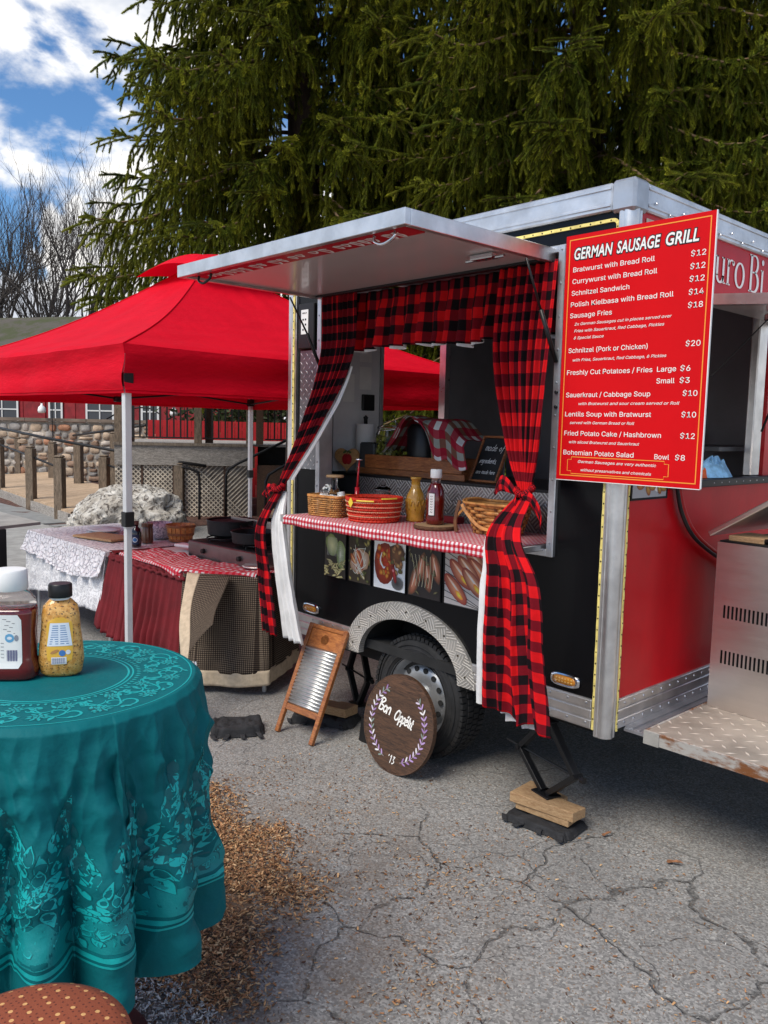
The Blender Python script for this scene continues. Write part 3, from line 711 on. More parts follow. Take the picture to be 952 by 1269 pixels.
# --- serving side wall (black), built round the window and the wheel arch
AX, AZ = -1.16, 0.49
arch = [(AX + .36 * cos(a), AZ + .25 * sin(a)) for a in np.linspace(pi, 0, 25)]
for poly in ([(XL + .07, .60), (-1.92, .60), (-1.92, 2.56), (XL + .07, 2.56)], [(-.285, .60), (-.05, .60), (-.05, 2.56), (-.285, 2.56)], [(-1.92, 2.45), (-.285, 2.45), (-.285, 2.56), (-1.92, 2.56)]):
    m_ = MB(); m_.prism(poly, 0.0, 0.035); m_.build('side_panel', m_blackpanel, T)
m_ = MB(); m_.prism([(-1.92, .60), (AX - .36, .60)] + [p for p in arch if p[1] > .601] + [(AX + .36, .60), (-.285, .60), (-.285, 1.17), (-1.92, 1.17)], 0.0, .035)
m_.build('side_panel', m_blackpanel, T)
# bottom rail with three pressed ribs
def rail_x(x0, x1, z0=.475, z1=.602):
    mb = MB(); h = (z1 - z0) / 3
    mb.box(x0, x1, -.006, .03, z0, z1)
    for k in range(3): mb.box(x0, x1, -.012, -.004, z0 + k * h + .004, z0 + (k + 1) * h - .004, bev=.003)
    return mb.build('bottom_rail', m_alu2, T)
rail_x(XL + .07, AX - .44); rail_x(AX + .44, -.066)
mb = MB(); h = .043
mb.box(-.03, .006, .07, 2.0, .475, .604)
for k in range(3): mb.box(.004, .013, .05, 2.0, .475 + k * h + .003, .475 + (k + 1) * h - .003, bev=.003)
mb.build('bottom_rail', m_alu2, T)
# fender trim
mb = MB(); n = 36; vs = []; uv = []
for i in range(n + 1):
    a = pi - pi * i / n
    for (ra, rb, yy) in ((.36, .245, -.017), (.468, .335, -.017)):
        vs.append((AX + ra * cos(a), yy, AZ - .012 + rb * sin(a))); uv.append(((.41 * pi * i / n), 0 if ra < .4 else .1))
    for (ra, rb, yy) in ((.36, .245, .02), (.468, .335, .002)):
        vs.append((AX + ra * cos(a), yy, AZ - .012 + rb * sin(a))); uv.append(((.41 * pi * i / n), 0))
fs = []
for i in range(n):
    b = i * 4; c = b + 4
    fs += [(b, b + 1, c + 1, c), (b, c, c + 2, b + 2), (b + 1, b + 3, c + 3, c + 1)]
mb.add(vs, fs, [(a_[0] * 1.0, a_[1]) for a_ in uv]); mb.build('fender_trim', m_dplate_f, T)
mb = MB()
for i in range(2, n, 4):
    a = pi - pi * i / n; mb.lathe([(.006, 0), (.005, .003), (0, .004)], 8, M=Matrix.Translation((AX + .414 * cos(a), -.017, AZ - .012 + .29 * sin(a))) @ Matrix.Rotation(pi / 2, 4, 'X'))
mb.build('fender_bolt', m_rivetdark, T, kind='stuff')
# wheel well
mb = MB(); mb.grid(lambda u, v: (AX + .365 * cos(pi * (1 - u)), .02 + .34 * v, AZ + .26 * sin(pi * u)), 20, 2); mb.box(AX - .37, AX + .37, .36, .37, .3, .76)
mb.build('wheel_well', m_dark, T)
# floor, chassis, roof
B_('floor', m_dark, (XL + .02, -.02, .04, 1.98, .50, .55))
B_('chassis_beam', m_blackmetal, (XL + .1, -.1, .10, .15, .42, .495)); B_('chassis_beam', m_blackmetal, (XL + .1, -.1, 1.85, 1.9, .42, .495))
B_('cross_beam', m_blackmetal, (-.16, -.11, .15, 1.85, .43, .49)); B_('axle', m_blackmetal, (AX - .03, AX + .03, .2, 1.8, .29, .34))
B_('roof', alu('roof_sheet', (.6, .6, .62), .5), (XL + .03, -.03, .03, 1.97, 2.60, 2.625))
# end wall with a door opening (far left), back wall
B_('end_wall', m_grey_in, (XL + .005, XL + .03, .05, .68, .55, 2.58)); B_('end_wall', m_grey_in, (XL + .005, XL + .03, 1.30, 1.97, .55, 2.58)); B_('end_wall', m_grey_in, (XL + .005, XL + .03, .68, 1.30, 2.33, 2.58))
B_('door_post', alu('pinkish_door_post', (.66, .58, .58), .3), (XL - .01, XL + .045, 1.272, 1.315, .55, 2.33)); B_('door_post', m_alu, (XL - .01, XL + .045, .675, .70, .55, 2.33))
B_('back_wall', m_grey_in, (XL + .05, -.05, 1.96, 1.985, .55, 2.58))
B_('inner_lining', m_white_in, (XL + .032, XL + .036, .30, .672, .56, 2.57))
# red end wall round its hatch
HY0, HY1, HZ0, HZ1 = .50, 1.31, 1.50, 2.285
mbp = MB(); mbp.prism([(.05, .604), (1.97, .604), (1.97, 1.47), (.05, 1.47)], -.03, 0.0, 'yz'); mbp.build('end_panel', m_redpanel, T)
mbp = MB(); mbp.prism([(.05, 1.47), (HY0, 1.47), (HY0, 2.56), (.05, 2.56)], -.03, 0.0, 'yz'); mbp.build('end_panel', m_redpanel, T)
mbp = MB(); mbp.prism([(HY0, HZ1), (HY1, HZ1), (HY1, 2.56), (HY0, 2.56)], -.03, 0.0, 'yz'); mbp.build('end_panel', m_red_vinyl, T)
mbp = MB(); mbp.prism([(HY1 + .04, 1.47), (1.97, 1.47), (1.97, 2.56), (HY1 + .04, 2.56)], -.03, 0.0, 'yz'); mbp.build('end_panel', m_redpanel, T)
B_('hatch_post', m_alu2, (-.03, .012, HY1 - .13, HY1 - .03, HZ0, HZ1), bev=.006)
B_('hatch_sill', m_blackmetal, (-.05, .05, .38, 1.97, 1.465, 1.50), bev=.004)
mb = MB()
for y in np.arange(.72, 1.4, .075): mb.lathe([(.004, 0), (.003, .002), (0, .003)], 6, M=Matrix.Translation((.05, y, 1.483)) @ Matrix.Rotation(pi / 2, 4, 'Y'))
mb.build('sill_rivet', m_rivet, T, kind='stuff')
# end hatch lid standing out from the wall
aw = MB(); aw.box(0, .9, HY0 - .02, HY0 + .02, -.022, .022); aw.box(0, .9, HY1, HY1 + .04, -.022, .022); aw.box(.86, .9, HY0 + .02, HY1, -.022, .022)
MA = Matrix.Translation((.015, 0, 2.268)) @ Matrix.Rotation(radians(4.5), 4, 'Y')
aw.v = [tuple(MA @ Vector(p)) for p in aw.v]; hl = aw.build('hatch_lid_frame', m_alu2, T)
ap = MB(); ap.box(0, .87, HY0 + .02, HY1, -.012, .008); ap.v = [tuple(MA @ Vector(p)) for p in ap.v]; ap.build('hatch_lid_lining', m_awn_under, T)
mb = MB(); mb.tube([(.30, 1.0, 2.225), (.06, 1.16, 1.72)], .006, 6); mb.build('gas_strut', m_blackmetal, T)
mb = MB(); mb.box(.16, .25, .86, .93, 2.205, 2.238, bev=.006); mb.tube([(.2, .8, 2.22), (.2, 1.0, 2.22)], .007, 6); mb.build('latch', m_chrome, T)
mb = MB(); mb.tube([(.21, .82, 2.22), (.05, .62, 1.95)], .003, 5); mb.build('pull_cord', m_blackmetal, T)

# corner posts with pressed ribs and rounded nose
def corner_post(cx, cy, sx):
    R_ = .05; prof = []
    for k in range(13):
        a = pi + pi / 2 * k / 12 if sx > 0 else pi + pi / 2 * k / 12
        r = R_ + (.003 if k % 4 == 0 else 0)
        prof.append((r * cos(a), r * sin(a)))
    pts = [(-.049, -.005), (-.049, -.012), (-.044, -.0145), (-.034, -.0145), (-.031, -.012), (-.027, -.012), (-.024, -.0155)] + [(-.022 + .042 * sin(t), .026 - .042 * cos(t)) for t in np.linspace(.15, pi / 2 - .15, 9)] + [(.0165, .029), (.0135, .032), (.0135, .036), (.016, .039), (.0155, .047), (.004, .049), (.004, .04), (-.02, .03), (-.049, .03)]
    mb = MB(); mb.prism([(cx + p[0], cy + p[1]) for p in pts], .452, 2.565, 'xy'); return mb.build('corner_post', m_alu2, T, smooth=True, auto=35)
corner_post(0, 0, 1)
mb = MB(); mb.box(XL - .012, XL + .035, -.014, .05, .45, 2.57, bev=.01); mb.build('corner_post', m_alu2, T)
B_('corner_cap', alu('cast_corner_cap', (.45, .46, .48), .42), (-.085, .022, -.022, .085, 2.545, 2.668), bev=.012)
# roof rails
mb = MB(); mb.box(XL - .012, -.084, -.016, .05, 2.555, 2.662, bev=.006)
for k, zz in enumerate((2.572, 2.636)): mb.box(XL, -.086, -.021, -.014, zz, zz + .012, bev=.002)
mb.build('roof_rail', m_alu, T)
mb = MB(); mb.box(-.05, .016, .084, 1.99, 2.555, 2.662, bev=.006)
for zz in (2.572, 2.636): mb.box(.014, .021, .086, 1.99, zz, zz + .012, bev=.002)
mb.build('roof_rail', m_alu, T)
mb = MB()
for y in np.arange(.14, 1.9, .11): mb.lathe([(.006, 0), (.005, .003), (0, .004)], 8, M=Matrix.Translation((.021, y, 2.568 + .025 * (int(y * 9) % 2))) @ Matrix.Rotation(pi / 2, 4, 'Y'))
for y in np.arange(.12, 1.9, .075):
    for zz in (.50, .583): mb.lathe([(.006, 0), (.005, .003), (0, .004)], 8, M=Matrix.Translation((.013, y, zz)) @ Matrix.Rotation(pi / 2, 4, 'Y'))
for x in list(np.arange(-.27, -.07, .09)) + [-.66, -.58, -.5, -.42, -.34, -1.66, -1.75, -1.84, -1.93]:
    for zz in (.50, .583): mb.lathe([(.006, 0), (.005, .003), (0, .004)], 8, M=Matrix.Translation((x, -.012, zz)) @ Matrix.Rotation(pi / 2, 4, 'X'))
mb.build('rivet', m_rivet, T, kind='stuff')
# yellow tape strips with rivets
def tape(name, pts, nrm, wd=.016):
    mb = MB(); pts = [Vector(p) for p in pts]; nrm = Vector(nrm); n = len(pts); vs = []
    for i, p in enumerate(pts):
        d = (pts[min(i + 1, n - 1)] - pts[max(i - 1, 0)]).normalized(); sd = d.cross(nrm).normalized() * wd / 2
        wv = nrm * (.0012 * sin(i * 2.3))
        vs += [tuple(p - sd + wv), tuple(p + sd + wv), tuple(p - sd * .8 + nrm * .003 + wv), tuple(p + sd * .8 + nrm * .003 + wv)]
    fs = []
    for i in range(n - 1):
        a = 4 * i; b = a + 4; fs += [(a + 2, a + 3, b + 3, b + 2), (a, a + 2, b + 2, b), (a + 1, b + 1, b + 3, a + 3)]
    mb.add(vs, fs); o = mb.build(name, m_yellow, T)
    rv = MB(); L = 0; nxt = .02
    for i in range(n - 1):
        seg = (pts[i + 1] - pts[i]).length
        while nxt < L + seg:
            p = pts[i].lerp(pts[i + 1], (nxt - L) / seg); q = nrm.to_track_quat('Z', 'Y').to_matrix().to_4x4()
            rv.lathe([(.0035, 0), (.003, .002), (0, .003)], 6, M=Matrix.Translation(p + nrm * .003) @ q); nxt += .047
        L += seg
    rv.build('tape_rivet', m_rivetdark, o, kind='stuff')
def dens(a, b, n=24): a = Vector(a); b = Vector(b); return [a.lerp(b, k / n) for k in range(n + 1)]
cr = [(-.079 + .022 * (sin(a)) , -.004, 2.500 + .022 * cos(a)) for a in np.linspace(0, pi / 2, 6)]
tape('reflective_tape', dens((-1.0, -.004, 2.522), (-.086, -.004, 2.522), 20) + cr + dens((-.057, -.004, 2.47), (-.057, -.004, .475), 50), (0, -1, 0), .015)
tape('reflective_tape', dens((.0145, .057, 2.50), (.0145, .057, .475), 50), (1, 0, 0), .012)
tape('reflective_tape', dens((XL + .052, -.017, 2.5), (XL + .052, -.017, .6), 50), (0, -1, 0), .018)
B_('tape_backing', m_alu2, (XL + .034, XL + .072, -.014, .03, .602, 2.555))
# marker lamps
def marker(x, z, s=1.0):
    M_ = Matrix.Translation((x, -.002, z)) @ Matrix.Rotation(pi / 2, 4, 'X') @ Matrix.Rotation(radians(0), 4, 'Z')
    o = MB().lathe([(.074 * s, 0), (.074 * s, .008), (.068 * s, .014), (.058 * s, .016), (.056 * s, .010)], 32, sq=(1.0, .40, 3.2), M=M_).build('marker_lamp', m_chrome, T, smooth=True, auto=40)
    MB().lathe([(.056 * s, .008), (.052 * s, .014), (0, .018)], 28, sq=(1.0, .34, 3.2), M=M_, caps=False).build('amber_lens', m_amber, o, smooth=True)
    d = MB()
    for k in range(6):
        for j in (0, 1): d.lathe([(.0045, .0155), (.003, .018), (0, .0185)], 8, M=M_ @ Matrix.Translation(((-.037 + .015 * k) * s, (-.006 + .012 * j), 0)))
    d.build('led_dot', mat('led_dot', (.9, .55, .15), .2), o, kind='stuff')
marker(-.20, .652); marker(-1.955, .645)
# window frame
FX0, FX1, FZ0, FZ1 = -1.92, -.285, 1.165, 2.46
mb = MB()
mb.box(FX0, FX0 + .035, -.02, .075, FZ0, FZ1, bev=.003); mb.box(FX1 - .035, FX1, -.02, .075, FZ0, FZ1, bev=.003)
mb.box(FX0 + .035, FX1 - .035, -.018, .075, FZ1 - .03, FZ1, bev=.003); mb.box(FX0 + .035, FX1 - .035, -.018, .075, FZ0, FZ0 + .03, bev=.003)
mb.build('window_frame', m_alu, T)
mb = MB()
for z in np.arange(FZ0 + .06, FZ1, .135):
    for x in (FX0 + .017, FX1 - .017): mb.lathe([(.005, 0), (.004, .003), (0, .004)], 8, M=Matrix.Translation((x, -.02, z)) @ Matrix.Rotation(pi / 2, 4, 'X'))
mb.build('frame_rivet', m_rivet, T, kind='stuff')
# counter shelf outside, interior counter, diamond plate riser
B_('serving_shelf', m_alu2, (-1.87, -.335, -.28, .28, 1.188, 1.215), bev=.003)
B_('shelf_lip', m_alu2, (-1.872, -.335, -.292, -.281, 1.178, 1.217), bev=.002)
B_('riser_plate', m_dplate, (-1.88, -.32, .281, .29, 1.20, 1.408))
B_('inner_counter', m_blackmetal, (-2.14, -.3, .282, .95, 1.408, 1.425), bev=.003)
B_('counter_cabinet', m_dark, (-2.14, -.3, .30, .95, .55, 1.405))
B_('appliance', m_blackmetal, (-1.30, -.75, 1.45, 1.93, 1.25, 1.52), bev=.01)
B_('back_counter', m_blackmetal, (-2.1, -.1, 1.4, 1.95, .56, 1.25))
B_('inner_shelf', m_greybox, (-.62, -.07, 1.0, 1.9, 1.42, 1.45), (-.62, -.07, 1.0, 1.9, 1.62, 1.64))
B_('menu_paper', m_white, (XL + .037, XL + .039, .50, .60, 1.93, 2.07), (XL + .037, XL + .039, .50, .60, 2.1, 2.2), (XL + .037, XL + .039, .37, .46, 1.85, 2.02))
B_('wall_socket', m_blackmetal, (XL + .037, XL + .055, .52, .62, 1.80, 1.90), bev=.004)
B_('fan_housing', mat('fan_plastic', (.30, .26, .26), .5), (-.9, -.78, 1.86, 1.955, 1.72, 1.90), bev=.02)
mb = MB()
for a in (0.0, 2.1, 4.2):
    M_ = Matrix.Translation((-.84, 1.86, 1.81)) @ Matrix.Rotation(a, 4, 'Y'); mb.box(-.03, .03, -.004, .004, .05, .27, bev=.003, M=M_)
mb.build('fan_blade', m_blackmetal, T)
# switch box, sticker, tread plate on the outside strip left of the window
B_('switch_box', m_blackmetal, (-2.08, -1.935, -.03, 0, 2.13, 2.38), bev=.004)
B_('sticker', m_white, (-2.05, -1.985, -.033, -.031, 2.21, 2.345))
mb = MB()
F = Frame((-2.05, -.0345, 2.21), (1, 0, 0), (0, 0, 1))
text_mb('HELP', F, .012, .053, .113, .014, h=.0, mb=mb, bold=.02)
for i in range(2):
    for j in range(3): ppoly(mb, F, [(.014 + .022 * i, .02 + j * .028), (.026 + .022 * i, .02 + j * .028), (.026 + .022 * i, .03 + j * .028), (.014 + .022 * i, .03 + j * .028)], (0, 0, 0), 0)
mb.build('sticker_print', m_text_black, T, kind='stuff')
B_('tread_panel', m_tread, (-2.085, -1.925, -.008, -.001, 1.45, 2.12))
# gas struts of the awning
mb = MB(); mb.tube([(-.345, -.20, 2.385), (-.33, -.11, 2.19)], .005, 8); mb.tube([(-.33, -.11, 2.19), (-.305, -.025, 1.985)], .0095, 8); mb.build('gas_strut', m_blackmetal, T, smooth=True)
mb = MB(); mb.tube([(-1.93, -.20, 2.385), (-1.905, -.1, 2.2)], .005, 8); mb.tube([(-1.905, -.1, 2.2), (-1.885, -.025, 2.03)], .0095, 8); mb.build('gas_strut', m_blackmetal, T, smooth=True)
# awning
AT = -.875
mb = MB(); mb.box(-1.925, -.345, AT, AT + .03, 2.395, 2.452, bev=.002); mb.box(-1.925, -1.895, AT + .031, 0.0, 2.395, 2.452, bev=.002); mb.box(-.375, -.345, AT + .031, 0.0, 2.395, 2.452, bev=.002)
mb.build('awning_frame', m_alu2, T)
B_('awning_skin', m_alu, (-1.893, -.377, AT + .032, -.005, 2.440, 2.450)); B_('awning_lining', m_awn_under, (-1.893, -.377, AT + .032, -.005, 2.408, 2.418))
B_('hinge_strip', m_blackmetal, (-1.89, -.38, -.055, -.022, 2.396, 2.407))
st = B_('awning_reflection', m_red_vinyl, (-1.86, -.40, AT + .045, AT + .155, 2.400, 2.4065))  # solid red strip standing in for a reflection on the awning underside
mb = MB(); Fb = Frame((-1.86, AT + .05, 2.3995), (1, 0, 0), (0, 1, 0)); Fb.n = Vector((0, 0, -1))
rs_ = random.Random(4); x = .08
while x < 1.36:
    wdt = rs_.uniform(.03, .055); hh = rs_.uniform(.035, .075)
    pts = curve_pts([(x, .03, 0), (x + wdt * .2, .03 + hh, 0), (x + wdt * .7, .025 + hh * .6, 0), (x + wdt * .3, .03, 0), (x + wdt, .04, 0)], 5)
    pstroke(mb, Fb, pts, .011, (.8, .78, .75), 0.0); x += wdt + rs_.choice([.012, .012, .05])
mb.build('reflection_lettering', m_text_white, st, kind='stuff', fixn=False)  # loose white strokes modelled as the lettering within that reflection
for x, mt in ((-1.75, m_blackmetal), (-.50, m_chrome)):
    mb = MB(); mb.tube(curve_pts([(x - .055, AT + .05, 2.395), (x - .05, AT + .045, 2.372), (x, AT + .04, 2.355), (x + .05, AT + .045, 2.372), (x + .055, AT + .05, 2.395)], 5), .006, 8); mb.build('awning_handle', mt, T, smooth=True)
mb = MB(); mb.box(-.56, -.44, -.30, -.25, 2.385, 2.407, bev=.005); mb.tube([(-.60, -.27, 2.39), (-.40, -.27, 2.39)], .007, 8); mb.build('latch', m_chrome, T)
# wheel
wy = 0.06; WC = (AX + .02, wy, .315)
whl = MB(); prof = [(.205, .0), (.212, -.012), (.245, -.018), (.285, -.008), (.305, .012), (.315, .03), (.317, .09), (.315, .15), (.305, .17), (.26, .19), (.205, .185), (.2, .1)]
RX = Matrix.Translation(WC) @ Matrix.Rotation(pi / 2, 4, 'X') @ Matrix.Scale(-1, 4, (0, 0, 1))
wheel = MB().lathe([(r * .0 + .03, z) for r, z in ((0, .05), (0, .06))], 12, M=RX).build('wheel', m_blackmetal, T)
MB().lathe(prof + [prof[0]], 72, M=RX, caps=False).build('tyre', m_rubber, wheel, smooth=True, auto=50)
tr = MB(); n = 64
for k in range(n):
    a = 2 * pi * k / n
    for j, (z0, z1) in enumerate(((-.004, .030), (.036, .07), (.076, .11), (.118, .16))):
        M_ = RX @ Matrix.Rotation(a + (j % 2) * pi / n, 4, 'Z')
        r0 = .299 if j == 0 else .310; r1 = .3185 if j == 0 else .3235
        tr.box(r0, r1, -.0115, .0115, z0, z1, M=M_)
tr.build('tread_block', m_rubber, wheel, kind='stuff')
mb = MB()
for k in range(3): mb.lathe([(.226 + k * .022, -.0155 - .002), (.230 + k * .022, -.0195), (.234 + k * .022, -.0165)], 64, M=RX, caps=False)
mb.build('sidewall_ring', m_rubber, wheel, smooth=True)
mb = MB(); mb.lathe([(.208, -.010), (.206, .004), (.192, .010), (.180, .040), (.168, .048), (.15, .030), (.12, .020), (.085, .024), (.06, .034), (.055, .02), (0, .02)], 56, M=RX, caps=False)
mb.build('rim', m_rim, wheel, smooth=True, auto=45)
mb = MB()
for k in range(14):
    a = 2 * pi * k / 14; mb.lathe([(.0001, 0), (.013, 0), (.013, -.002), (.015, -.002), (.015, .004)], 14, M=RX @ Matrix.Rotation(a, 4, 'Z') @ Matrix.Translation((.143, 0, .0235)), caps=False)
mb.build('rim_hole', m_dark, wheel, kind='stuff')
# rear platform and floor tongue plate
mb = MB(); mb.box(.128, 1.55, .11, 1.6, .470, .500); mb.build('tread_deck', m_tread_deck, T)
mb = MB(); mb.box(.125, 1.55, .098, .109, .448, .502, bev=.002); mb.box(.117, .127, .098, 1.6, .455, .502, bev=.002); mb.build('deck_edge', m_rust, T)
mb = MB(); mb.box(.117, .185, .094, .0975, .446, .503, bev=.001); mb.build('deck_corner_plate', m_concrete, T)
B_('tongue_plate', alu('dull_sheet', (.42, .43, .46), .5), (.0135, .116, .12, 1.9, .462, .474), (.0135, .05, .13, 1.9, .4745, .482), (.07, .08, .13, 1.9, .4745, .478))
B_('tongue_beam', m_blackmetal, (.01, 1.5, .5, .58, .36, .44), (.01, 1.5, 1.3, 1.38, .36, .44))
# lettering of the end wall
def serif_text(F, h=.002):
    mb = MB(); W_ = (.8, .78, .76)
    def bar(x0, y0, x1, y1, wd): pstroke(mb, F, [(x0, y0), (x1, y1)], wd, W_, h)
    def arc(cx, cy, rx, ry, a0, a1, w0, w1, n=20):
        vs = []
        for k in range(n + 1):
            a = lerp(a0, a1, k / n); t = abs(cos(a)); wv = lerp(w0, w1, t) / 2
            for s_ in (-1, 1): vs.append(F.p(cx + (rx + s_ * wv) * cos(a), cy + (ry + s_ * wv) * sin(a), h))
        mb.add(vs, [(2 * i, 2 * i + 1, 2 * i + 3, 2 * i + 2) for i in range(n)], None, W_)
    # u
    bar(.020, .115, .020, .03, .018); arc(.05, .035, .030, .032, pi, 2 * pi, .008, .018); bar(.080, .115, .080, .003, .018); bar(.003, .112, .028, .112, .006); bar(.062, .112, .088, .112, .006); bar(.08, .004, .1, .004, .006)
    # r
    bar(.128, .115, .128, .003, .018); bar(.11, .112, .13, .112, .006); bar(.11, .004, .15, .004, .006); arc(.158, .075, .028, .038, pi * .95, pi * .25, .006, .012); pblob(mb, F, .176, .102, .011, .011, 0, W_, h)
    # o
    arc(.245, .058, .042, .054, 0, 2 * pi, .007, .020, 32)
    # B
    bar(.365, .17, .365, .002, .021); bar(.343, .168, .40, .168, .007); bar(.343, .004, .40, .004, .007); bar(.37, .092, .40, .092, .007); arc(.398, .130, .034, .038, -pi / 2, pi / 2, .006, .020); arc(.40, .048, .042, .044, -pi / 2, pi / 2, .006, .022)
    # i
    bar(.488, .115, .488, .004, .019); bar(.468, .112, .49, .112, .006); bar(.468, .004, .508, .004, .006); pblob(mb, F, .487, .15, .013, .013, 0, W_, h)
    return mb
serif_text(Frame((.001, .695, 2.374), (0, 1, 0), (0, 0, 1))).build('wall_lettering', m_text_white, T, fixn=False)
# red outline and small picture near the top corner of the end wall
B_('photo_panel', mat('photo_beige', (.6, .48, .36), .4, var=.3, vs=15), (.001, .004, .10, .40, 2.45, 2.535)); 
mb = MB(); Fp = Frame((.0055, .10, 2.45), (0, 1, 0), (0, 0, 1)); pblob(mb, Fp, .12, .04, .06, .03, .1, (.75, .36, .06), 0, edge=(.4, .13, .03)); pblob(mb, Fp, .07, .05, .025, .02, 0, (.03, .01, .01), .0005); pblob(mb, Fp, .22, .03, .04, .03, 0, (.3, .05, .02), .0005)
mb.build('printed_food', m_print, T, fixn=False)
o_ = B_('photo_panel', m_blackpanel, (.001, .006, .09, .385, 1.425, 1.60))
mb = MB(); Fp = Frame((.0065, .10, 1.435), (0, 1, 0), (0, 0, 1)); ppoly(mb, Fp, [(0, 0), (.27, 0), (.27, .16), (0, .16)], (.42, .42, .43), 0)
for k in range(7): pblob(mb, Fp, .06 + .03 * k, .05 + .02 * sin(k * 2), .03, .018, k, (.62, .30 + .03 * k, .05), .0004 * (k + 1), edge=(.30, .07, .02))
pblob(mb, Fp, .2, .07, .05, .05, 0, (.9, .85, .78), .0008)
mb.build('printed_food', m_print, o_, fixn=False)
mb = MB(); hp = curve_pts([(.02, .44, 1.55), (.022, .455, 1.46), (.026, .50, 1.36), (.03, .60, 1.26), (.03, .78, 1.17), (.04, .98, 1.09), (.05, 1.15, 1.0)], 8)
mb.tube(hp, .013, 10); mb.build('power_cable', m_hose, T, smooth=True)
mb = MB(); mb.tube([p + Vector((.004, -.02, -.008)) for p in hp], .009, 8); mb.build('power_cable', m_blackmetal, T, smooth=True)
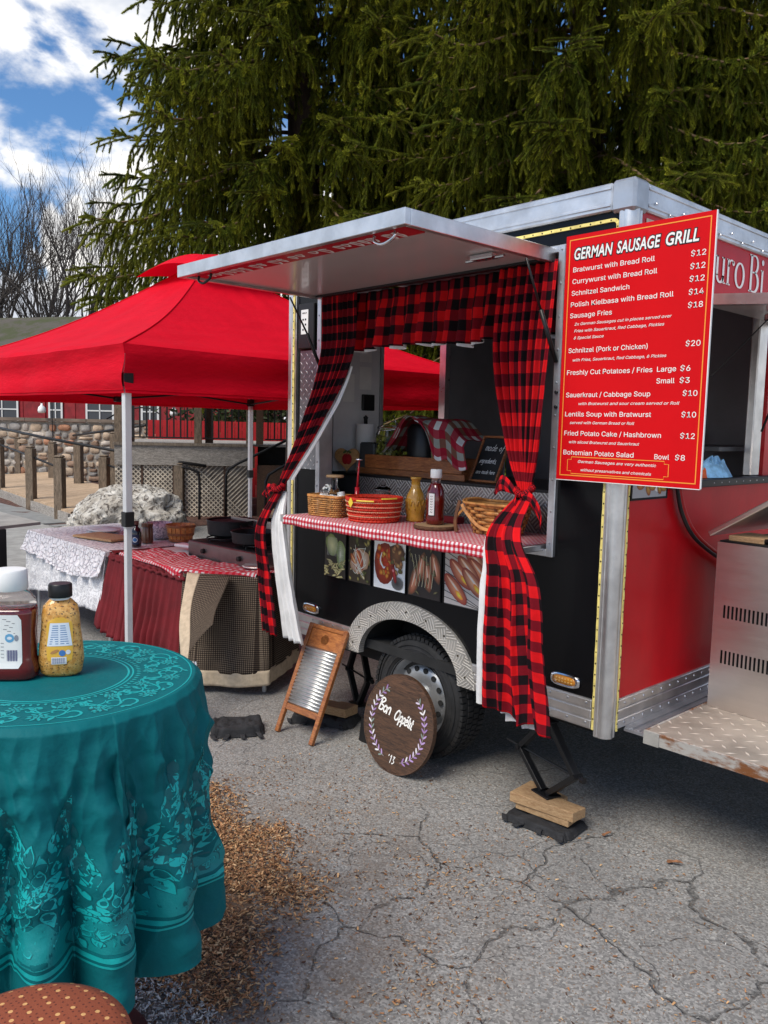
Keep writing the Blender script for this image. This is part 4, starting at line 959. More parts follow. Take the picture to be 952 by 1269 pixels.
# five food pictures under the shelf
def food_panel(x0, x1, z0, z1, kind, seed):
    o = B_('photo_panel', m_blackpanel, (x0 - .006, x1 + .006, -.006, -.001, z0 - .006, z1 + .006))
    w_, h_ = x1 - x0, z1 - z0; F = Frame((x0, -.0066, z0), (1, 0, 0), (0, 0, 1)); mb = MB(); r = random.Random(seed); L = [0]
    def nx(): L[0] += .00012; return L[0]
    bgc = {'leaf': (.045, .04, .035), 'wrap': (.05, .04, .03), 'bowl': (.50, .50, .50), 'dark': (.03, .025, .025), 'saus': (.28, .26, .25)}[kind]
    ppoly(mb, F, [(0, 0), (w_, 0), (w_, h_), (0, h_)], bgc, 0); BOOST = 1.6
    def blob(cx, cy, rx, ry, rot, c, e, wob=.25, n=16):
        # keep inside the picture
        hh = nx(); pts = []
        for k in range(n):
            a = 2 * pi * k / n; rr = 1 + wob * mnoise.noise(Vector((cos(a) * 1.5 + cx * 90, sin(a) * 1.5, cy * 70)))
            x, y = rx * rr * cos(a), ry * rr * sin(a); x, y = cx + x * cos(rot) - y * sin(rot), cy + x * sin(rot) + y * cos(rot)
            pts.append((min(w_, max(0, x)), min(h_, max(0, y))))
        b = len(mb.v); cxx, cyy = min(w_, max(0, cx)), min(h_, max(0, cy)); mb.has_col = True
        mb.v += [tuple(F.p(cxx, cyy, hh))] + [tuple(F.p(u, v, hh)) for u, v in pts]; mb.uv += [(0, 0)] * (n + 1); mb.col += [(*c, 1)] + [(*e, 1)] * n
        mb.f += [(b, b + 1 + k, b + 1 + (k + 1) % n) for k in range(n)]
    def sausage(cx, cy, L_, w2, rot, c, e):
        blob(cx, cy, L_, w2, rot, c, e, .08, 20); blob(cx - .15 * w2, cy + w2 * .38, L_ * .7, w2 * .2, rot, tuple(min(1, q * 1.8 + .15) for q in c), c, .1)
    if kind == 'leaf':
        blob(.07 * w_ * 5, h_ * .66, w_ * .30, h_ * .22, .2, (.42, .44, .24), (.13, .17, .06)); blob(w_ * .78, h_ * .5, w_ * .2, h_ * .30, 0, (.50, .50, .34), (.16, .20, .08))
        for k in range(34): blob(r.uniform(0, w_), r.uniform(0, h_ * .35), w_ * r.uniform(.05, .16), h_ * .02, r.uniform(-1, 1), (.42, .38, .24), (.20, .17, .08))
        for k in range(9): pstroke(mb, F, [(w_ * (.15 + .07 * k), h_ * .45), (w_ * (.2 + .05 * k), h_ * .84)], .002, (.55, .56, .36), nx())
        for k in range(5): pstroke(mb, F, [(w_ * .78 + .03 * cos(t) * (1 - .16 * k), h_ * .5 + .07 * sin(t) * (1 - .16 * k)) for t in np.linspace(0, 6.2, 16)], .0015, (.10, .14, .06), nx())
    if kind == 'wrap':
        for k in range(40): blob(r.uniform(0, w_), r.uniform(h_ * .05, h_), w_ * r.uniform(.05, .14), h_ * r.uniform(.02, .06), r.uniform(0, 3), r.choice([(.30, .26, .10), (.12, .13, .05), (.40, .34, .20), (.05, .04, .03)]), (.04, .035, .02))
        blob(w_ * .55, h_ * .45, w_ * .36, h_ * .30, -1.0, (.62, .50, .36), (.25, .15, .09)); sausage(w_ * .52, h_ * .5, w_ * .36, w_ * .14, -1.1, (.45, .13, .05), (.18, .04, .02)); sausage(w_ * .30, h_ * .42, w_ * .3, w_ * .1, -.9, (.52, .20, .08), (.2, .05, .02))
        for k in range(10): pstroke(mb, F, curve_pts([(r.uniform(.1, .5) * w_, r.uniform(.1, .8) * h_, 0), (r.uniform(.3, .7) * w_, r.uniform(.2, .8) * h_, 0), (r.uniform(.5, .9) * w_, r.uniform(.1, .8) * h_, 0)], 5), .003, (.62, .56, .36), nx())
    if kind == 'bowl':
        blob(w_ * .34, h_ * .50, w_ * .33, h_ * .42, 0, (.30, .05, .02), (.12, .02, .01), .05)
        for k in range(26): blob(w_ * r.uniform(.12, .54), h_ * r.uniform(.18, .84), w_ * r.uniform(.05, .09), w_ * r.uniform(.05, .08), r.uniform(0, 3), r.choice([(.62, .22, .04), (.50, .10, .02), (.72, .34, .08), (.35, .05, .02)]), (.20, .03, .01))
        pstroke(mb, F, curve_pts([(w_ * .27, h_ * .72, 0), (w_ * .22, h_ * .55, 0), (w_ * .33, h_ * .42, 0), (w_ * .38, h_ * .45, 0)], 5), .010, (.85, .82, .72), nx(), True)
        blob(w_ * .74, h_ * .72, w_ * .24, h_ * .22, .2, (.16, .08, .04), (.05, .03, .02))
        for k in range(14): blob(w_ * r.uniform(.55, .97), h_ * r.uniform(.35, .9), w_ * .07, w_ * .05, r.uniform(0, 3), r.choice([(.32, .17, .08), (.42, .26, .12), (.10, .12, .04)]), (.09, .05, .03))
        blob(w_ * .78, h_ * .16, w_ * .18, h_ * .13, 0, (.03, .03, .03), (.10, .10, .10), .03); sausage(w_ * .68, h_ * .33, w_ * .06, h_ * .18, .3, (.30, .04, .04), (.1, .01, .01))
    if kind == 'dark':
        for k, (cx, cy, rot) in enumerate(((.2, .30, 1.25), (.62, .42, 1.75), (.40, .55, 1.35), (.85, .6, 1.9))):
            blob(w_ * cx, h_ * cy, h_ * .30, w_ * .15, rot, (.30, .20, .12), (.08, .04, .025)); sausage(w_ * cx, h_ * cy, h_ * .27, w_ * .115, rot, (.42, .20, .13), (.14, .05, .03))
        for k in range(16): blob(w_ * r.random(), h_ * r.uniform(.05, 1), w_ * .08, h_ * .02, r.uniform(0, 3), (.16, .15, .08), (.04, .03, .02))
        for k in range(7): pstroke(mb, F, curve_pts([(w_ * (.15 + .1 * k), h_ * .2, 0), (w_ * (.2 + .1 * k), h_ * .5, 0), (w_ * (.1 + .12 * k), h_ * .8, 0)], 4), .002, (.45, .38, .28), nx())
    if kind == 'saus':
        for k in range(9): pstroke(mb, F, [(0, h_ * .12 * k), (w_, h_ * (.12 * k - .35) if h_ * (.12 * k - .35) > 0 else 0)], .004, (.05, .05, .05), nx())
        for k, (cx, cy) in enumerate(((.74, .88), (.86, .66), (.60, .66), (.40, .58), (.72, .46), (.28, .30))):
            sausage(w_ * cx, h_ * cy, w_ * .37, w_ * .145, -.72, (.50, .20, .12) if k % 2 else (.55, .26, .17), (.17, .035, .03)); blob(w_ * cx + w_ * .10, h_ * cy - w_ * .1, w_ * .12, w_ * .05, -.72, (.80, .42, .08), (.5, .14, .04))
    mb.col = [tuple(min(.9, (q * 2.3) ** 1.3) for q in c[:3]) + (1,) for c in mb.col]; mb.build('printed_food', m_print, o, fixn=False)
for i, (x0, x1, kd) in enumerate(((-1.835, -1.655, 'leaf'), (-1.625, -1.45, 'wrap'), (-1.42, -1.185, 'bowl'), (-1.16, -.94, 'dark'), (-.91, -.655, 'saus'))):
    food_panel(x0, x1, .86, 1.125, kd, i)

# ================================================================ CURTAINS
def curtain_surface(sections, nfold, amp, nu, nv, fabric_w, phase=0.0, sharp=1.0):
    """sections: list of (v, centre(x,y,z), half-width vector(x,y,z), depth amp)"""
    def at(v):
        n = len(sections)
        for i in range(n - 1):
            a, b = sections[i], sections[i + 1]
            if v <= b[0] + 1e-9 or i == n - 2:
                t = min(1.0, (v - a[0]) / (b[0] - a[0])); h = b[0] - a[0]
                def herm(k):
                    p1, p2 = Vector(a[k]), Vector(b[k]); p0 = Vector(sections[max(i - 1, 0)][k]); p3 = Vector(sections[min(i + 2, n - 1)][k])
                    d0 = max(1e-6, b[0] - sections[max(i - 1, 0)][0]); d1 = max(1e-6, sections[min(i + 2, n - 1)][0] - a[0])
                    m1 = (p2 - p0) / d0 * h; m2 = (p3 - p1) / d1 * h
                    return p1 * (2 * t ** 3 - 3 * t * t + 1) + m1 * (t ** 3 - 2 * t * t + t) + p2 * (-2 * t ** 3 + 3 * t * t) + m2 * (t ** 3 - t * t)
                return herm(1), herm(2), lerp(a[3], b[3], t)
    def f(u, v):
        c, hw, am = at(v)
        q = 2 * u - 1; ph = u * nfold * 2 * pi + phase + 1.3 * mnoise.noise(Vector((u * 3.1, v * 2.3, phase)))
        d = am * (sin(ph) + .35 * sin(2.3 * ph + 1) + .25 * mnoise.noise(Vector((u * 9, v * 7, 3))))
        nrm = hw.cross(Vector((0, 0, 1))).normalized() if hw.length > 0 else Vector((0, -1, 0))
        sh = q + .10 * sin(ph * 1.0 + pi / 2) / max(nfold, 1) * 1.8
        return c + hw * sh + nrm * d * amp
    return f
# valance
def val(u, v):
    x = lerp(-1.86, -.33, u); ph = u * 17 * 2 * pi + 1.6 * sin(u * 9)
    z0 = 2.405; drop = .300 + .006 * sin(u * 13) + .014 * mnoise.noise(Vector((u * 5, 0, 2)))
    y = .045 - .028 * v + (.008 + .020 * v) * sin(ph) + .012 * v * sin(ph * .37) + .01 * mnoise.noise(Vector((u * 20, v * 3, 0)))
    return (x, y, z0 - drop * v)
mb = MB(); mb.grid(val, 260, 20, uvf=lambda u, v: (u * 2.6, 2 - .31 * v))
vt = thing('curtain_valance', 'short ruffled red and black check valance across the top of the serving window', 'valance', (0, 0, 0))
mb.build('check_cloth', m_buffalo_small, vt, smooth=True, solid=.003)
mb = MB(); mb.grid(lambda u, v: Vector(val(u, .93 + .09 * v * (1 + .4 * sin(u * 40)))) + Vector((0, .007, 0)), 260, 3); mb.build('white_lining', m_whitecloth, vt, smooth=True)
# right curtain: hangs from the frame top, tied, then falls over the shelf end
kR = Vector((-.335, -.155, 1.445))
rc = thing('tied_curtain', 'right red and black check curtain tied with a bow beside the menu board', 'curtain', (0, 0, 0), group='buffalo check curtains of the serving window')
up = curtain_surface([(0, (-.46, -.030, 2.40), (.155, 0, 0), .010), (.45, (-.465, -.055, 2.02), (.15, 0, 0), .016), (.8, (-.385, -.12, 1.62), (.085, -.01, 0), .018), (1, tuple(kR), (.030, -.008, 0), .012)], 6.5, 1.0, 110, 60, 1.1)
mb = MB(); mb.grid(up, 120, 70, uvf=lambda u, v: (u * .60, 3 - v * .98)); mb.build('check_cloth', m_buffalo, rc, smooth=True, solid=.003)
lo = curtain_surface([(0, tuple(kR + Vector((0, -.004, -.01))), (.034, -.008, 0), .012), (.15, (-.300, -.335, 1.29), (.080, -.01, 0), .014), (.3, (-.232, -.362, 1.13), (.125, -.01, 0), .014), (.62, (-.215, -.362, .86), (.148, -.01, 0), .016), (1, (-.205, -.338, .560), (.172, -.015, .0), .017)], 3.6, 1.0, 110, 60, 1.1, phase=1.1)
mb = MB(); mb.grid(lambda u, v: Vector(lo(u, v)) + Vector((0, 0, (-.035 * (u - .35) - .012 * sin(u * 14)) * v)), 120, 80, uvf=lambda u, v: (u * .52, 2 - v * .95)); mb.build('check_cloth', m_buffalo, rc, smooth=True, solid=.003)
def lining(f0, u0, u1, dx, dy, name, par, v0=.05, v1=1.0, zoff=0.0):
    mb = MB()
    mb.grid(lambda u, v: (Vector(f0(lerp(u0, u1, u), lerp(v0, v1, v))) + Vector((dx * (1 - u) * min(1, v * 3), dy, zoff * v))), 20, 50); mb.build(name, m_whitecloth, par, smooth=True)
lining(lo, 0.0, .45, -.055, .028, 'white_lining', rc, .03, 1.0, -.005)
mb = MB(); mb.grid(lambda u, v: Vector(lo(lerp(.35, .8, u), lerp(.8, 1, v))) + Vector((0, .03, -.035 * v)), 14, 8); mb.build('white_lining', m_whitecloth, rc, smooth=True)
def knot(k, s, par, tails):
    mb = MB(); ring = []
    for i in range(20):
        a = 2 * pi * i / 20; ring.append((k[0] + s * 1.05 * cos(a), k[1] + s * .62 * sin(a), k[2] + .012 * sin(a * 2 + 1) + .006 * cos(a)))
    mb.tube(ring, [s * (.42 + .1 * sin(i * 1.9)) for i in range(20)], 8, closed=True)
    for (pts, wds) in tails:
        P = curve_pts([Vector(k) + Vector(p) for p in pts], 5); n = len(P); vs = []; uv = []
        for i, p in enumerate(P):
            w_ = lerp(wds[0], wds[1], sin(pi * min(1, i / (n - 1) * 1.0)) if wds[2] else i / (n - 1)); vs += [p + Vector((0, .004, w_)), p + Vector((0, -.006, 0)), p + Vector((0, .004, -w_))]; uv += [(i * .02, 0), (i * .02, w_), (i * .02, 2 * w_)]
        mb.add(vs, [(3 * i + j, 3 * i + j + 1, 3 * i + j + 4, 3 * i + j + 3) for i in range(n - 1) for j in (0, 1)], uv)
    mb.uv = [(a * 1.1 + .02, b * 2.2 + .01) for a, b in mb.uv]
    mb.build('tie_bow', m_buffalo, par, smooth=True)
knot(kR + Vector((0, -.012, 0)), .034, rc, [([(-.02, -.03, 0), (-.06, -.045, .03), (-.10, -.04, .028), (-.13, -.03, -.012)], (.010, .034, True)), ([(.015, -.03, -.01), (.055, -.02, -.03), (.085, .0, -.09), (.092, .0, -.14)], (.012, .03, True)), ([(-.01, -.04, -.01), (.0, -.055, -.04), (.01, -.05, -.07)], (.02, .012, False))])
# left curtain, pulled out over the left end of the shelf
kL = Vector((-1.985, -.215, 1.35))
lc = thing('tied_curtain', 'left red and black check curtain pulled aside with white lining hanging below its knot', 'curtain', (0, 0, 0), group='buffalo check curtains of the serving window')
upL = curtain_surface([(0, (-1.715, -.030, 2.405), (.145, 0, 0), .008), (.35, (-1.695, -.06, 2.06), (.150, -.01, 0), .012), (.7, (-1.825, -.13, 1.69), (.118, -.02, .02), .014), (1, tuple(kL), (.030, -.01, 0), .010)], 6.5, 1.0, 110, 60, 1.1, phase=.4)
mb = MB(); mb.grid(upL, 120, 70, uvf=lambda u, v: (u * .60 + .03, 3 - v * 1.12)); mb.build('check_cloth', m_buffalo, lc, smooth=True, solid=.003)
lining(lambda u, v: upL(1 - u, v), 0.0, .3, .034, .022, 'white_lining', lc, .40, .96)
loL = curtain_surface([(0, tuple(kL + Vector((0, -.004, -.01))), (.030, -.01, 0), .010), (.25, (-2.045, -.30, 1.13), (.045, -.012, 0), .012), (.6, (-2.06, -.265, .85), (.068, -.014, 0), .012), (1, (-2.045, -.235, .515), (.082, -.014, .0), .010)], 3, 1.0, 60, 60, .7, phase=.2)
mb = MB(); mb.grid(loL, 70, 70, uvf=lambda u, v: (u * .34 + .02, 2 - v * .86)); mb.build('check_cloth', m_buffalo, lc, smooth=True, solid=.003)
wl = curtain_surface([(0, tuple(kL + Vector((.02, .02, -.02))), (.02, -.003, 0), .006), (.22, (-1.930, -.262, 1.15), (.070, -.010, 0), .012), (1, (-1.865, -.20, .50), (.098, -.012, .0), .014)], 3, 1.0, 60, 60, .7, phase=.9)
mb = MB(); mb.grid(wl, 60, 50); mb.build('white_lining', m_whitecloth, lc, smooth=True, solid=.002)
knot(kL + Vector((0, -.01, 0)), .036, lc, [([(-.02, -.02, 0), (-.06, -.03, .0), (-.10, -.02, -.03), (-.125, -.02, -.045)], (.010, .022, True)), ([(-.01, -.03, -.01), (-.05, -.03, -.035), (-.085, -.02, -.055)], (.010, .016, True))])

# ================================================================ MENU BOARD
sg = thing('menu_board', 'large red menu board headed German Sausage Grill with white prices', 'menu sign', (0, 0, 0))
SX0, SX1, SZ0, SZ1 = -.272, .352, 1.502, 2.482; SW, SH = SX1 - SX0, SZ1 - SZ0
mb = MB(); mb.box(SX0, SX1, -.034, -.028, SZ0, SZ1); mb.build('board', m_sign_red, sg)
mb = MB(); mb.box(SX1 + .0005, SX1 + .0035, -.035, -.027, SZ0, SZ1); mb.box(SX0, SX1, -.035, -.027, SZ0 - .003, SZ0 - .0005); mb.build('board_edge', m_white, sg)
F = Frame((SX0, -.0345, SZ0), (1, 0, 0), (0, 0, 1))
def rect_line(mb, F, x0, x1, y0, y1, wd, h=.0003):
    for a, b, c, d in ((x0, x1, y0, y0 + wd), (x0, x1, y1 - wd, y1), (x0, x0 + wd, y0 + wd, y1 - wd), (x1 - wd, x1, y0 + wd, y1 - wd)): ppoly(mb, F, [(a, c), (b, c), (b, d), (a, d)], (1, 1, 1), h)
mb = MB(); rect_line(mb, F, .016, SW - .016, .016, SH - .016, .0042); mb.build('border_line', m_orange_line, sg, fixn=False)
bx0, bx1, by0, by1 = .085 * SW, .80 * SW, .026, .094
nt = .018
pl = [(bx0 + nt, by1), (bx1 - nt, by1), (bx1 - nt, by1 - nt * .6), (bx1, by1 - nt * .6), (bx1, by0 + nt * .6), (bx1 - nt, by0 + nt * .6), (bx1 - nt, by0), (bx0 + nt, by0), (bx0 + nt, by0 + nt * .6), (bx0, by0 + nt * .6), (bx0, by1 - nt * .6), (bx0 + nt, by1 - nt * .6), (bx0 + nt, by1)]
mb = MB(); pstroke(mb, F, pl, .0032, (1, 1, 1), .0003); mb.build('notched_border', m_orange_line, sg, fixn=False)
rows = [('Bratwurst with Bread Roll', .062, .635, .136), ('Currywurst with Bread Roll', .06, .655, .183), ('Schnitzel Sandwich', .058, .475, .230), ('Polish Kielbasa with Bread Roll', .056, .768, .276), ('Sausage Fries', .054, .362, .321),
        ('Schnitzel (Pork or Chicken)', .054, .62, .463), ('Freshly Cut Potatoes / Fries', .05, .66, .553), ('Large', .69, .812, .553), ('Small', .69, .806, .597), ('Sauerkraut / Cabbage Soup', .05, .655, .645), ('Lentils Soup with Bratwurst', .05, .668, .724), ('Fried Potato Cake / Hashbrown', .05, .74, .803), ('Bohemian Potato Salad', .05, .565, .883), ('Bowl', .705, .80, .885)]
for t_, a, b, y in rows: text_mb(t_, F, a * SW, b * SW, SH * (1 - y) - .012, .0365, h=.0006, bold=.004).build('menu_line', m_text_white, sg, fixn=False)
for t_, y in (('$12', .139), ('$12', .185), ('$12', .230), ('$14', .277), ('$18', .324), ('$20', .463), ('$6', .553), ('$3', .597), ('$10', .645), ('$10', .724), ('$12', .803), ('$8', .885)):
    text_mb(t_, F, (.862 if len(t_) == 3 else .838) * SW, (.952 if len(t_) == 3 else .90) * SW, SH * (1 - y) - .0125, .0390, h=.0006, bold=.004).build('price', m_text_white, sg, fixn=False)
for t_, a, b, y in (('2x German Sausages cut in pieces served over', .09, .765, .357), ('Fries with Sauerkraut, Red Cabbage, Pickles', .09, .72, .385), ('& Special Sauce', .09, .312, .413), ('with Fries, Sauerkraut, Red Cabbage, & Pickles', .09, .745, .503), ('with Bratwurst and sour cream served or Roll', .15, .845, .682), ('served with German Bread or Roll', .09, .558, .760), ('with sliced Bratwurst and Sauerkraut', .09, .60, .840), ('German Sausages are very authentic', .165, .72, .920), ('without preservatives and chemicals', .19, .69, .954)):
    text_mb(t_, F, a * SW, b * SW, SH * (1 - y) - .0075, .0215, h=.0006, bold=.004, shear=.25).build('menu_line', m_text_white, sg, fixn=False)
for nm, mt, bd, h in (('title_outline', m_text_black, .085, .0005), ('title', m_text_white, .022, .0009)):
    tb = MB()
    for wd_, a, b in (('GERMAN', .066, .345), ('SAUSAGE', .375, .665), ('GRILL', .70, .905)): text_mb(wd_, F, a * SW - (.004 if bd > .05 else 0), b * SW + (.004 if bd > .05 else 0), SH * (1 - .098), .062, h=h, bold=bd, shear=.16, mb=tb, spacing=1.04, font=False)
    tb.build(nm, mt, sg, fixn=False)
for z in (1.86, 1.80): MB().lathe([(.008, 0), (.007, .006), (0, .008)], 10, M=Matrix.Translation((-.298, -.022, z)) @ Matrix.Rotation(pi / 2, 4, 'X')).build('bolt', m_blackmetal, T)

# ================================================================ ON THE SERVING SHELF
ZS = 1.2185
gc = thing('checked_shelf_cloth', 'thin red and white gingham cloth spread over the outer serving shelf', 'table cloth', (0, 0, 0))
def gcf(u, v):
    x = lerp(-1.835, -.345, u); L = v * .605
    wv = .002 * mnoise.noise(Vector((x * 9, v * 5, 0)))
    if L < .555: return (x + .02 * (v - .5) * (1 if u < .1 else 0), .26 - L, ZS - .0015 + wv * .5)
    d = L - .555; return (x, -.2965 - .004 * sin(x * 37) * d / .05 - .002, ZS - .0015 - d - .002 * sin(x * 15))
mb = MB(); mb.grid(gcf, 200, 60, uvf=lambda u, v: (u * 1.49, v * .6)); mb.build('gingham', m_gingham, gc, smooth=True, solid=.0015)

def woven_basket(name, label, loc, rz, rt, rb, h, mt, rim_m, sq=None, nst=30, nrow=9, group=None, amp=.004, extra=None):
    t = thing(name, label, 'basket', loc, rz, group)
    def surf(a, z, r_off=0.0):
        q = z / h; r = lerp(rb, rt, q) + r_off; ca, sa = cos(a), sin(a)
        if sq: ax, ay, e = sq; return Vector((math.copysign(abs(ca) ** (2 / e), ca) * r * ax, math.copysign(abs(sa) ** (2 / e), sa) * r * ay, z))
        return Vector((r * ca, r * sa, z))
    mb = MB()
    for j in range(nrow):
        z0 = h * (j + .5) / nrow; n = nst * 4
        mb.tube([surf(2 * pi * k / n, z0, amp * (1 if (k // 2 + j) % 2 else -1) * .8) for k in range(n)], h / nrow * .44, 5, closed=True)
    mb.build('weave', mt, t, smooth=True, fixn=False)
    mb = MB()
    for k in range(nst): mb.tube([surf(2 * pi * k / nst, z, 0.0) for z in (0.0, h * .5, h)], .0028, 4)
    mb.build('stake', rim_m, t, smooth=True, kind='stuff')
    mb = MB()
    for dz, rr in ((0, .005), (.006, .004)): mb.tube([surf(2 * pi * k / 48, h + dz - .002, .003) for k in range(48)], rr, 6, closed=True)
    mb.build('rim', rim_m, t, smooth=True)
    mb = MB(); mb.lathe([(0, 0), (rb * .98, 0), (rb * .98, .004), (0, .004)], 40, sq=sq); mb.build('base', mt, t)
    return t
bk = woven_basket('wicker_basket', 'small rectangular wicker basket of cutlery and napkins at the left end of the shelf', (-1.665, -.105, ZS), radians(10), .112, .106, .108, m_wicker, m_wicker2, (1.0, .70, 7), 26, 10)
rb = woven_basket('woven_bowl', 'round red basket with pale stitched bands and a small yellow tag', (-1.365, -.065, ZS), 0, .142, .124, .118, m_redrope, m_redrope, None, 40, 8, amp=.002)
mb = MB()
for z in (.030, .054, .078, .101):
    n = 90
    for k in range(n):
        a0 = 2 * pi * k / n; a1 = a0 + 2 * pi / n * .72; r = lerp(.124, .142, z / .118) + .0085
        mb.tube([(r * cos(a0), r * sin(a0), z), (r * cos(a1), r * sin(a1), z + .0025)], .0026, 4)
mb.build('stitch', m_stitch, rb, kind='stuff')
mb = MB(); Ft = Frame((0, 0, 0), (1, 0, 0), (0, 0, 1))
mb.prism([(-.018, .10), (0, .075), (.018, .10), (.008, .118), (0, .125), (-.008, .118)], -.158, -.156); mb.v = [tuple(Matrix.Rotation(radians(-1), 4, 'Z') @ Vector(p)) for p in mb.v]
mb.build('tag', mat('yellow_tag', (.85, .62, .05), .5), rb)
mb = MB(); mb.tube([(.152 * cos(a), .152 * sin(a), .112) for a in np.linspace(-1.35, -.75, 8)], .0045, 5); mb.tube([(.152 * cos(a), .152 * sin(a), .125) for a in np.linspace(-.5, .1, 8)], .004, 5); mb.build('ribbon', MATS['yellow_tag'], rb)
# things standing in the small basket
def at_(o, x, y, z): o.location = (x, y, z); return o
c1 = thing('glass_cruet', 'clear glass cruet with a flat wooden stopper standing in the small wicker basket', 'bottle', (-1.655, -.09, ZS + .006))
MB().lathe([(0, 0), (.036, 0), (.038, .01), (.038, .09), (.030, .125), (.014, .15), (.012, .195), (.015, .20)], 28).build('glass', m_glass, c1, smooth=True)
MB().lathe([(0, 0), (.034, 0), (.034, .05), (0, .052)], 20, c=(0, 0, .005)).build('oil', mat('pale_oil', (.5, .5, .42), .1, trans=.6), c1, smooth=True)
MB().lathe([(0, .198), (.046, .200), (.050, .206), (.046, .213), (0, .214)], 24).build('stopper', m_wood_block, c1, smooth=True, auto=40)
for i, (x, y, h, r, lb) in enumerate(((-1.735, -.12, .13, .024, 'frosted plastic cup with black contents at the left end of the wicker basket'), (-1.60, -.07, .125, .022, 'white paper cup leaning beside the glass cruet'))):
    c = thing('small_cup', lb, 'cup', (x, y, ZS + .006)); M_ = Matrix.Rotation(.25 * (-1) ** i, 4, 'Y')
    MB().lathe([(0, 0), (r * .8, 0), (r, h), (r * .93, h), (r * .75, .004)], 20, M=M_).build('cup_body', m_white if i else m_clear, c, smooth=True, auto=50)
    if i == 0: MB().lathe([(0, .01), (r * .75, .01), (r * .82, h * .6), (0, h * .62)], 14, M=M_).build('filling', m_blackmetal, c, smooth=True)
nb = MB()
for k in range(7):
    M_ = Matrix.Translation((-.05 + .023 * k, -.03 + .012 * (k % 3), .098 + .006 * (k % 2))) @ Matrix.Rotation(.4 * sin(k * 2), 4, 'Y') @ Matrix.Rotation(k * .7, 4, 'Z'); nb.box(-.032, .032, -.018, .018, -.008, .008, bev=.006, M=M_)
o = nb.build('napkins', m_papertowel, None, kind='stuff'); at_(o, -1.665, -.105, ZS); tag(o, 'folded white napkins heaped in the small wicker basket', 'napkins')
s_ = thing('salt_shaker', 'black and white patterned shaker at the left rear of the wicker basket', 'shaker', (-1.74, -.07, ZS + .006))
MB().lathe([(0, 0), (.022, 0), (.022, .09), (.024, .10), (.030, .135), (.018, .155), (0, .16)], 18).build('shaker_body', mat('patterned_shaker', fn=lambda g, co, P: g.mix(g.m('GREATER_THAN', g.noise(co.outputs['Object'], 60, 1), .5), (.7, .7, .68), (.02, .02, .02)), rough=.3), s_, smooth=True)
sp = thing('serving_spoon', 'red handled spoon standing between the wicker basket and red basket', 'spoon', (-1.545, -.03, ZS))
mb = MB(); mb.tube([(0, 0, .01), (.004, 0, .16)], [.011, .013], 12); mb.tube([(.004, 0, .16), (.010, .006, .30)], [.006, .004], 8); mb.build('handle', mat('red_plastic', (.45, .01, .02), .25, coat=.4), sp, smooth=True)
MB().lathe([(0, .0), (.018, .004), (.022, .012), (.0, .010)], 16, c=(.010, .006, .298)).build('spoon_bowl', m_chrome, sp, smooth=True)
jr = thing('glass_jar', 'empty clear glass jar with a knob lid behind the red basket', 'jar', (-1.50, .12, ZS))
MB().lathe([(0, 0), (.048, 0), (.050, .01), (.050, .10), (.042, .125), (.040, .14)], 30).build('glass', m_glass, jr, smooth=True)
MB().lathe([(.044, .14), (.046, .15), (.02, .162), (.010, .168), (.016, .182), (0, .19)], 26).build('lid', m_glass, jr, smooth=True)
# mustard decanter
md = thing('mustard_carafe', 'embossed glass carafe filled with yellow mustard beside the red basket', 'carafe', (-1.235, .105, ZS))
MB().lathe([(0, 0), (.044, 0), (.048, .008), (.046, .03), (.050, .05), (.050, .115), (.046, .135), (.030, .165), (.024, .18), (.024, .215), (.029, .218), (.029, .228), (.022, .23)], 36).build('glass', m_mustglass, md, smooth=True)
mb = MB()
for k in range(10):
    a = 2 * pi * k / 10; mb.tube([(.051 * cos(a + q), .051 * sin(a + q), .055 + .028 * (1 + sin(q * 9))) for q in np.linspace(0, .45, 10)], .0035, 5)
mb.build('embossing', m_mustglass, md, kind='stuff', smooth=True)
MB().lathe([(0, .23), (.024, .23), (.024, .226), (0, .226)], 20).build('mustard_surface', m_must, md)
# ketchup on a round board
bd = thing('round_board', 'round slice of wood with a bark edge under the ketchup bottle', 'board', (-.955, -.035, ZS))
MB().lathe([(0, 0), (.101, 0), (.106, .004), (.107, .014), (.104, .019), (.098, .0195)], 40, caps=False).build('bark_edge', mat('bark_rim', (.10, .045, .02), .85, var=.4, vs=60), bd, smooth=True)
MB().lathe([(0, .0195), (.099, .0195)], 40, caps=False).build('board_top', m_wood_block, bd)
kb = thing('ketchup_bottle', 'ketchup bottle with a white cap and upright label standing on the round board', 'bottle', (-.965, -.03, ZS + .0195))
PK = [(0, 0), (.036, 0), (.042, .006), (.043, .03), (.040, .06), (.043, .095), (.044, .125), (.038, .165), (.028, .190), (.022, .200)]
MB().lathe(PK, 32, sq=(1, .9, 2.6)).build('ketchup', m_ketchup, kb, smooth=True)
MB().lathe([(.0225, .1995), (.0215, .225), (.024, .228)], 28).build('neck', m_clear, kb, smooth=True)
MB().lathe([(0, .225), (.026, .225), (.0275, .228), (.0275, .262), (.0255, .266), (0, .267)], 36).build('cap', m_white, kb, smooth=True, auto=40)
def wrap(R_, a0):
    return lambda u, v, h=0: Vector(((R_ + h) * cos(a0 + u / R_), (R_ + h) * sin(a0 + u / R_), v))
mb = MB(); w1 = wrap(.0445, radians(-72)); 
for x0, x1, col, h in ((-.017, .017, (.015, .012, .012), .0), (-.0145, .0145, (.78, .77, .74), .0006)):
    mb.grid(lambda u, v: w1(lerp(x0, x1, u), lerp(.045 if h == 0 else .048, .155 if h == 0 else .152, v), h), 6, 3); mb.col[-28:] = [(*col, 1)] * 28
mb.has_col = True
for k in range(7): 
    zc = .060 + k * .0125; pstroke(mb, w1, [(-.006, zc), (-.002, zc + .006), (.001, zc), (.006, zc + .005)], .0024, (.05, .02, .02), .0012)
mb.build('label', m_print, kb, fixn=False)
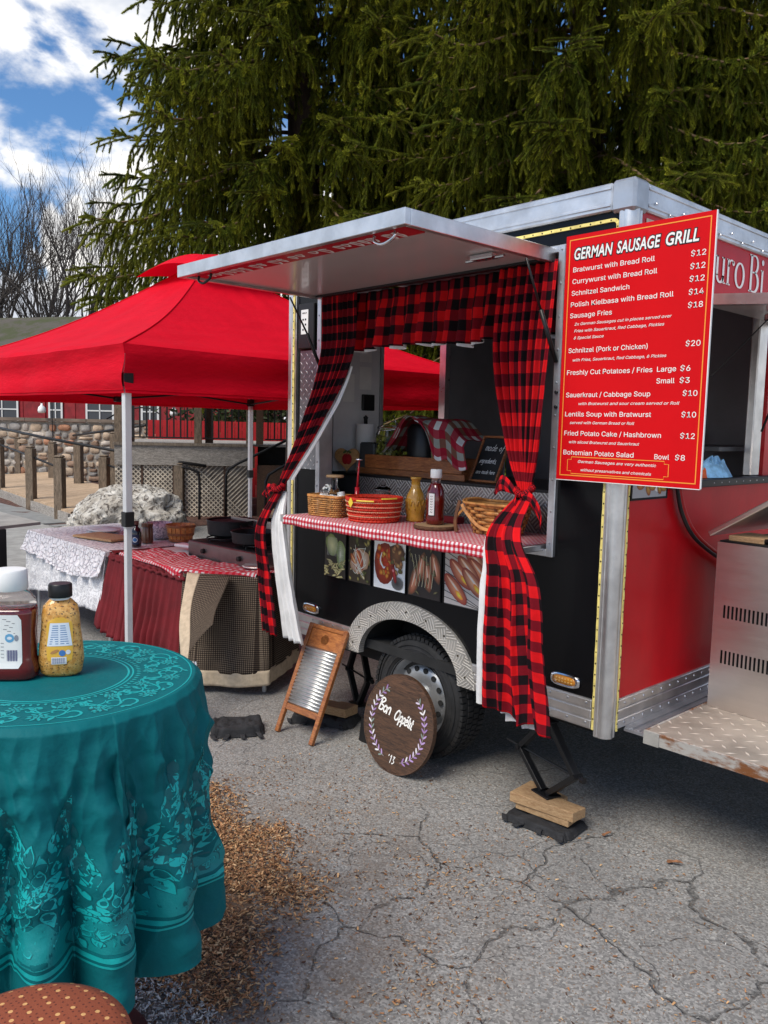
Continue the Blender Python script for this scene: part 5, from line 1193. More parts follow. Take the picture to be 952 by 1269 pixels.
# picnic basket
pb = thing('picnic_basket', 'honey coloured woven picnic basket with swing handles beside the right curtain', 'basket', (-.66, .075, ZS), radians(6))
def pbs(a, z, off=0.0):
    h = .145; q = z / h; rx = lerp(.105, .150, q) + off; ry = lerp(.07, .105, q) + off; e = 4.0; ca, sa = cos(a), sin(a)
    return Vector((math.copysign(abs(ca) ** (2 / e), ca) * rx, math.copysign(abs(sa) ** (2 / e), sa) * ry, z + .012 * abs(ca) ** 6))
mb = MB()
for j in range(9):
    n = 112; z0 = .145 * (j + .5) / 9.2
    P_ = [pbs(2 * pi * k / n, z0, .0035 * (1 if (k // 4 + j) % 2 else -1)) for k in range(n)]
    vs = [p + Vector((0, 0, dz)) for p in P_ for dz in (-.0078, .0078)]
    mb.add(vs, [(2 * k, 2 * k + 1, 2 * ((k + 1) % n) + 1, 2 * ((k + 1) % n)) for k in range(n)])
mb.build('weave', m_wicker2, pb, smooth=True, solid=.002, fixn=False)
mb = MB(); mb.grid(lambda u, v: pbs(2 * pi * u, .138 * v + .002, -.006), 60, 4, closed_u=True); mb.build('liner', m_wicker, pb, smooth=True)
mb = MB()
for k in range(28):
    a = 2 * pi * (k + .5) / 28; P_ = [pbs(a, z, .0) for z in np.linspace(0, .14, 5)]; tdir = (pbs(a + .02, 0) - pbs(a - .02, 0)).normalized() * .006
    mb.add([p + s_ for p in P_ for s_ in (-tdir, tdir)], [(2 * i, 2 * i + 1, 2 * i + 3, 2 * i + 2) for i in range(4)])
mb.build('splint', m_wicker_dark, pb, kind='stuff', solid=.002, fixn=False)
mb = MB()
for off in (.007, -.005): mb.tube([pbs(2 * pi * k / 56, .142, off) + Vector((0, 0, 0)) for k in range(56)], .0065, 6, closed=True)
mb.build('rim', m_wicker2, pb, smooth=True)
mb = MB(); mb.lathe([(0, .002), (.1, .002)], 30, sq=(1.0, .68, 4), caps=False); mb.build('base', m_wicker_dark, pb)
def strap(pts, wd, th, nm, mt, par, side=(0, 0, 1)):
    P_ = curve_pts(pts, 8); mb = MB(); sd = Vector(side).normalized(); vs = []
    n = len(P_)
    for i, p in enumerate(P_):
        d = (P_[min(i + 1, n - 1)] - P_[max(i - 1, 0)]).normalized(); w_ = (sd - d * sd.dot(d)).normalized() * wd / 2; nn = d.cross(w_).normalized() * th / 2
        vs += [p - w_ - nn, p + w_ - nn, p + w_ + nn, p - w_ + nn]
    fs = [(4 * i + k, 4 * i + (k + 1) % 4, 4 * i + 4 + (k + 1) % 4, 4 * i + 4 + k) for i in range(n - 1) for k in range(4)] + [(3, 2, 1, 0), (4 * n - 4, 4 * n - 3, 4 * n - 2, 4 * n - 1)]
    mb.add(vs, fs); return mb.build(nm, mt, par, smooth=False)
strap([(-.130, -.112, .135), (-.10, -.118, .10), (-.03, -.122, .045), (.05, -.125, .030), (.12, -.124, .055), (.15, -.11, .10), (.155, -.095, .135)], .014, .005, 'handle', m_wicker2, pb, (0, .3, 1))
strap([(-.150, -.10, .150), (-.158, -.11, .10), (-.160, -.118, .05), (-.150, -.12, .004)], .016, .006, 'handle', m_wicker_dark, pb, (1, 0, 0))
strap([(-.165, .10, .150), (-.20, .05, .12), (-.225, 0, .075), (-.232, -.02, .05)], .013, .005, 'handle', m_wicker2, pb, (1, .2, 0))
fb = thing('food_tray', 'low dark red tray at the back of the shelf behind the mustard carafe', 'tray', (-1.16, .22, ZS))
MB().box(-.09, .14, -.03, .03, 0, .035, bev=.006).build('tray_body', m_maroon, fb)
MB().box(-.08, .13, -.022, .022, .0355, .04, bev=.002).build('tray_lid', m_greybox, fb)

# ================================================================ ON THE INNER COUNTER
ZI = 1.4255
bx = thing('wooden_crate', 'long stained wooden crate on the inner counter below the plaid cloth', 'crate', (-1.9, .335, ZI))
for (x0, x1, y0, y1, z0, z1) in ((-.06, .80, -.012, .0, .0, .034), (0, .77, .001, .014, .0345, .112), (0, .77, .19, .203, .0, .112), (.0, .012, .0145, .1895, .0, .112), (.757, .77, .0145, .1895, .0, .112), (.0125, .7565, .0145, .1895, .002, .012)):
    MB().box(x0, x1, y0, y1, z0, z1, bev=.002).build('crate_board', m_wood_box, bx)
MB().box(-.05, .0, .0, .2, .0, .012, bev=.002).build('crate_board', m_wood_box, bx)
pj = thing('pickle_jar', 'clip top glass jar of green pickles behind the wooden crate', 'jar', (-1.80, .44, ZI + .013))
MB().lathe([(0, 0), (.078, 0), (.082, .01), (.082, .22), (.072, .24), (.072, .252)], 32).build('glass', m_glass, pj, smooth=True)
mb = MB(); r_ = random.Random(2)
for k in range(150):
    a = r_.uniform(0, 6.28); rr = .058 + r_.uniform(-.02, .008); M_ = Matrix.Translation((rr * cos(a), rr * sin(a), r_.uniform(.015, .20))) @ Matrix.Rotation(r_.uniform(0, 6), 4, 'Z') @ Matrix.Rotation(r_.uniform(.9, 1.6), 4, 'X')
    mb.lathe([(0, -.005), (.015, -.005), (.017, 0), (.015, .005), (0, .005)], 9, M=M_)
mb.build('pickles', m_pickle, pj, kind='stuff', smooth=True)
MB().lathe([(0, .252), (.074, .253), (.074, .262), (.05, .272), (0, .274)], 30).build('lid', m_glass, pj, smooth=True)
mb = MB(); mb.tube([(-.078, 0, .235), (-.06, 0, .285), (0, 0, .30), (.06, 0, .285), (.078, 0, .235)], .003, 6); mb.tube([(.07, 0, .25), (.06, -.03, .33), (.03, -.04, .30)], .003, 6); mb.tube([(.075 * cos(a), .075 * sin(a), .242) for a in np.linspace(0, 6.28, 30)], .003, 5)
mb.build('wire_clip', m_chrome, pj, smooth=True)
gj = thing('grain_jar', 'glass jar half full of pale dried grain beneath the plaid cloth', 'jar', (-1.345, .43, ZI + .013))
MB().lathe([(0, 0), (.070, 0), (.074, .01), (.074, .26), (.062, .28), (.062, .30)], 32).build('glass', m_glass, gj, smooth=True)
MB().lathe([(0, .006), (.068, .008), (.071, .02), (.071, .225), (0, .228)], 28).build('grain', m_grain, gj, smooth=True)
dj = thing('black_coffee_urn', 'black urn standing under the plaid cloth behind the crate', 'urn', (-1.57, .50, ZI + .013))
MB().lathe([(0, 0), (.095, 0), (.10, .02), (.10, .25), (.08, .28), (0, .285)], 32).build('urn_body', m_blackmetal, dj, smooth=True, auto=40)
MB().box(-.02, .02, -.14, -.095, .05, .10, bev=.006).build('tap', m_blackmetal, dj)
pc = thing('plaid_cloth', 'red green and white plaid cloth draped over the jars on the crate', 'cloth', (0, 0, 0))
def pcf(u, v):
    # u: left to right, v: back to front edge
    x = lerp(-1.76, -1.13, u); ridge = ZI + .335 + .012 * sin(u * 8)
    left = smooth(min(1, u / .34)); z = lerp(ZI + .14, ridge, left ** .8)
    right = smooth(max(0, (u - .72) / .28)); z -= right * .13
    y = lerp(.56, .335, min(1, v * 1.5)); hang = max(0, v - .55) / .45
    amt = .22 * smooth(max(0, (u - .42) / .3)) * (1 - .35 * right)
    z -= hang * amt + (.02 * abs(v - .45))
    y -= hang * .035 * (1 if u > .4 else .2)
    z += .012 * mnoise.noise(Vector((u * 6, v * 5, 1))) + .006 * sin(u * 26) * hang
    x += .03 * hang * (u - .3) + (1 - left) * .0 + .05 * hang
    return (x, y + .006 * sin(u * 30 + v * 4) * hang - .004, z)
mb = MB(); mb.grid(pcf, 80, 50, uvf=lambda u, v: (u * .80, v * .55)); mb.build('plaid_fabric', m_plaid, pc, smooth=True, solid=.003)
cb = thing('chalkboard_sign', 'small wood framed chalkboard with white handwriting leaning on the inner counter', 'chalkboard', (-1.015, .37, ZI))
MC_ = Matrix.Rotation(radians(-4), 4, 'Z') @ Matrix.Rotation(radians(-24), 4, 'X')
def cbx(*b, nm='frame', m=m_wood_box):
    mb = MB(); mb.box(*b, bev=.002, M=MC_); return mb.build(nm, m, cb)
cbx(-.098, -.086, -.008, .008, 0, .262); cbx(.086, .098, -.008, .008, 0, .262); cbx(-.0855, .0855, -.008, .008, 0, .012); cbx(-.0855, .0855, -.008, .008, .25, .262)
cbx(-.0855, .0855, -.002, .004, .0125, .2495, nm='slate', m=m_chalk)
def M_frame(M, o, ex, ey): return Frame(M @ Vector(o), M.to_3x3() @ Vector(ex), M.to_3x3() @ Vector(ey))
Fc = M_frame(MC_, (-.0855, -.0028, .0125), (1, 0, 0), (0, 0, 1))
# handwriting strokes, unit height letters
HW = {'m': [[(0, 0), (0, .6), (.2, .65), (.25, 0)], [(.25, .4), (.45, .65), (.5, 0)]], 'a': [[(.42, .55), (.15, .6), (0, .25), (.15, 0), (.38, .2), (.42, .55), (.42, .1), (.55, 0)]], 'd': [[(.4, .5), (.1, .55), (0, .2), (.2, 0), (.4, .25), (.5, 1.05)], [(.42, .2), (.5, 0)]], 'e': [[(.02, .3), (.35, .4), (.25, .6), (.02, .35), (.12, 0), (.42, .1)]], 'o': [[(.2, .6), (0, .3), (.2, 0), (.4, .3), (.2, .6)]], 'f': [[(.5, 1.0), (.3, 1.05), (.22, .6), (.1, -.4)], [(0, .5), (.45, .55)]], 'i': [[(.05, .6), (.03, .1), (.15, 0)]], 'n': [[(0, .6), (0, 0)], [(0, .35), (.2, .62), (.35, .5), (.36, 0)]], 'g': [[(.38, .55), (.1, .6), (0, .3), (.2, .05), (.38, .5), (.36, -.35), (.05, -.4)]], 'r': [[(0, .6), (0, 0)], [(0, .3), (.12, .58), (.3, .55)]], 't': [[(.15, .95), (.12, .1), (.3, 0)], [(0, .6), (.3, .62)]], 's': [[(.32, .55), (.1, .6), (.08, .35), (.3, .25), (.2, 0), (0, .05)]], 'h': [[(0, 1.05), (0, 0)], [(0, .35), (.2, .6), (.34, .5), (.36, 0)]], ',': [[(.05, .05), (0, -.2)]],
      'B': [[(.08, 0), (.16, .95)], [(.0, .85), (.3, 1.05), (.55, .85), (.18, .52), (.55, .35), (.42, .02), (.05, .05)]], 'A': [[(.62, .75), (.35, 1.0), (.08, .6), (.08, .15), (.35, 0), (.58, .4), (.66, .95), (.58, .2), (.72, 0)]], 'p': [[(.08, .6), (0, -.4)], [(.05, .4), (.28, .62), (.4, .3), (.22, .02), (.04, .15)]], 'q': [[(.02, .3), (.35, .4), (.25, .6), (.02, .35), (.12, 0), (.42, .1)], [(.2, .78), (.34, .98)]], '1': [[(0, .8), (.15, 1), (.12, 0)]], '3': [[(0, .9), (.3, .95), (.12, .55), (.35, .3), (.1, 0), (0, .1)]], "'": [[(.1, 1.05), (.03, .82)]]}
def write(mb, F, txt, x, y, s, wd, slant=.2, track=.12, col=(1, 1, 1), rise=0.0, h=.0004):
    for ch in txt:
        if ch == ' ': x += .42 * s; continue
        wmax = 0
        for st_ in HW[ch]:
            P_ = [(p.x, p.y) for p in curve_pts([(x + (a + slant * b) * s, y + b * s, 0) for a, b in st_], 5)]
            pstroke(mb, F, P_, wd, col, h); wmax = max(wmax, max(a for a, b in st_))
        x += (wmax + track) * s; y += rise * s
    return x
mb = MB(); write(mb, Fc, 'made of', .030, .165, .034, .0036); write(mb, Fc, 'ingredients,', .018, .095, .026, .0034, track=.07); write(mb, Fc, 'are made here', .018, .035, .021, .0028, track=.07)
mb.build('handwriting', m_chalkline, cb, fixn=False)
pt = thing('paper_towel_roll', 'upright white paper towel roll on the inner counter', 'paper towel roll', (-2.05, .47, ZI))
MB().lathe([(.02, 0), (.056, 0), (.058, .004), (.058, .285), (.056, .29), (.02, .29)], 40).build('towel', m_papertowel, pt, smooth=True, auto=40)
MB().lathe([(0, 0), (.012, 0), (.012, .32), (.016, .33), (0, .345)], 14).build('spindle', m_blackmetal, pt, smooth=True)
kbx = thing('cutlery_box', 'dark grey plastic bin between the paper towel and pickle jar', 'box', (-1.935, .40, ZI))
MB().box(-.065, .065, -.02, .13, 0, .175, bev=.005).build('bin', m_greybox, kbx)
MB().box(-.058, .058, -.013, .123, .1755, .18).build('contents', m_dark, kbx)
ha = thing('heart_plaque', 'wooden heart shaped plaque painted with a red apple on the counter edge', 'plaque', (-2.03, .31, ZI), radians(32))
hp = []
for k in range(40):
    a = 2 * pi * k / 40; hp.append((.082 * .062 * 16 * sin(a) ** 3 * 1.0 / 1.0 * .95, .083 + .0049 * (13 * cos(a) - 5 * cos(2 * a) - 2 * cos(3 * a) - cos(4 * a)) + .0))
MB().prism(hp, -.008, .008).build('heart_board', mat('honey_board', rough=.45, fn=wood_fn((.42, .20, .06), (.66, .38, .14), (3, 3, 14)), coat=.3), ha)
mb = MB(); Fh = Frame((0, -.0085, .085), (1, 0, 0), (0, 0, 1)); pblob(mb, Fh, -.009, -.008, .021, .032, .0, (.42, .01, .015), .0003, edge=(.25, .005, .01)); pblob(mb, Fh, .011, -.008, .021, .032, .0, (.46, .012, .015), .0005, edge=(.28, .005, .01)); pstroke(mb, Fh, [(0, .02), (.004, .042)], .004, (.05, .03, .02), .0007); pblob(mb, Fh, -.012, .036, .014, .007, .6, (.06, .10, .03), .0007); pblob(mb, Fh, .016, .036, .014, .007, -.5, (.06, .10, .03), .0007)
mb.build('painted_apple', m_print, ha, fixn=False)
# clothes on the end hatch sill
cl_ = thing('folded_cloth', 'crumpled light blue and white cloth lying on the hatch sill', 'cloth', (-.03, .86, 1.501))
def rag(u, v):
    a = 2 * pi * u; r = .13 * v; return (r * .55 * cos(a), r * 1.15 * sin(a), .075 * (1 - v ** 2.2) * (1 + .5 * mnoise.noise(Vector((cos(a) * 2, sin(a) * 2, v * 4)))) + .012 * abs(sin(a * 5 + v * 6)) * v * (1 - v) * 3 + .002)
mb = MB(); mb.grid(rag, 70, 22, closed_u=True); mb.build('cloth_fold', m_blue, cl_, smooth=True)
mb = MB(); mb.grid(lambda u, v: Vector(rag(u, v)) * .55 + Vector((0, -.13, 0)), 50, 14, closed_u=True); mb.build('red_corner', m_orangecloth, cl_, smooth=True)

# ================================================================ UNDER AND BESIDE THE TRAILER
# round wooden sign leaning on the tyre
ws = thing('round_wooden_sign', 'round dark wooden sign painted Bon Appetit with a leafy wreath leaning on the tyre', 'wooden sign', (-1.075, -.175, .0), radians(0))
MS = Matrix.Rotation(radians(-11), 4, 'X'); RS = .238
for k, (z0, z1) in enumerate(((-RS, -.155), (-.1545, -.05), (-.0495, .06), (.0605, .16), (.1605, RS))):
    pts = []
    def ex(z): return math.sqrt(max(0.0, RS * RS - z * z))
    zs = np.linspace(z0, z1, 9); pts = [(ex(z), RS + z) for z in zs] + [(-ex(z), RS + z) for z in zs[::-1]]
    pp = []
    for p in pts:
        if not pp or (abs(p[0] - pp[-1][0]) + abs(p[1] - pp[-1][1])) > 1e-4: pp.append(p)
    if abs(pp[0][0] - pp[-1][0]) + abs(pp[0][1] - pp[-1][1]) < 1e-4: pp.pop()
    mb = MB(); mb.prism(pp, -.011 + .0008 * (k % 2), .011); mb.v = [tuple(MS @ Vector(p)) for p in mb.v]; mb.build('plank', m_wood_dark, ws)
mb = MB(); mb.lathe([(RS, -.0115), (RS + .006, -.012), (RS + .006, .012), (RS, .0115)], 64, M=MS @ Matrix.Translation((0, 0, RS)) @ Matrix.Rotation(pi / 2, 4, 'X'), caps=False); mb.build('edge_band', m_wood_dark, ws, smooth=True, auto=40)
FS = M_frame(MS, (0, -.0125, RS), (1, 0, 0), (0, 0, 1))
mb = MB(); write(mb, FS, 'Bon', -.150, .040, .060, .0085, slant=.25, track=.04, rise=-.10); write(mb, FS, "Appqtit", -.030, .018, .050, .0078, slant=.25, track=-.01, rise=-.06); write(mb, FS, "'13", -.030, -.195, .038, .0045, track=.32)
mb.build('lettering', m_text_white, ws, fixn=False)
mb = MB(); r_ = random.Random(5)
for sgn in (-1, 1):
    arc = [(sgn * .185 * cos(a), .185 * sin(a)) for a in np.linspace(radians(62 if sgn < 0 else 55), radians(-72), 30)]
    pstroke(mb, FS, arc, .0025, (.34, .30, .30), .0003)
    for i in range(2, 29, 2):
        x, y = arc[i]; d = math.atan2(arc[i][1] - arc[i - 1][1], arc[i][0] - arc[i - 1][0])
        for s2 in (-1, 1):
            c = r_.choice([(.72, .70, .70), (.42, .28, .52), (.30, .18, .38), (.60, .52, .64), (.20, .25, .22)]); a = d + pi + s2 * .75
            pblob(mb, FS, x + .014 * cos(a), y + .014 * sin(a), .0145, .0046, a, c, .0005 + .0001 * (i % 3), n=10)
mb.build('wreath', m_print, ws, fixn=False)
# washboard
wb = thing('washboard', 'old wooden washboard with a ribbed metal face leaning below the left curtain', 'washboard', (-1.735, -.285, 0), radians(4))
MW = Matrix.Rotation(radians(-24), 4, 'X')
def wbx(nm, m, *b, bev=.003):
    mb = MB(); mb.box(*b, bev=bev, M=MW); return mb.build(nm, m, wb)
wbx('leg', m_wood_orange, -.155, -.127, -.012, .012, 0, .63); wbx('leg', m_wood_orange, .127, .155, -.012, .012, 0, .63)
wbx('top_rail', m_wood_orange, -.1265, .1265, -.010, .010, .605, .628); wbx('top_panel', m_wood_orange, -.1265, .1265, -.006, .006, .50, .6045); wbx('lower_rail', m_wood_orange, -.1265, .1265, -.010, .010, .13, .165)
mb = MB(); nR = 17
mb.grid(lambda u, v: MW @ Vector((lerp(-.1265, .1265, u), -.002 - .008 * abs(sin(v * pi * nR)) , lerp(.166, .499, v))), 2, nR * 10)
mb.build('ribbed_metal', alu('zinc', (.62, .62, .60), .38), wb, smooth=True, solid=.001, fixn=False)
mb = MB(); mb.lathe([(.030, 0), (.032, -.004), (.028, -.006), (.024, -.002)], 30, M=MW @ Matrix.Translation((0, -.006, .552)) @ Matrix.Rotation(pi / 2, 4, 'X') @ Matrix.Scale(1, 4)); mb.build('carved_disc', m_wood_orange, wb, smooth=True)
# sandbag, block and stand behind the washboard
def sandbag(loc, rz, sx, sy, label, seed, h=.035):
    def f(u, v):
        a = 2 * pi * u; e = 7.0; ca, sa = cos(a), sin(a); r = 1 + .13 * mnoise.noise(Vector((ca * 1.7, sa * 1.7, seed))) + .03 * mnoise.noise(Vector((ca * 7, sa * 7, seed)))
        x = math.copysign(abs(ca) ** (2 / e), ca) * sx * r; y = math.copysign(abs(sa) ** (2 / e), sa) * sy * r
        k = v; ridge = abs(mnoise.noise(Vector((x * k * 9, y * k * 9, seed)))) ** .8; r2 = abs(mnoise.noise(Vector((x * k * 22, y * k * 22, seed + 4))))
        z = (h * (.62 + .55 * ridge + .22 * r2)) * (1 - smooth((v - .86) / .14)) + .002
        return (x * k, y * k, z)
    t = thing('sandbag', label, 'sandbag', loc, rz); mb = MB(); mb.grid(f, 120, 34, closed_u=True); mb.build('bag', m_blackcloth, t, smooth=True, auto=40)
    r_ = random.Random(seed)
    for k in range(4):
        x = sx * (-.9 + .55 * k); y = -sy * 1.0; mb = MB()
        Ls = r_.uniform(.03, .07); mb.grid(lambda u, v: (x + (u - .5) * .026 + .03 * (v - .3) * sin(k * 2.3 + v * 2), y + .02 - Ls * v, .014 * (1 - v) + .008 * abs(sin(v * 5 + k)) + .003), 4, 8); mb.build('strap', m_blackcloth, t, smooth=True, solid=.003)
    return t
sandbag((-.262, -.02, 0), radians(8), .165, .10, 'flat black sandbag under the timber blocks of the scissor jack', 3)
sandbag((-1.86, .03, 0), radians(30), .19, .13, 'black sandbag lying behind the washboard', 4, .05)
sandbag((-2.03, -.46, 0), radians(60), .15, .11, 'black sandbag at the foot of the steel table leg', 5, .06)
bl = thing('timber_blocks', 'two raw timber blocks stacked under the scissor jack', 'timber blocks', (-.262, .015, .036), radians(6))
MB().box(-.13, .13, -.075, .07, 0, .028, bev=.003).build('lower_block', m_wood_block, bl)
mb = MB(); mb.prism([(-.155, -.085), (.15, -.075), (.165, .01), (.06, .015), (.055, .055), (-.15, .085)], .0285, .072, 'xy'); mb.build('upper_block', m_wood_block, bl, bevel=.003)
b2 = thing('timber_block', 'single raw timber block on the ground behind the washboard', 'timber block', (-1.80, .05, .055), radians(20))
mb = MB(); mb.prism([(-.12, -.05), (.11, -.06), (.13, .05), (.02, .06), (.01, .04), (-.12, .05)], 0, .05, 'xy'); mb.build('block', m_wood_block, b2, bevel=.003)
def scissor(loc, rz, h, half, label):
    t = thing('scissor_jack', label, 'jack', loc, rz, 'scissor jacks under the trailer')
    MB().box(-.055, .055, -.04, .04, 0, .008, bev=.002).build('base_plate', m_blackmetal, t)
    MB().box(-.03, .03, -.03, .03, h - .01, h, bev=.002).build('top_plate', m_blackmetal, t)
    for (a, b) in (((-.018, .01), (-half, h * .45)), ((.018, .01), (half, h * .45)), ((-half, h * .45), (-.018, h - .01)), ((half, h * .45), (.018, h - .01))):
        L_ = math.hypot(b[0] - a[0], b[1] - a[1]); an = math.atan2(b[1] - a[1], b[0] - a[0]); mb = MB()
        for yy in (-.018, .012): mb.box(0, L_, yy, yy + .005, -.012, .012, bev=.001, M=Matrix.Translation((a[0], 0, a[1])) @ Matrix.Rotation(-an, 4, 'Y'))
        mb.box(0, L_, -.013, .012, -.012, -.009, M=Matrix.Translation((a[0], 0, a[1])) @ Matrix.Rotation(-an, 4, 'Y'))
        mb.build('arm', m_blackmetal, t)
    mb = MB(); mb.tube([(-half - .10, 0, h * .45), (half + .03, 0, h * .45)], .006, 8); mb.tube([(half + .03, 0, h * .45), (half + .05, 0, h * .45)], .014, 6)
    mb.tube([(-half, -.025, h * .45), (-half, .025, h * .45)], .012, 10); mb.tube([(half, -.025, h * .45), (half, .025, h * .45)], .014, 10); mb.build('screw', m_blackmetal, t)
scissor((-.290, .02, .1085), radians(-14), .335, .185, 'black scissor jack beneath the right corner of the trailer')
scissor((-1.93, .35, 0.002), radians(-14), .42, .13, 'black scissor jack beneath the left corner behind the washboard')
wc = thing('wheel_chock', 'black wheel chock with a red cap beside the round wooden sign', 'wheel chock', (-1.42, .02, 0))
MB().prism([(-.07, 0), (.07, 0), (.07, .02), (-.02, .13), (-.05, .13)], -.05, .05).build('chock', m_blackmetal, wc, bevel=.003)
MB().lathe([(0, 0), (.012, 0), (.012, .02), (0, .022)], 12, c=(-.03, 0, .1305)).build('cap', mat('red_cap', (.5, .02, .02), .4), wc)
# stainless cooker on the platform
gr = thing('steel_griddle', 'stainless steel cooker with slotted side standing on the tread plate platform', 'cooker', (.14, .60, .501), radians(-3.5))
mb = MB()
SLX = [.045 + .0185 * k for k in range(26)]
zs0, zs1, zt0, zt1 = .203, .262, .405, .462
mb.box(0, .62, 0, .55, 0, zs0); mb.box(0, .62, .003, .55, zs1, zt0); mb.box(0, .62, .003, .55, zt1, .735)
mb.v = []; mb.f = []; mb.uv = []; mb.col = []
# front sheet with real slots: strips between slots
def strip(x0, x1, z0, z1): mb.add([(x0, 0, z0), (x1, 0, z0), (x1, 0, z1), (x0, 0, z1)], [(0, 1, 2, 3)])
W_ = .62
for (z0, z1) in ((0, zs0), (zs1, zt0), (zt1, .735)): strip(0, W_, z0, z1)
for (z0, z1) in ((zs0, zs1), (zt0, zt1)):
    xs = [0] + [v for x in SLX for v in (x, x + .0095) if x + .0095 < W_] + [W_]
    for i in range(0, len(xs) - 1, 2): strip(xs[i], xs[i + 1], z0, z1)
mb.add([(0, 0, 0), (0, 0, .735), (0, .55, .735), (0, .55, 0)], [(0, 1, 2, 3)]); mb.add([(W_, 0, 0), (W_, 0, .735), (W_, .55, .735), (W_, .55, 0)], [(0, 1, 2, 3)]); mb.add([(0, .55, 0), (W_, .55, 0), (W_, .55, .735), (0, .55, .735)], [(0, 1, 2, 3)])
mb.build('casing', m_steel, gr, solid=.0015, fixn=False)
MB().box(.004, W_ - .004, .03, .54, .01, .70).build('inner_box', m_dark, gr)
MB().box(.006, W_ - .006, .006, .54, .7355, .742).build('burner_tray', m_cast, gr)
mb = MB(); ML = Matrix.Translation((-.035, 0, .755)) @ Matrix.Rotation(radians(-32), 4, 'Y'); mb.box(0, .66, -.01, .56, 0, .022, bev=.004, M=ML); mb.build('lid', m_steel, gr)
wbk = thing('cutting_block', 'wooden block wedged under the raised lid of the steel cooker', 'wooden block', (.16, .60, 1.2435), radians(-3.5))
MB().box(.015, .17, .02, .20, 0, .024, bev=.003).build('block', m_wood_block, wbk)
tg = thing('tongs', 'black handled tongs lying on the cooker top', 'tongs', (.30, .60, 1.2435)); mb = MB(); mb.tube([(.02, .02, .012), (.22, .10, .03)], .010, 8); mb.tube([(.02, .06, .012), (.22, .12, .03)], .010, 8); mb.build('handle', m_blackmetal, tg, smooth=True)

# ================================================================ RED TENT
tA, tB, tC, tD = Vector((-2.33, -.96, 0)), Vector((-2.47, 2.07, 0)), Vector((-5.37, -1.10, 0)), Vector((-5.51, 1.93, 0)); ZE = 2.10
tn = thing('red_canopy_tent', 'red pop up canopy tent on white legs left of the food trailer', 'canopy tent', tuple(tA))
PK_ = (tA + tB + tC + tD) / 4 + Vector((0, 0, 2.94))
def tsub(mb): mb.v = [tuple(Vector(p) - tA) for p in mb.v]; return mb
for (a, b, sd) in ((tA, tB, 1), (tB, tD, 2), (tD, tC, 3), (tC, tA, 4)):
    def face(u, v, a=a, b=b, sd=sd):
        e = a.lerp(b, u) + Vector((0, 0, ZE)); q = v
        p = e.lerp(PK_, q * .93)
        edge = 4 * u * (1 - u); sag = -.085 * sin(pi * min(1, q)) * (1 - .35 * edge) - .035 * edge * (1 - q) * q * 4
        p.z += sag + .016 * mnoise.noise(Vector((u * 6, q * 3, sd))) * edge + .010 * sin(q * 40 + 3 * mnoise.noise(Vector((u * 4, q * 3, sd)))) * edge * (1 - q) ** 1.5 * (.5 + mnoise.noise(Vector((u * 5, q * 5, 3 + sd))) * 1.2)
        if q < .02: p.z -= .012 * edge
        return p
    mb = MB(); mb.grid(face, 90, 70); tsub(mb).build('canopy_panel', m_tent, tn, smooth=True, fixn=False)
    hs = MB(); hs.tube([face(0.0, q) + Vector((0, 0, .003)) for q in np.linspace(0, .99, 40)], .005, 5); tsub(hs).build('seam', m_tent, tn, smooth=True)
    # valance
    out = (a.lerp(b, .5) - (tA + tB + tC + tD) / 4).normalized()
    def vf_(u, v, a=a, b=b, sd=sd, out=out):
        e = a.lerp(b, u); edge = 4 * u * (1 - u)
        return e + out * (.006 + .012 * v * sin(u * 34 + sd) * edge + .010 * sin(v * 7 + u * 3)) + Vector((0, 0, ZE - .012 * edge - v * (.255 - .012 * edge)))
    mb = MB(); mb.grid(vf_, 110, 14); tsub(mb).build('canopy_valance', m_tent, tn, smooth=True, fixn=False)
    hs = MB(); hs.tube([vf_(q, .93) + out * .001 for q in np.linspace(0, 1, 111)], .0022, 4); tsub(hs).build('hem_seam', m_tent, tn, smooth=True)
mb = MB()
for (a, b) in ((tA, tB), (tB, tD), (tD, tC), (tC, tA)):
    m0 = (tA + tB + tC + tD) / 4
    def cap(u, v, a=a, b=b):
        e = a.lerp(b, u); e = m0 + (e - m0) * .26 + Vector((0, 0, 2.80 + .05 * sin(u * pi))); p = e.lerp(PK_ + Vector((0, 0, .01)), v); p.z += .05 * sin(pi * v); return p
    mb.grid(cap, 16, 14)
tsub(mb).build('vent_cap', m_tent, tn, smooth=True, fixn=False)
m_leg = mat('white_tent_leg', (.66, .66, .66), .35, .3, var=.05)
for p in (tA, tB, tC, tD):
    inn = ((tA + tB + tC + tD) / 4 - p).normalized(); q = p + inn * .04
    def pole(x, s, z0, z1, nm, m): mb = MB(); mb.box(x.x - s, x.x + s, x.y - s, x.y + s, z0, z1, bev=.003); return tsub(mb).build(nm, m, tn)
    pole(q, .0165, 0.01, 1.18, 'leg', m_leg); pole(q, .0195, 1.13, 1.93, 'leg', m_leg); pole(q, .026, 1.14, 1.22, 'leg_collar', m_blackmetal); pole(q, .028, 1.88, 1.95, 'leg_bracket', m_blackmetal); pole(q, .045, 0, .008, 'foot_plate', m_blackmetal); pole(q, .021, 1.951, 2.05, 'leg', m_leg)
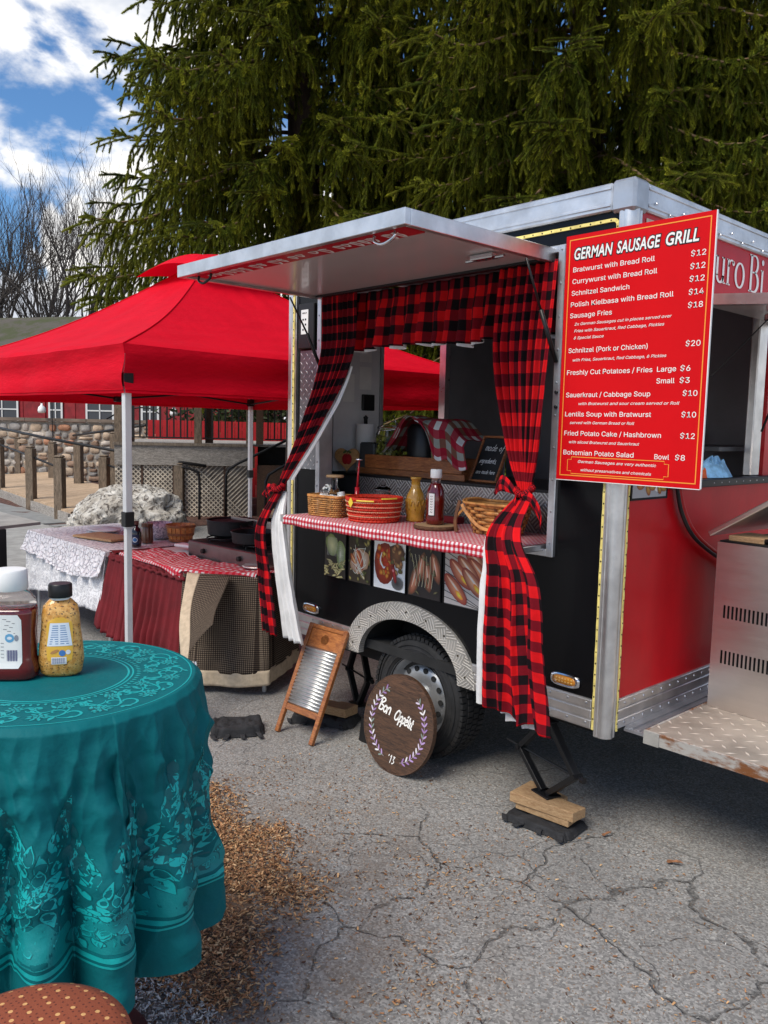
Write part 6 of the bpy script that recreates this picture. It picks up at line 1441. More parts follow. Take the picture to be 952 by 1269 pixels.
for (a, b) in ((tA, tB), (tB, tD), (tD, tC), (tC, tA)):
    for k in range(2):
        p0 = a.lerp(b, .02 + .48 * k); p1 = a.lerp(b, .50 + .48 * k); inn = ((tA + tB + tC + tD) / 4 - a.lerp(b, .5)).normalized() * .05
        for z0, z1 in ((1.90, 2.04), (2.04, 1.90)):
            mb = MB(); mb.tube([p0 + inn + Vector((0, 0, z0)), p1 + inn + Vector((0, 0, z1))], .009, 6); tsub(mb).build('truss_bar', m_blackmetal, tn)
    mb = MB(); mm = a.lerp(b, .5) + inn; mb.box(mm.x - .03, mm.x + .03, mm.y - .03, mm.y + .03, 1.87, 1.92, bev=.008); tsub(mb).build('truss_joint', m_blackmetal, tn)

# ================================================================ TABLES UNDER THE TENT
ZT = .74
def table(name, label, corners, cat='table', h=ZT, legm=None):
    c0 = Vector((*corners[0], 0)); t = thing(name, label, cat, tuple(c0)); P_ = [(x - c0.x, y - c0.y) for x, y in corners]
    MB().prism(P_, h - .035, h - .002, 'xy').build('tabletop', m_white, t)
    cx, cy = sum(p[0] for p in P_) / 4, sum(p[1] for p in P_) / 4
    for p in P_:
        x, y = lerp(p[0], cx, .08), lerp(p[1], cy, .12); mb = MB(); mb.tube([(x, y, 0), (x, y, h - .036)], .014, 8); mb.build('leg', legm or m_alu, t)
    return t
wcn = [(-5.50, -.35), (-3.98, -.33), (-4.02, .50), (-5.55, .48)]
table('folding_table', 'folding table hidden under the white lace tablecloth', wcn)
rcn = [(-3.95, -.30), (-2.84, -.28), (-2.86, .48), (-3.97, .46)]
table('folding_table', 'folding table under the maroon skirt and the camp stove', rcn)
bcn = [(-2.83, -.27), (-2.46, .03), (-2.80, .46), (-3.15, .16)]
table('small_table', 'small table under the brown checked cloth beside the trailer', bcn)
def drape(name, mt, par, pts, z0, drop_fn, nfold, amp, nv=26, per=40, closed=False, seedv=0, flare=.03, uvs=1.0, gather=0.0, kind=None):
    """cloth hanging from an edge path; path points left to right seen from outside"""
    P_ = [Vector((*p, 0)) for p in pts]; L = [0]
    for i in range(1, len(P_)): L.append(L[-1] + (P_[i] - P_[i - 1]).length)
    def pos(s):
        for i in range(1, len(P_)):
            if s <= L[i] + 1e-9:
                t = (s - L[i - 1]) / (L[i] - L[i - 1]); d = (P_[i] - P_[i - 1]).normalized(); return P_[i - 1].lerp(P_[i], t), Vector((d.y, -d.x, 0))
        d = (P_[-1] - P_[-2]).normalized(); return P_[-1], Vector((d.y, -d.x, 0))
    def f(u, v):
        s = u * L[-1]; e = .05
        p, n = pos(s); n = (pos(max(0, s - e))[1] + pos(min(L[-1], s + e))[1]).normalized()
        dr = drop_fn(u) * v; g = min(1, v * 3 + gather)
        ph = u * nfold * 2 * pi + 2.2 * mnoise.noise(Vector((u * nfold * .35, v * 1.2, seedv)))
        o_ = amp * (.25 * gather + v ** .7) * (sin(ph) + .4 * sin(ph * 2.1 + 1)) + .012 * mnoise.noise(Vector((u * 9, v * 5, seedv + 2))) * v
        return p + n * (.006 + flare * v + o_ + amp * .8 * v) + Vector((0, 0, z0 - dr))
    mb = MB(); mb.grid(f, int(per * L[-1] * 2.5), nv, uvf=lambda u, v: (u * L[-1] * uvs, 3 - v * drop_fn(u)))
    return mb, f
def build_drape(nm, mt, par, *a, solid=.002, **k):
    kind = k.pop('kind', None); mb, f = drape(nm, mt, par, *a, **k); return mb.build(nm, mt, par, smooth=True, solid=solid), f
# lace
def lace_fn(g, co, P):
    u = co.outputs['UV']
    n = g.n('ShaderNodeTexVoronoi', {'Vector': u, 'Scale': 26.0}, feature='DISTANCE_TO_EDGE').outputs[0]
    m = g.n('ShaderNodeTexWave', {'Vector': u, 'Scale': 9.0, 'Distortion': 9.0, 'Detail': 3.0}).outputs[1]
    h = g.m('ADD', g.ramp(n, .02, .12), g.m('MULTIPLY', m, .9))
    B = g.n('ShaderNodeBump', {'Height': h, 'Strength': 1.0, 'Distance': .006}); g.nt.links.new(B.outputs[0], P.inputs['Normal'])
    return g.mix(g.ramp(h, .3, 1.0), (.52, .50, .55), (.86, .85, .88))
m_lace = mat('white_lace_cloth', rough=.85, fn=lace_fn, transl=.15)
m_lace2 = mat('patterned_white_cloth', rough=.85, fn=lambda g, co, P: (g.nt.links.new(g.n('ShaderNodeBump', {'Height': g.noise(co.outputs['UV'], 22, 3, .5, 2.5), 'Strength': 1.0, 'Distance': .005}).outputs[0], P.inputs['Normal']), g.mix(g.ramp(g.noise(co.outputs['UV'], 22, 3, .5, 2.5), .42, .56), (.50, .50, .52), (.74, .74, .75)))[1])
tl = thing('lace_tablecloth', 'white lace tablecloth with a scalloped overlay on the left table', 'table cloth', (0, 0, 0))
mb = MB(); P4 = [Vector((*p, 0)) for p in wcn]
mb.grid(lambda u, v: (P4[0].lerp(P4[1], u)).lerp(P4[3].lerp(P4[2], u), v) + Vector((0, 0, ZT + .004 + .003 * mnoise.noise(Vector((u * 9, v * 6, 0))))), 40, 24, uvf=lambda u, v: (u * 1.5, v * .8)); mb.build('cloth_top', m_lace, tl, smooth=True)
wpath = [wcn[3], wcn[0], wcn[1]]
build_drape('under_cloth', m_lace2, tl, wpath, ZT, lambda u: .47 + .02 * sin(u * 19) + (.03 if u < .4 else 0), 10, .014, seedv=1)
build_drape('lace_edge', m_lace, tl, wpath, ZT + .004, lambda u: .20 + .035 * sin(u * 9 + 1) + .008 * abs(sin(u * 120)), 12, .016, seedv=2, flare=.045)
# maroon skirt
mk = thing('maroon_table_skirt', 'gathered dark red skirt hanging round the middle table', 'table skirt', (0, 0, 0))
build_drape('skirt_front', m_maroon, mk, [(-3.97, .3), (-3.97, -.31), (-2.86, -.29)], ZT + .002, lambda u: lerp(.50, .64, smooth(u)), 19, .021, seedv=3, gather=.8, per=60, flare=.09)
mb = MB(); mb.grid(lambda u, v: (lerp(-3.97, -2.86, u), lerp(-.31, .0, v) - .006, ZT + .008 + .009 * sin(u * 60) * (1 - v) ** 2 + .006 * mnoise.noise(Vector((u * 20, v * 5, 0)))), 90, 12); mb.build('skirt_top', m_maroon, mk, smooth=True)
mb = MB(); n = 80; mb.tube([(lerp(-3.97, -2.86, i / n), -.318 + .003 * sin(i), ZT - .035 + .006 * sin(i * .9)) for i in range(n + 1)], [.010 + .004 * abs(sin(i * 1.3)) for i in range(n + 1)], 6); mb.build('gathered_band', m_maroon, mk, smooth=True)
# brown check cloth with beige hem
bc = thing('brown_check_cloth', 'brown and black checked cloth with beige hem on the small table', 'table cloth', (0, 0, 0))
bpath = [(-2.90, -.30), (-2.83, -.285), (-2.455, .02), (-2.80, .47)]
o_, fbr = build_drape('cloth_drape', m_houndstooth, bc, bpath, ZT + .006, lambda u: .60 + .02 * sin(u * 7), 3, .012, seedv=5, flare=.05)
mbh, _f = drape('', None, None, bpath, ZT + .006, lambda u: .68 + .02 * sin(u * 7), 3, .012, seedv=5, flare=.056)
mb = MB(); mb.grid(lambda u, v: Vector(_f(u, .86 + .14 * v)) , 70, 6); mb.build('beige_hem', m_beige, bc, smooth=True, solid=.003)
mb = MB(); PB = [Vector((*p, 0)) for p in bcn]; mb.grid(lambda u, v: (PB[0].lerp(PB[1], u)).lerp(PB[3].lerp(PB[2], u), v) + Vector((0, 0, ZT + .006)), 10, 10, uvf=lambda u, v: (u * .5, v * .5)); mb.build('cloth_top', m_houndstooth, bc, smooth=True)
# loose corner of the cloth hanging forward, beige border to the left
def flap(u, v):
    top = Vector((-2.86, -.30, ZT + .012)).lerp(Vector((-2.68, -.20, ZT + .012)), u); bot = Vector((-2.33, -.66, .12)).lerp(Vector((-2.30, -.58, .30)), u)
    p = top.lerp(bot, v); p += Vector((.035 * sin(v * pi) + .008 * sin(v * 12 + u * 4), -.05 * sin(v * pi) * (1 - v) * 1.5, -.03 * sin(pi * v))); return p
fl = thing('cloth_flap', 'hanging corner of the checked cloth edged with a wide beige strip', 'cloth', (0, 0, 0))
mb = MB(); mb.grid(lambda u, v: flap(lerp(.0, .42, u), v), 10, 50); mb.build('beige_border', m_beige, fl, smooth=True, solid=.004)
mb = MB(); mb.grid(lambda u, v: flap(lerp(.43, 1.5, u), lerp(0, .55 + .12 * (1 - u), v)), 16, 30, uvf=lambda u, v: (u * .25, v * .5)); mb.build('check_part', m_houndstooth, fl, smooth=True, solid=.003)
lg = thing('folded_stand', 'folded metal stand legs with an orange band below the beige cloth flap', 'stand', (-2.24, -.60, 0))
for k, (dx, dy) in enumerate(((0, 0), (.022, .008), (.044, .016))):
    mb = MB(); mb.tube([(dx * 1.3, dy, .02), (dx * .5 - .05, dy, .36)], .009, 8); mb.build('leg', m_chrome, lg)
mb = MB(); mb.box(-.015, .075, -.018, .034, 0, .05, bev=.006); mb.build('foot', m_blackmetal, lg)
mb = MB(); mb.tube([(-.022, .008, .29), (-.028, .009, .33)], .018, 10); mb.build('band', mat('orange_band', (.75, .25, .03), .5), lg)
# gingham cloth on the middle table
gg = thing('gingham_cloth', 'large red and white gingham cloth bunched in front of the camp stove', 'cloth', (0, 0, 0))
def ggf(u, v):
    x = lerp(-3.80, -2.50, u); yf = lerp(-.29, .0, smooth((u - .62) / .38)) ; yb = lerp(.0, .30, smooth((u - .5) / .5))
    y = lerp(yf - .02, yb, min(1, max(0, (v - .12) / .88))); z = ZT + .017 + .018 * abs(mnoise.noise(Vector((u * 9, v * 4, 7)))) + .012 * abs(sin(u * 23 + v * 5)) * v
    if v < .12: z = ZT + .014 - (.12 - v) / .12 * (.06 * smooth((u - .45) / .25) + .01); y = yf - .028
    return (x, y, z)
mb = MB(); mb.grid(ggf, 170, 40, uvf=lambda u, v: (u * 1.3, v * .38 + .1 * u)); mb.build('gingham', m_gingham2, gg, smooth=True, solid=.002)
# camp stove and pans
cs = thing('camp_stove', 'two burner stainless camp stove on the middle table', 'stove', (-3.42, .02, ZT + .02), radians(3))
MB().box(0, .84, 0, .36, .0, .11, bev=.006).build('stove_body', mat('stove_steel', (.22, .19, .19), .32, .85, var=.2, vs=5, dirt=.2), cs)
MB().box(.012, .828, .012, .348, .1105, .114).build('stove_top', m_cast, cs)
for cx in (.20, .62):
    mb = MB(); mb.tube([(cx + .13 * cos(a), .18 + .13 * sin(a), .135) for a in np.linspace(0, 6.28, 30)], .005, 6)
    for a in (0, pi / 2): mb.tube([(cx + .15 * cos(a), .18 + .15 * sin(a), .137), (cx - .15 * cos(a), .18 - .15 * sin(a), .137)], .005, 6)
    for a in np.linspace(0, 2 * pi, 5)[:4]: mb.tube([(cx + .13 * cos(a), .18 + .13 * sin(a), .135), (cx + .13 * cos(a), .18 + .13 * sin(a), .112)], .005, 6)
    mb.build('grate', m_cast, cs)
    MB().lathe([(0, 0), (.045, 0), (.045, .012), (.03, .018), (0, .018)], 20, c=(cx, .18, .114)).build('burner', m_cast, cs)
for cx in (.2, .62): MB().lathe([(0, 0), (.018, 0), (.016, .02), (0, .021)], 16, M=Matrix.Translation((cx, 0, .055)) @ Matrix.Rotation(pi / 2, 4, 'X')).build('knob', m_blackmetal, cs)
mb = MB(); mb.box(.02, .80, .352, .362, .115, .26, M=None); mb.build('wind_shield', m_steel, cs)
p1 = thing('cooking_pot', 'large black pot on the left burner of the camp stove', 'pot', (-3.30, .30, ZT + .16))
MB().lathe([(0, 0), (.15, 0), (.165, .012), (.172, .105), (.178, .108), (.176, .114), (.165, .112), (.158, .015), (0, .012)], 44).build('pot_body', m_cast, p1, smooth=True, auto=40)
MB().lathe([(.0, .10), (.163, .10)], 36, caps=False).build('contents', m_dark, p1)
mb = MB(); mb.tube(curve_pts([(-.17, -.03, .085), (-.215, -.04, .075), (-.22, .04, .075), (-.17, .03, .085)], 5), .006, 6); mb.tube(curve_pts([(.17, -.03, .085), (.215, -.04, .075), (.22, .04, .075), (.17, .03, .085)], 5), .006, 6); mb.build('handle', m_cast, p1)
p2 = thing('frying_pan', 'deep black frying pan on the right burner with its handle pointing back', 'pan', (-2.86, .20, ZT + .16))
MB().lathe([(0, 0), (.13, 0), (.142, .01), (.150, .075), (.156, .078), (.154, .083), (.144, .081), (.136, .012), (0, .010)], 44).build('pan_body', m_cast, p2, smooth=True, auto=40)
mb = MB(); mb.tube(curve_pts([(.05, .14, .065), (.10, .22, .085), (.18, .36, .125)], 6), [.010] * 13, 8); mb.build('handle', m_cast, p2, smooth=True)
lid = thing('pot_lid', 'flat grey pan lid lying at the right end of the gingham cloth', 'lid', (-2.66, .10, ZT + .04)); MB().lathe([(0, 0), (.10, 0), (.105, .004), (.09, .012), (0, .016)], 36).build('lid_disc', m_steel, lid, smooth=True)
# bushel basket, sauce bottle, plate, board, bowl on the lace cloth
bb = thing('bushel_basket', 'small round split wood bushel basket left of the camp stove', 'basket', (-4.14, .36, ZT + .012))
for k in range(18):
    a = 2 * pi * k / 18; r0, r1, h = .082, .112, .135; w0, w1 = .0125, .018; ca, sa = cos(a), sin(a); t_ = Vector((-sa, ca, 0)); n_ = Vector((ca, sa, 0)); vs = []
    for (r, z, ww) in ((r0, 0, w0), (lerp(r0, r1, .5) + .004, h * .5, (w0 + w1) / 2), (r1, h, w1)):
        for dn in (0, .003): vs += [n_ * (r + dn) - t_ * ww + Vector((0, 0, z)), n_ * (r + dn) + t_ * ww + Vector((0, 0, z))]
    MB().add(vs, [(0, 1, 5, 4), (4, 5, 9, 8), (2, 3, 7, 6), (6, 7, 11, 10), (0, 4, 6, 2), (4, 8, 10, 6), (1, 5, 7, 3), (5, 9, 11, 7), (8, 9, 11, 10)]).build('stave', m_wicker2, bb)
for z, r in ((.125, .114), (.06, .101), (.012, .089)): MB().lathe([(r, z - .010), (r + .005, z - .010), (r + .005, z + .010), (r, z + .010), (r, z - .010)], 40, caps=False).build('hoop', m_wood_orange, bb, smooth=True, auto=40)
MB().lathe([(0, .004), (.084, .004)], 30, caps=False).build('base', m_wicker_dark, bb)
sb = thing('sauce_bottle', 'dark brown sauce bottle with a round blue label behind the tent leg', 'bottle', (-4.06, -.06, ZT + .012))
MB().lathe([(0, 0), (.036, 0), (.038, .005), (.038, .10), (.030, .135), (.016, .15), (.015, .17)], 28).build('bottle_body', mat('dark_bottle', (.012, .010, .014), .12, coat=.5), sb, smooth=True)
MB().lathe([(0, .168), (.02, .168), (.02, .195), (0, .196)], 20).build('cap', mat('brown_cap', (.10, .03, .02), .4), sb)
wsb = wrap(.0385, radians(-42)); mb = MB(); mb.has_col = True
mb.grid(lambda u, v: wsb(lerp(-.03, .03, u), lerp(.02, .095, v), 0), 8, 2); mb.col[-27:] = [(.02, .03, .07, 1)] * 27
pblob(mb, wsb, 0, .055, .020, .020, 0, (.65, .68, .72), .0006); pblob(mb, wsb, 0, .055, .015, .015, 0, (.05, .16, .36), .0012)
mb.build('label', m_print, sb, fixn=False)
b3 = thing('brown_jar', 'short brown jar behind the dark sauce bottle', 'jar', (-4.20, .10, ZT + .012)); MB().lathe([(0, 0), (.045, 0), (.045, .11), (.04, .125), (.046, .127), (.046, .15), (0, .15)], 26).build('jar_body', mat('brown_glass', (.10, .04, .02), .2, coat=.5), b3, smooth=True, auto=40)
pl_ = thing('serving_plate', 'shallow white plate at the far left of the lace table', 'plate', (-5.00, .10, ZT + .012))
MB().lathe([(0, 0), (.10, 0), (.18, .022), (.178, .027), (.10, .006), (0, .005)], 44, sq=(1.0, .7, 2.2)).build('plate_body', m_white, pl_, smooth=True)
cbd = thing('cutting_board', 'wooden cutting board on the lace tablecloth', 'cutting board', (-4.62, -.06, ZT + .012), radians(14)); MB().box(-.24, .24, -.13, .13, 0, .018, bev=.004).build('board', m_wood_block, cbd)
jw = thing('glass_bowl', 'white and grey patterned bowl between the jar and the bushel basket', 'bowl', (-4.38, .30, ZT + .012))
MB().lathe([(0, 0), (.07, 0), (.10, .03), (.112, .09), (.105, .13), (.10, .13), (.105, .09), (.09, .03), (0, .008)], 36).build('bowl_body', mat('patterned_bowl', rough=.3, fn=lambda g, co, P: g.mix(g.ramp(g.noise(co.outputs['Object'], 30, 2, .5, 2), .5, .55), (.66, .66, .70), (.30, .31, .38))), jw, smooth=True)
npk = thing('folded_napkin', 'white printed napkin by the bushel basket at the stove corner', 'napkin', (-3.72, .18, ZT + .03), .3); MB().box(-.09, .09, -.05, .05, 0, .022, bev=.008).build('napkin_fold', m_papertowel, npk)

# ================================================================ TEAL TABLE IN FRONT
TC = Vector((-.294, -2.122, 0)); TR = .355; TH = 1.05
tt = thing('cocktail_table', 'tall round cocktail table hidden beneath the teal damask cloth', 'table', tuple(TC))
MB().lathe([(0, TH - .03), (TR - .004, TH - .03), (TR, TH - .02), (TR, TH - .006), (TR - .006, TH - .002), (0, TH - .002)], 64).build('tabletop', m_greybox, tt)
mb = MB(); mb.tube([(0, 0, .03), (0, 0, TH - .03)], .035, 16); mb.build('pedestal', m_blackmetal, tt); MB().lathe([(0, 0), (.24, 0), (.24, .015), (.05, .035), (0, .035)], 40).build('base', m_blackmetal, tt)
NF = 13
def cloth(a, s):
    """point on the cloth, angle a, arc length s from the centre"""
    rad = .014
    if s <= TR: return Vector((s * cos(a), s * sin(a), TH + .0035 + .0012 * mnoise.noise(Vector((s * cos(a) * 9, s * sin(a) * 9, 1)))))
    d = s - TR; D = .70; q = d / D
    r = TR + rad * min(1, d / .02) ; z = TH + .0035 - (d if d > .02 else d * .75) + (.005 if d > .02 else 0) 
    # folds: deep, rounded outwards, growing downwards
    wob = .55 * sin(a * 2 + .6) + .35 * sin(a * 5 + 2) + .25 * mnoise.noise(Vector((cos(a) * 2.2, sin(a) * 2.2, q * .8)))
    ph = NF * a + wob * 1.4 + .5 * q * sin(3 * a)
    f = (1 + cos(ph)) / 2; f = f ** 1.3
    g = smooth(q * 1.15) ** 1.05
    am = .100 * g * (1 + .30 * sin(a * 3 + 1.2))
    r += am * (f - .42) + .008 * q
    # creases left from storage: planar facets near the top
    v1 = mnoise.noise(Vector((a * 3.0 + 4, q * 3.1, 0))); v2 = abs(mnoise.noise(Vector((a * 3.8, q * 4.3 - a * 1.5, 9)))); v3 = abs(mnoise.noise(Vector((a * 6.3 + 2, q * 6 + a * 2, 5))))
    v4 = abs(mnoise.noise(Vector((a * 11, q * 9 - a * 4, 2)))); v5 = abs(mnoise.noise(Vector((a * 2.1 + 7, q * 14, 3))))
    r += (.018 * v1 - .046 * v2 - .030 * v3 - .015 * v4 + .008 * v5 + .028) * min(1, q * 5) * (1 - .4 * q)
    lag = am * .10 * sin(ph)
    a2 = a + lag / r * 1.5
    z += .10 * am * (f)
    return Vector((r * cos(a2), r * sin(a2), z))
m_teal = mat('teal_cotton', (0.001, 0.115, 0.130), 0.66, var=0.12, vs=5, bump=0.0035, bs=24, spec=0.2)
m_teal2 = vcol_mat('teal_damask_figure', 0.5, spec=0.35, bump=0.0035, bs=24); TL, TDK = (0.006, 0.34, 0.345), (0.001, 0.092, 0.104); LIFT = [0.0]
tcl = thing('teal_tablecloth', 'teal damask tablecloth with floral border hanging in deep folds over the tall round table', 'table cloth', tuple(TC))
NA = 1200; SS = list(np.linspace(.0, TR - .02, 18)) + list(np.linspace(TR - .012, TR + .028, 14)) + list(np.linspace(TR + .036, TR + .66, 118))
V = []; Fc_ = []
for s_ in SS:
    for k in range(NA): V.append(tuple(cloth(2 * pi * k / NA, max(s_, 1e-4))))
for j in range(len(SS) - 1):
    for k in range(NA): Fc_.append((j * NA + k, (j + 1) * NA + k, (j + 1) * NA + (k + 1) % NA, j * NA + (k + 1) % NA))
mb = MB(); mb.v = V; mb.f = Fc_; mb.uv = [(0, 0)] * len(V); mb.build('fabric', m_teal, tcl, smooth=True, fixn=False)
def csurf(u, v, h=0.0):
    """pattern coordinates: u arc length round the rim (m), v distance from centre"""
    a = u / TR
    p = cloth(a, v); e = .004; du = cloth(a + e, v) - cloth(a - e, v); dv = cloth(a, v + e) - cloth(a, max(1e-4, v - e)); n = dv.cross(du) * -1
    n = n.normalized() if n.length > 1e-12 else Vector((0, 0, 1))
    if v <= TR: n = Vector((0, 0, 1))
    elif n.dot(Vector((p.x, p.y, 0))) < 0: n = -n
    return p + n * (.0006 + h)
pm = MB()
rp = random.Random(12)
def ribbon(pts, wd, taper=True, lift=0.0, col=TL):
    LIFT[0] = (LIFT[0] + .7e-5) % 3.2e-4; lift = lift + LIFT[0]
    n = len(pts); vs = []
    for i in range(n):
        x0, y0 = pts[max(i - 1, 0)]; x1, y1 = pts[min(i + 1, n - 1)]; dx, dy = x1 - x0, y1 - y0; L = math.hypot(dx, dy) or 1; nx, ny = -dy / L, dx / L
        w_ = wd / 2 * ((.25 + .75 * sin(pi * (i + .3) / (n))) if taper else 1)
        x, y = pts[i]; vs += [csurf(x + nx * w_, y + ny * w_, lift), csurf(x - nx * w_, y - ny * w_, lift)]
    pm.add(vs, [(2 * i, 2 * i + 1, 2 * i + 3, 2 * i + 2) for i in range(n - 1)], None, col)
def petal(cx, cy, a, L, w_, bend=0.0, k=1.0, lift=0.0):
    """leaf shape from (cx,cy) outwards; k scales u so that shapes near the centre keep their size"""
    n = 5
    for (gr, col) in ((.0022, TDK), (0.0, TL)):
        grc = gr
        LIFT[0] = (LIFT[0] + .7e-5) % 3.2e-4; vs = []
        for i in range(n + 1):
            t = i / n; aa = a + bend * t; LL = L + gr; x = (LL * t - gr * .5) * cos(aa); y = (LL * t - gr * .5) * sin(aa); ww = (w_ * .5 + gr) * sin(pi * (min(.97, .03 + t * .97) ** .7))
            for sg in (-1, 1): vs.append(csurf(cx + (x - sg * ww * sin(aa)) * k, cy + y + sg * ww * cos(aa), LIFT[0]))
        pm.add(vs, [(2 * i, 2 * i + 1, 2 * i + 3, 2 * i + 2) for i in range(n)], None, col)
def flower(cx, cy, s, k=1.0):
    small = s < .03
    for (r0, L, n, off) in (((.55, .55, 9, 0), (.12, .5, 6, .3)) if small else ((.66, .50, 15, 0), (.40, .44, 12, .2), (.18, .34, 9, .1), (.02, .22, 6, .3))):
        for i in range(n):
            a = 2 * pi * i / n + off + rp.uniform(-.06, .06); petal(cx + s * r0 * cos(a) * k, cy + s * r0 * sin(a), a, s * L * rp.uniform(.8, 1.2), s * (.19 if not small else .3), rp.uniform(-.35, .35), k)
def sprig(cx, cy, a, s, k=1.0):
    for i in range(5):
        t = i / 5.5; x = cx + s * t * cos(a) * k; y = cy + s * t * sin(a)
        for sg in (-1, 1): petal(x, y, a + sg * (1.15 - .3 * t), s * .50 * (1 - .5 * t), s * .115, sg * -.95, k)
    petal(cx + s * cos(a) * .9 * k, cy + s * sin(a) * .9, a, s * .35, s * .14, 0, k)
def scroll(cx, cy, s, sgn, a0, wd, k=1.0):
    pts = []
    for i in range(18):
        t = i / 17; a = a0 + sgn * t * 5.2; r = s * (1 - .82 * t); pts.append((cx + r * cos(a) * k, cy + r * sin(a)))
    ribbon(pts, wd)
CIRC = 2 * pi * TR
# rings on the top
def ring(v, wd, n=260):
    vs = []
    for i in range(n + 1):
        for d in (-wd / 2, wd / 2): vs.append(csurf(CIRC * i / n, v + d))
    pm.add(vs, [(2 * i, 2 * i + 1, 2 * i + 3, 2 * i + 2) for i in range(n)], None, TL)
for v, wd in ((.188, .005), (.199, .004), (.345, .003)): ring(v, wd)
NM = 14
for i in range(NM):   # arabesque band on the top
    u0 = CIRC * i / NM; k = TR / .27
    scroll(u0, .245, .034, 1, .3, .0075, k); scroll(u0 + CIRC / NM * .5, .295, .032, -1, 2.6, .0075, k); scroll(u0 + CIRC / NM * .28, .278, .024, -1, 1.2, .006, k); scroll(u0 + CIRC / NM * .78, .252, .024, 1, 4.0, .006, k)
    flower(u0 + CIRC / NM * .5, .242, .020, k); flower(u0, .298, .022, k)
    for j in range(10): petal(u0 + CIRC / NM * rp.random(), rp.uniform(.215, .33), rp.uniform(0, 6.28), rp.uniform(.014, .026), .009, rp.uniform(-.6, .6), k)
    ribbon([(u0 + CIRC / NM * t, .27 + .035 * sin(t * 2 * pi)) for t in np.linspace(0, 1, 16)], .005, False)
    for j in range(6): petal(u0 + CIRC / NM * (j + .5) / 6, .208, pi / 2, .012, .007, 0, TR / .21)
# border: flowers on the drop, over a pale band
NB = 9
vs = []; nn = 900
for i in range(nn + 1):
    u = CIRC * i / nn; hi = TR + .445 + .022 * sin(u * 2 * pi * NB * 2 / CIRC) + .008 * sin(u * 2 * pi * NB * 7 / CIRC)
    for d in range(6): vs.append(csurf(u, lerp(hi, TR + .508, d / 5), 0))
pm.add(vs, [(6 * i + d, 6 * i + d + 1, 6 * i + d + 7, 6 * i + d + 6) for i in range(nn) for d in range(5)], None, (0.003, .20, .21))
for i in range(NB):
    u0 = CIRC * (i + .35) / NB; st_ = CIRC / NB; base = TR + .345
    for (du, dv, a, L) in ((-.10, -.06, -1.9, .10), (.14, -.07, -1.3, .10), (.42, .02, -1.8, .11), (.60, .0, -1.2, .10), (.30, .03, -1.57, .09), (-.28, .05, -2.4, .08), (.78, .06, -.8, .08)): sprig(u0 + du * st_, base + dv, a, L)
    for j in range(12): petal(u0 + rp.uniform(-.5, .5) * st_, base + rp.uniform(.05, .15), rp.uniform(-2.8, -.3), rp.uniform(.022, .042), .012, rp.uniform(-.8, .8))
    flower(u0, base + .010, .098); flower(u0 + st_ * .52, base + .085, .062)
    for j in range(10): petal(u0 + rp.uniform(-.5, .5) * st_, base + rp.uniform(.10, .155), rp.uniform(0, 6.28), rp.uniform(.016, .03), .012, rp.uniform(-.8, .8))
    for (du, sg) in ((.25, 1), (.77, -1)):
        pts = [(u0 + du * st_ + .036 * (1 - .82 * q) * cos(.5 + sg * q * 5.2), base + .135 + .030 * (1 - .82 * q) * sin(.5 + sg * q * 5.2)) for q in np.linspace(0, 1, 18)]; ribbon(pts, .005, col=TDK)
def dring(v, wd, col, n=720):
    vs = []; LIFT[0] = (LIFT[0] + .7e-5) % 3.2e-4
    for i in range(n + 1):
        for d in (-wd / 2, wd / 2): vs.append(csurf(CIRC * i / n, v + d, 0.0004))
    pm.add(vs, [(2 * i, 2 * i + 1, 2 * i + 3, 2 * i + 2) for i in range(n)], None, col)
for v, wd in ((TR + .522, .012), (TR + .538, .006)): dring(v, wd, TL)
pm.build('printed_figure', m_teal2, tcl, smooth=True, fixn=False)
# squeeze bottles
ZB = TH + .0055
kt = thing('ketchup_bottle', 'large ketchup bottle with a broad white cap and back label on the teal tablecloth', 'bottle', (-.352, -2.196, ZB), radians(52))
SQ = (1.0, .66, 3.4)
MB().lathe([(0, 0), (.056, 0), (.064, .006), (.066, .028), (.059, .052), (.0585, .12), (.062, .165), (.060, .18), (.0, .181)], 44, sq=SQ).build('ketchup', m_ketchup, kt, smooth=True)
MB().lathe([(.0602, .1815), (.056, .200), (.044, .216), (.034, .222)], 44, sq=(1.0, .8, 2.6), caps=False).build('shoulder', m_clear, kt, smooth=True)
MB().lathe([(0, .222), (.040, .222), (.042, .225), (.041, .268), (.038, .273), (0, .274)], 44).build('cap', m_white, kt, smooth=True, auto=40)
Fk = Frame((0, -.0335, 0), (1, 0, 0), (0, 0, 1)); mb = MB()
def kmap(u, v, h=0.0):
    prof = [(.028, .066), (.052, .059), (.12, .0585), (.165, .062)]; r = np.interp(v, [p[0] for p in prof], [p[1] for p in prof]); t = abs(u) / (r * 1.0)
    y = -r * .66 * (max(0.0, 1 - t ** 3.4)) ** (1 / 3.4); return Vector((u, y - .0007 - h, v))
mb.has_col = True
def rr_rect(x0, x1, y0, y1, col, h, nu=14, nv=10, rc=.008):
    vs = []; 
    for j in range(nv + 1):
        y = lerp(y0, y1, j / nv); ins = 0
        if y - y0 < rc: ins = rc - math.sqrt(max(0, rc * rc - (rc - (y - y0)) ** 2))
        if y1 - y < rc: ins = rc - math.sqrt(max(0, rc * rc - (rc - (y1 - y)) ** 2))
        for i in range(nu + 1): vs.append(kmap(lerp(x0 + ins, x1 - ins, i / nu), y, h))
    mb.add(vs, [(j * (nu + 1) + i, j * (nu + 1) + i + 1, (j + 1) * (nu + 1) + i + 1, (j + 1) * (nu + 1) + i) for j in range(nv) for i in range(nu)], None, col)
rr_rect(-.046, .038, .032, .166, (.76, .76, .74), 0)
for k in range(9): pstroke(mb, kmap, [(-.036, .155 - k * .005), (.004 + .024 * ((k * 37) % 5) / 5, .155 - k * .005)], .0018, (.25, .25, .26), .0005)
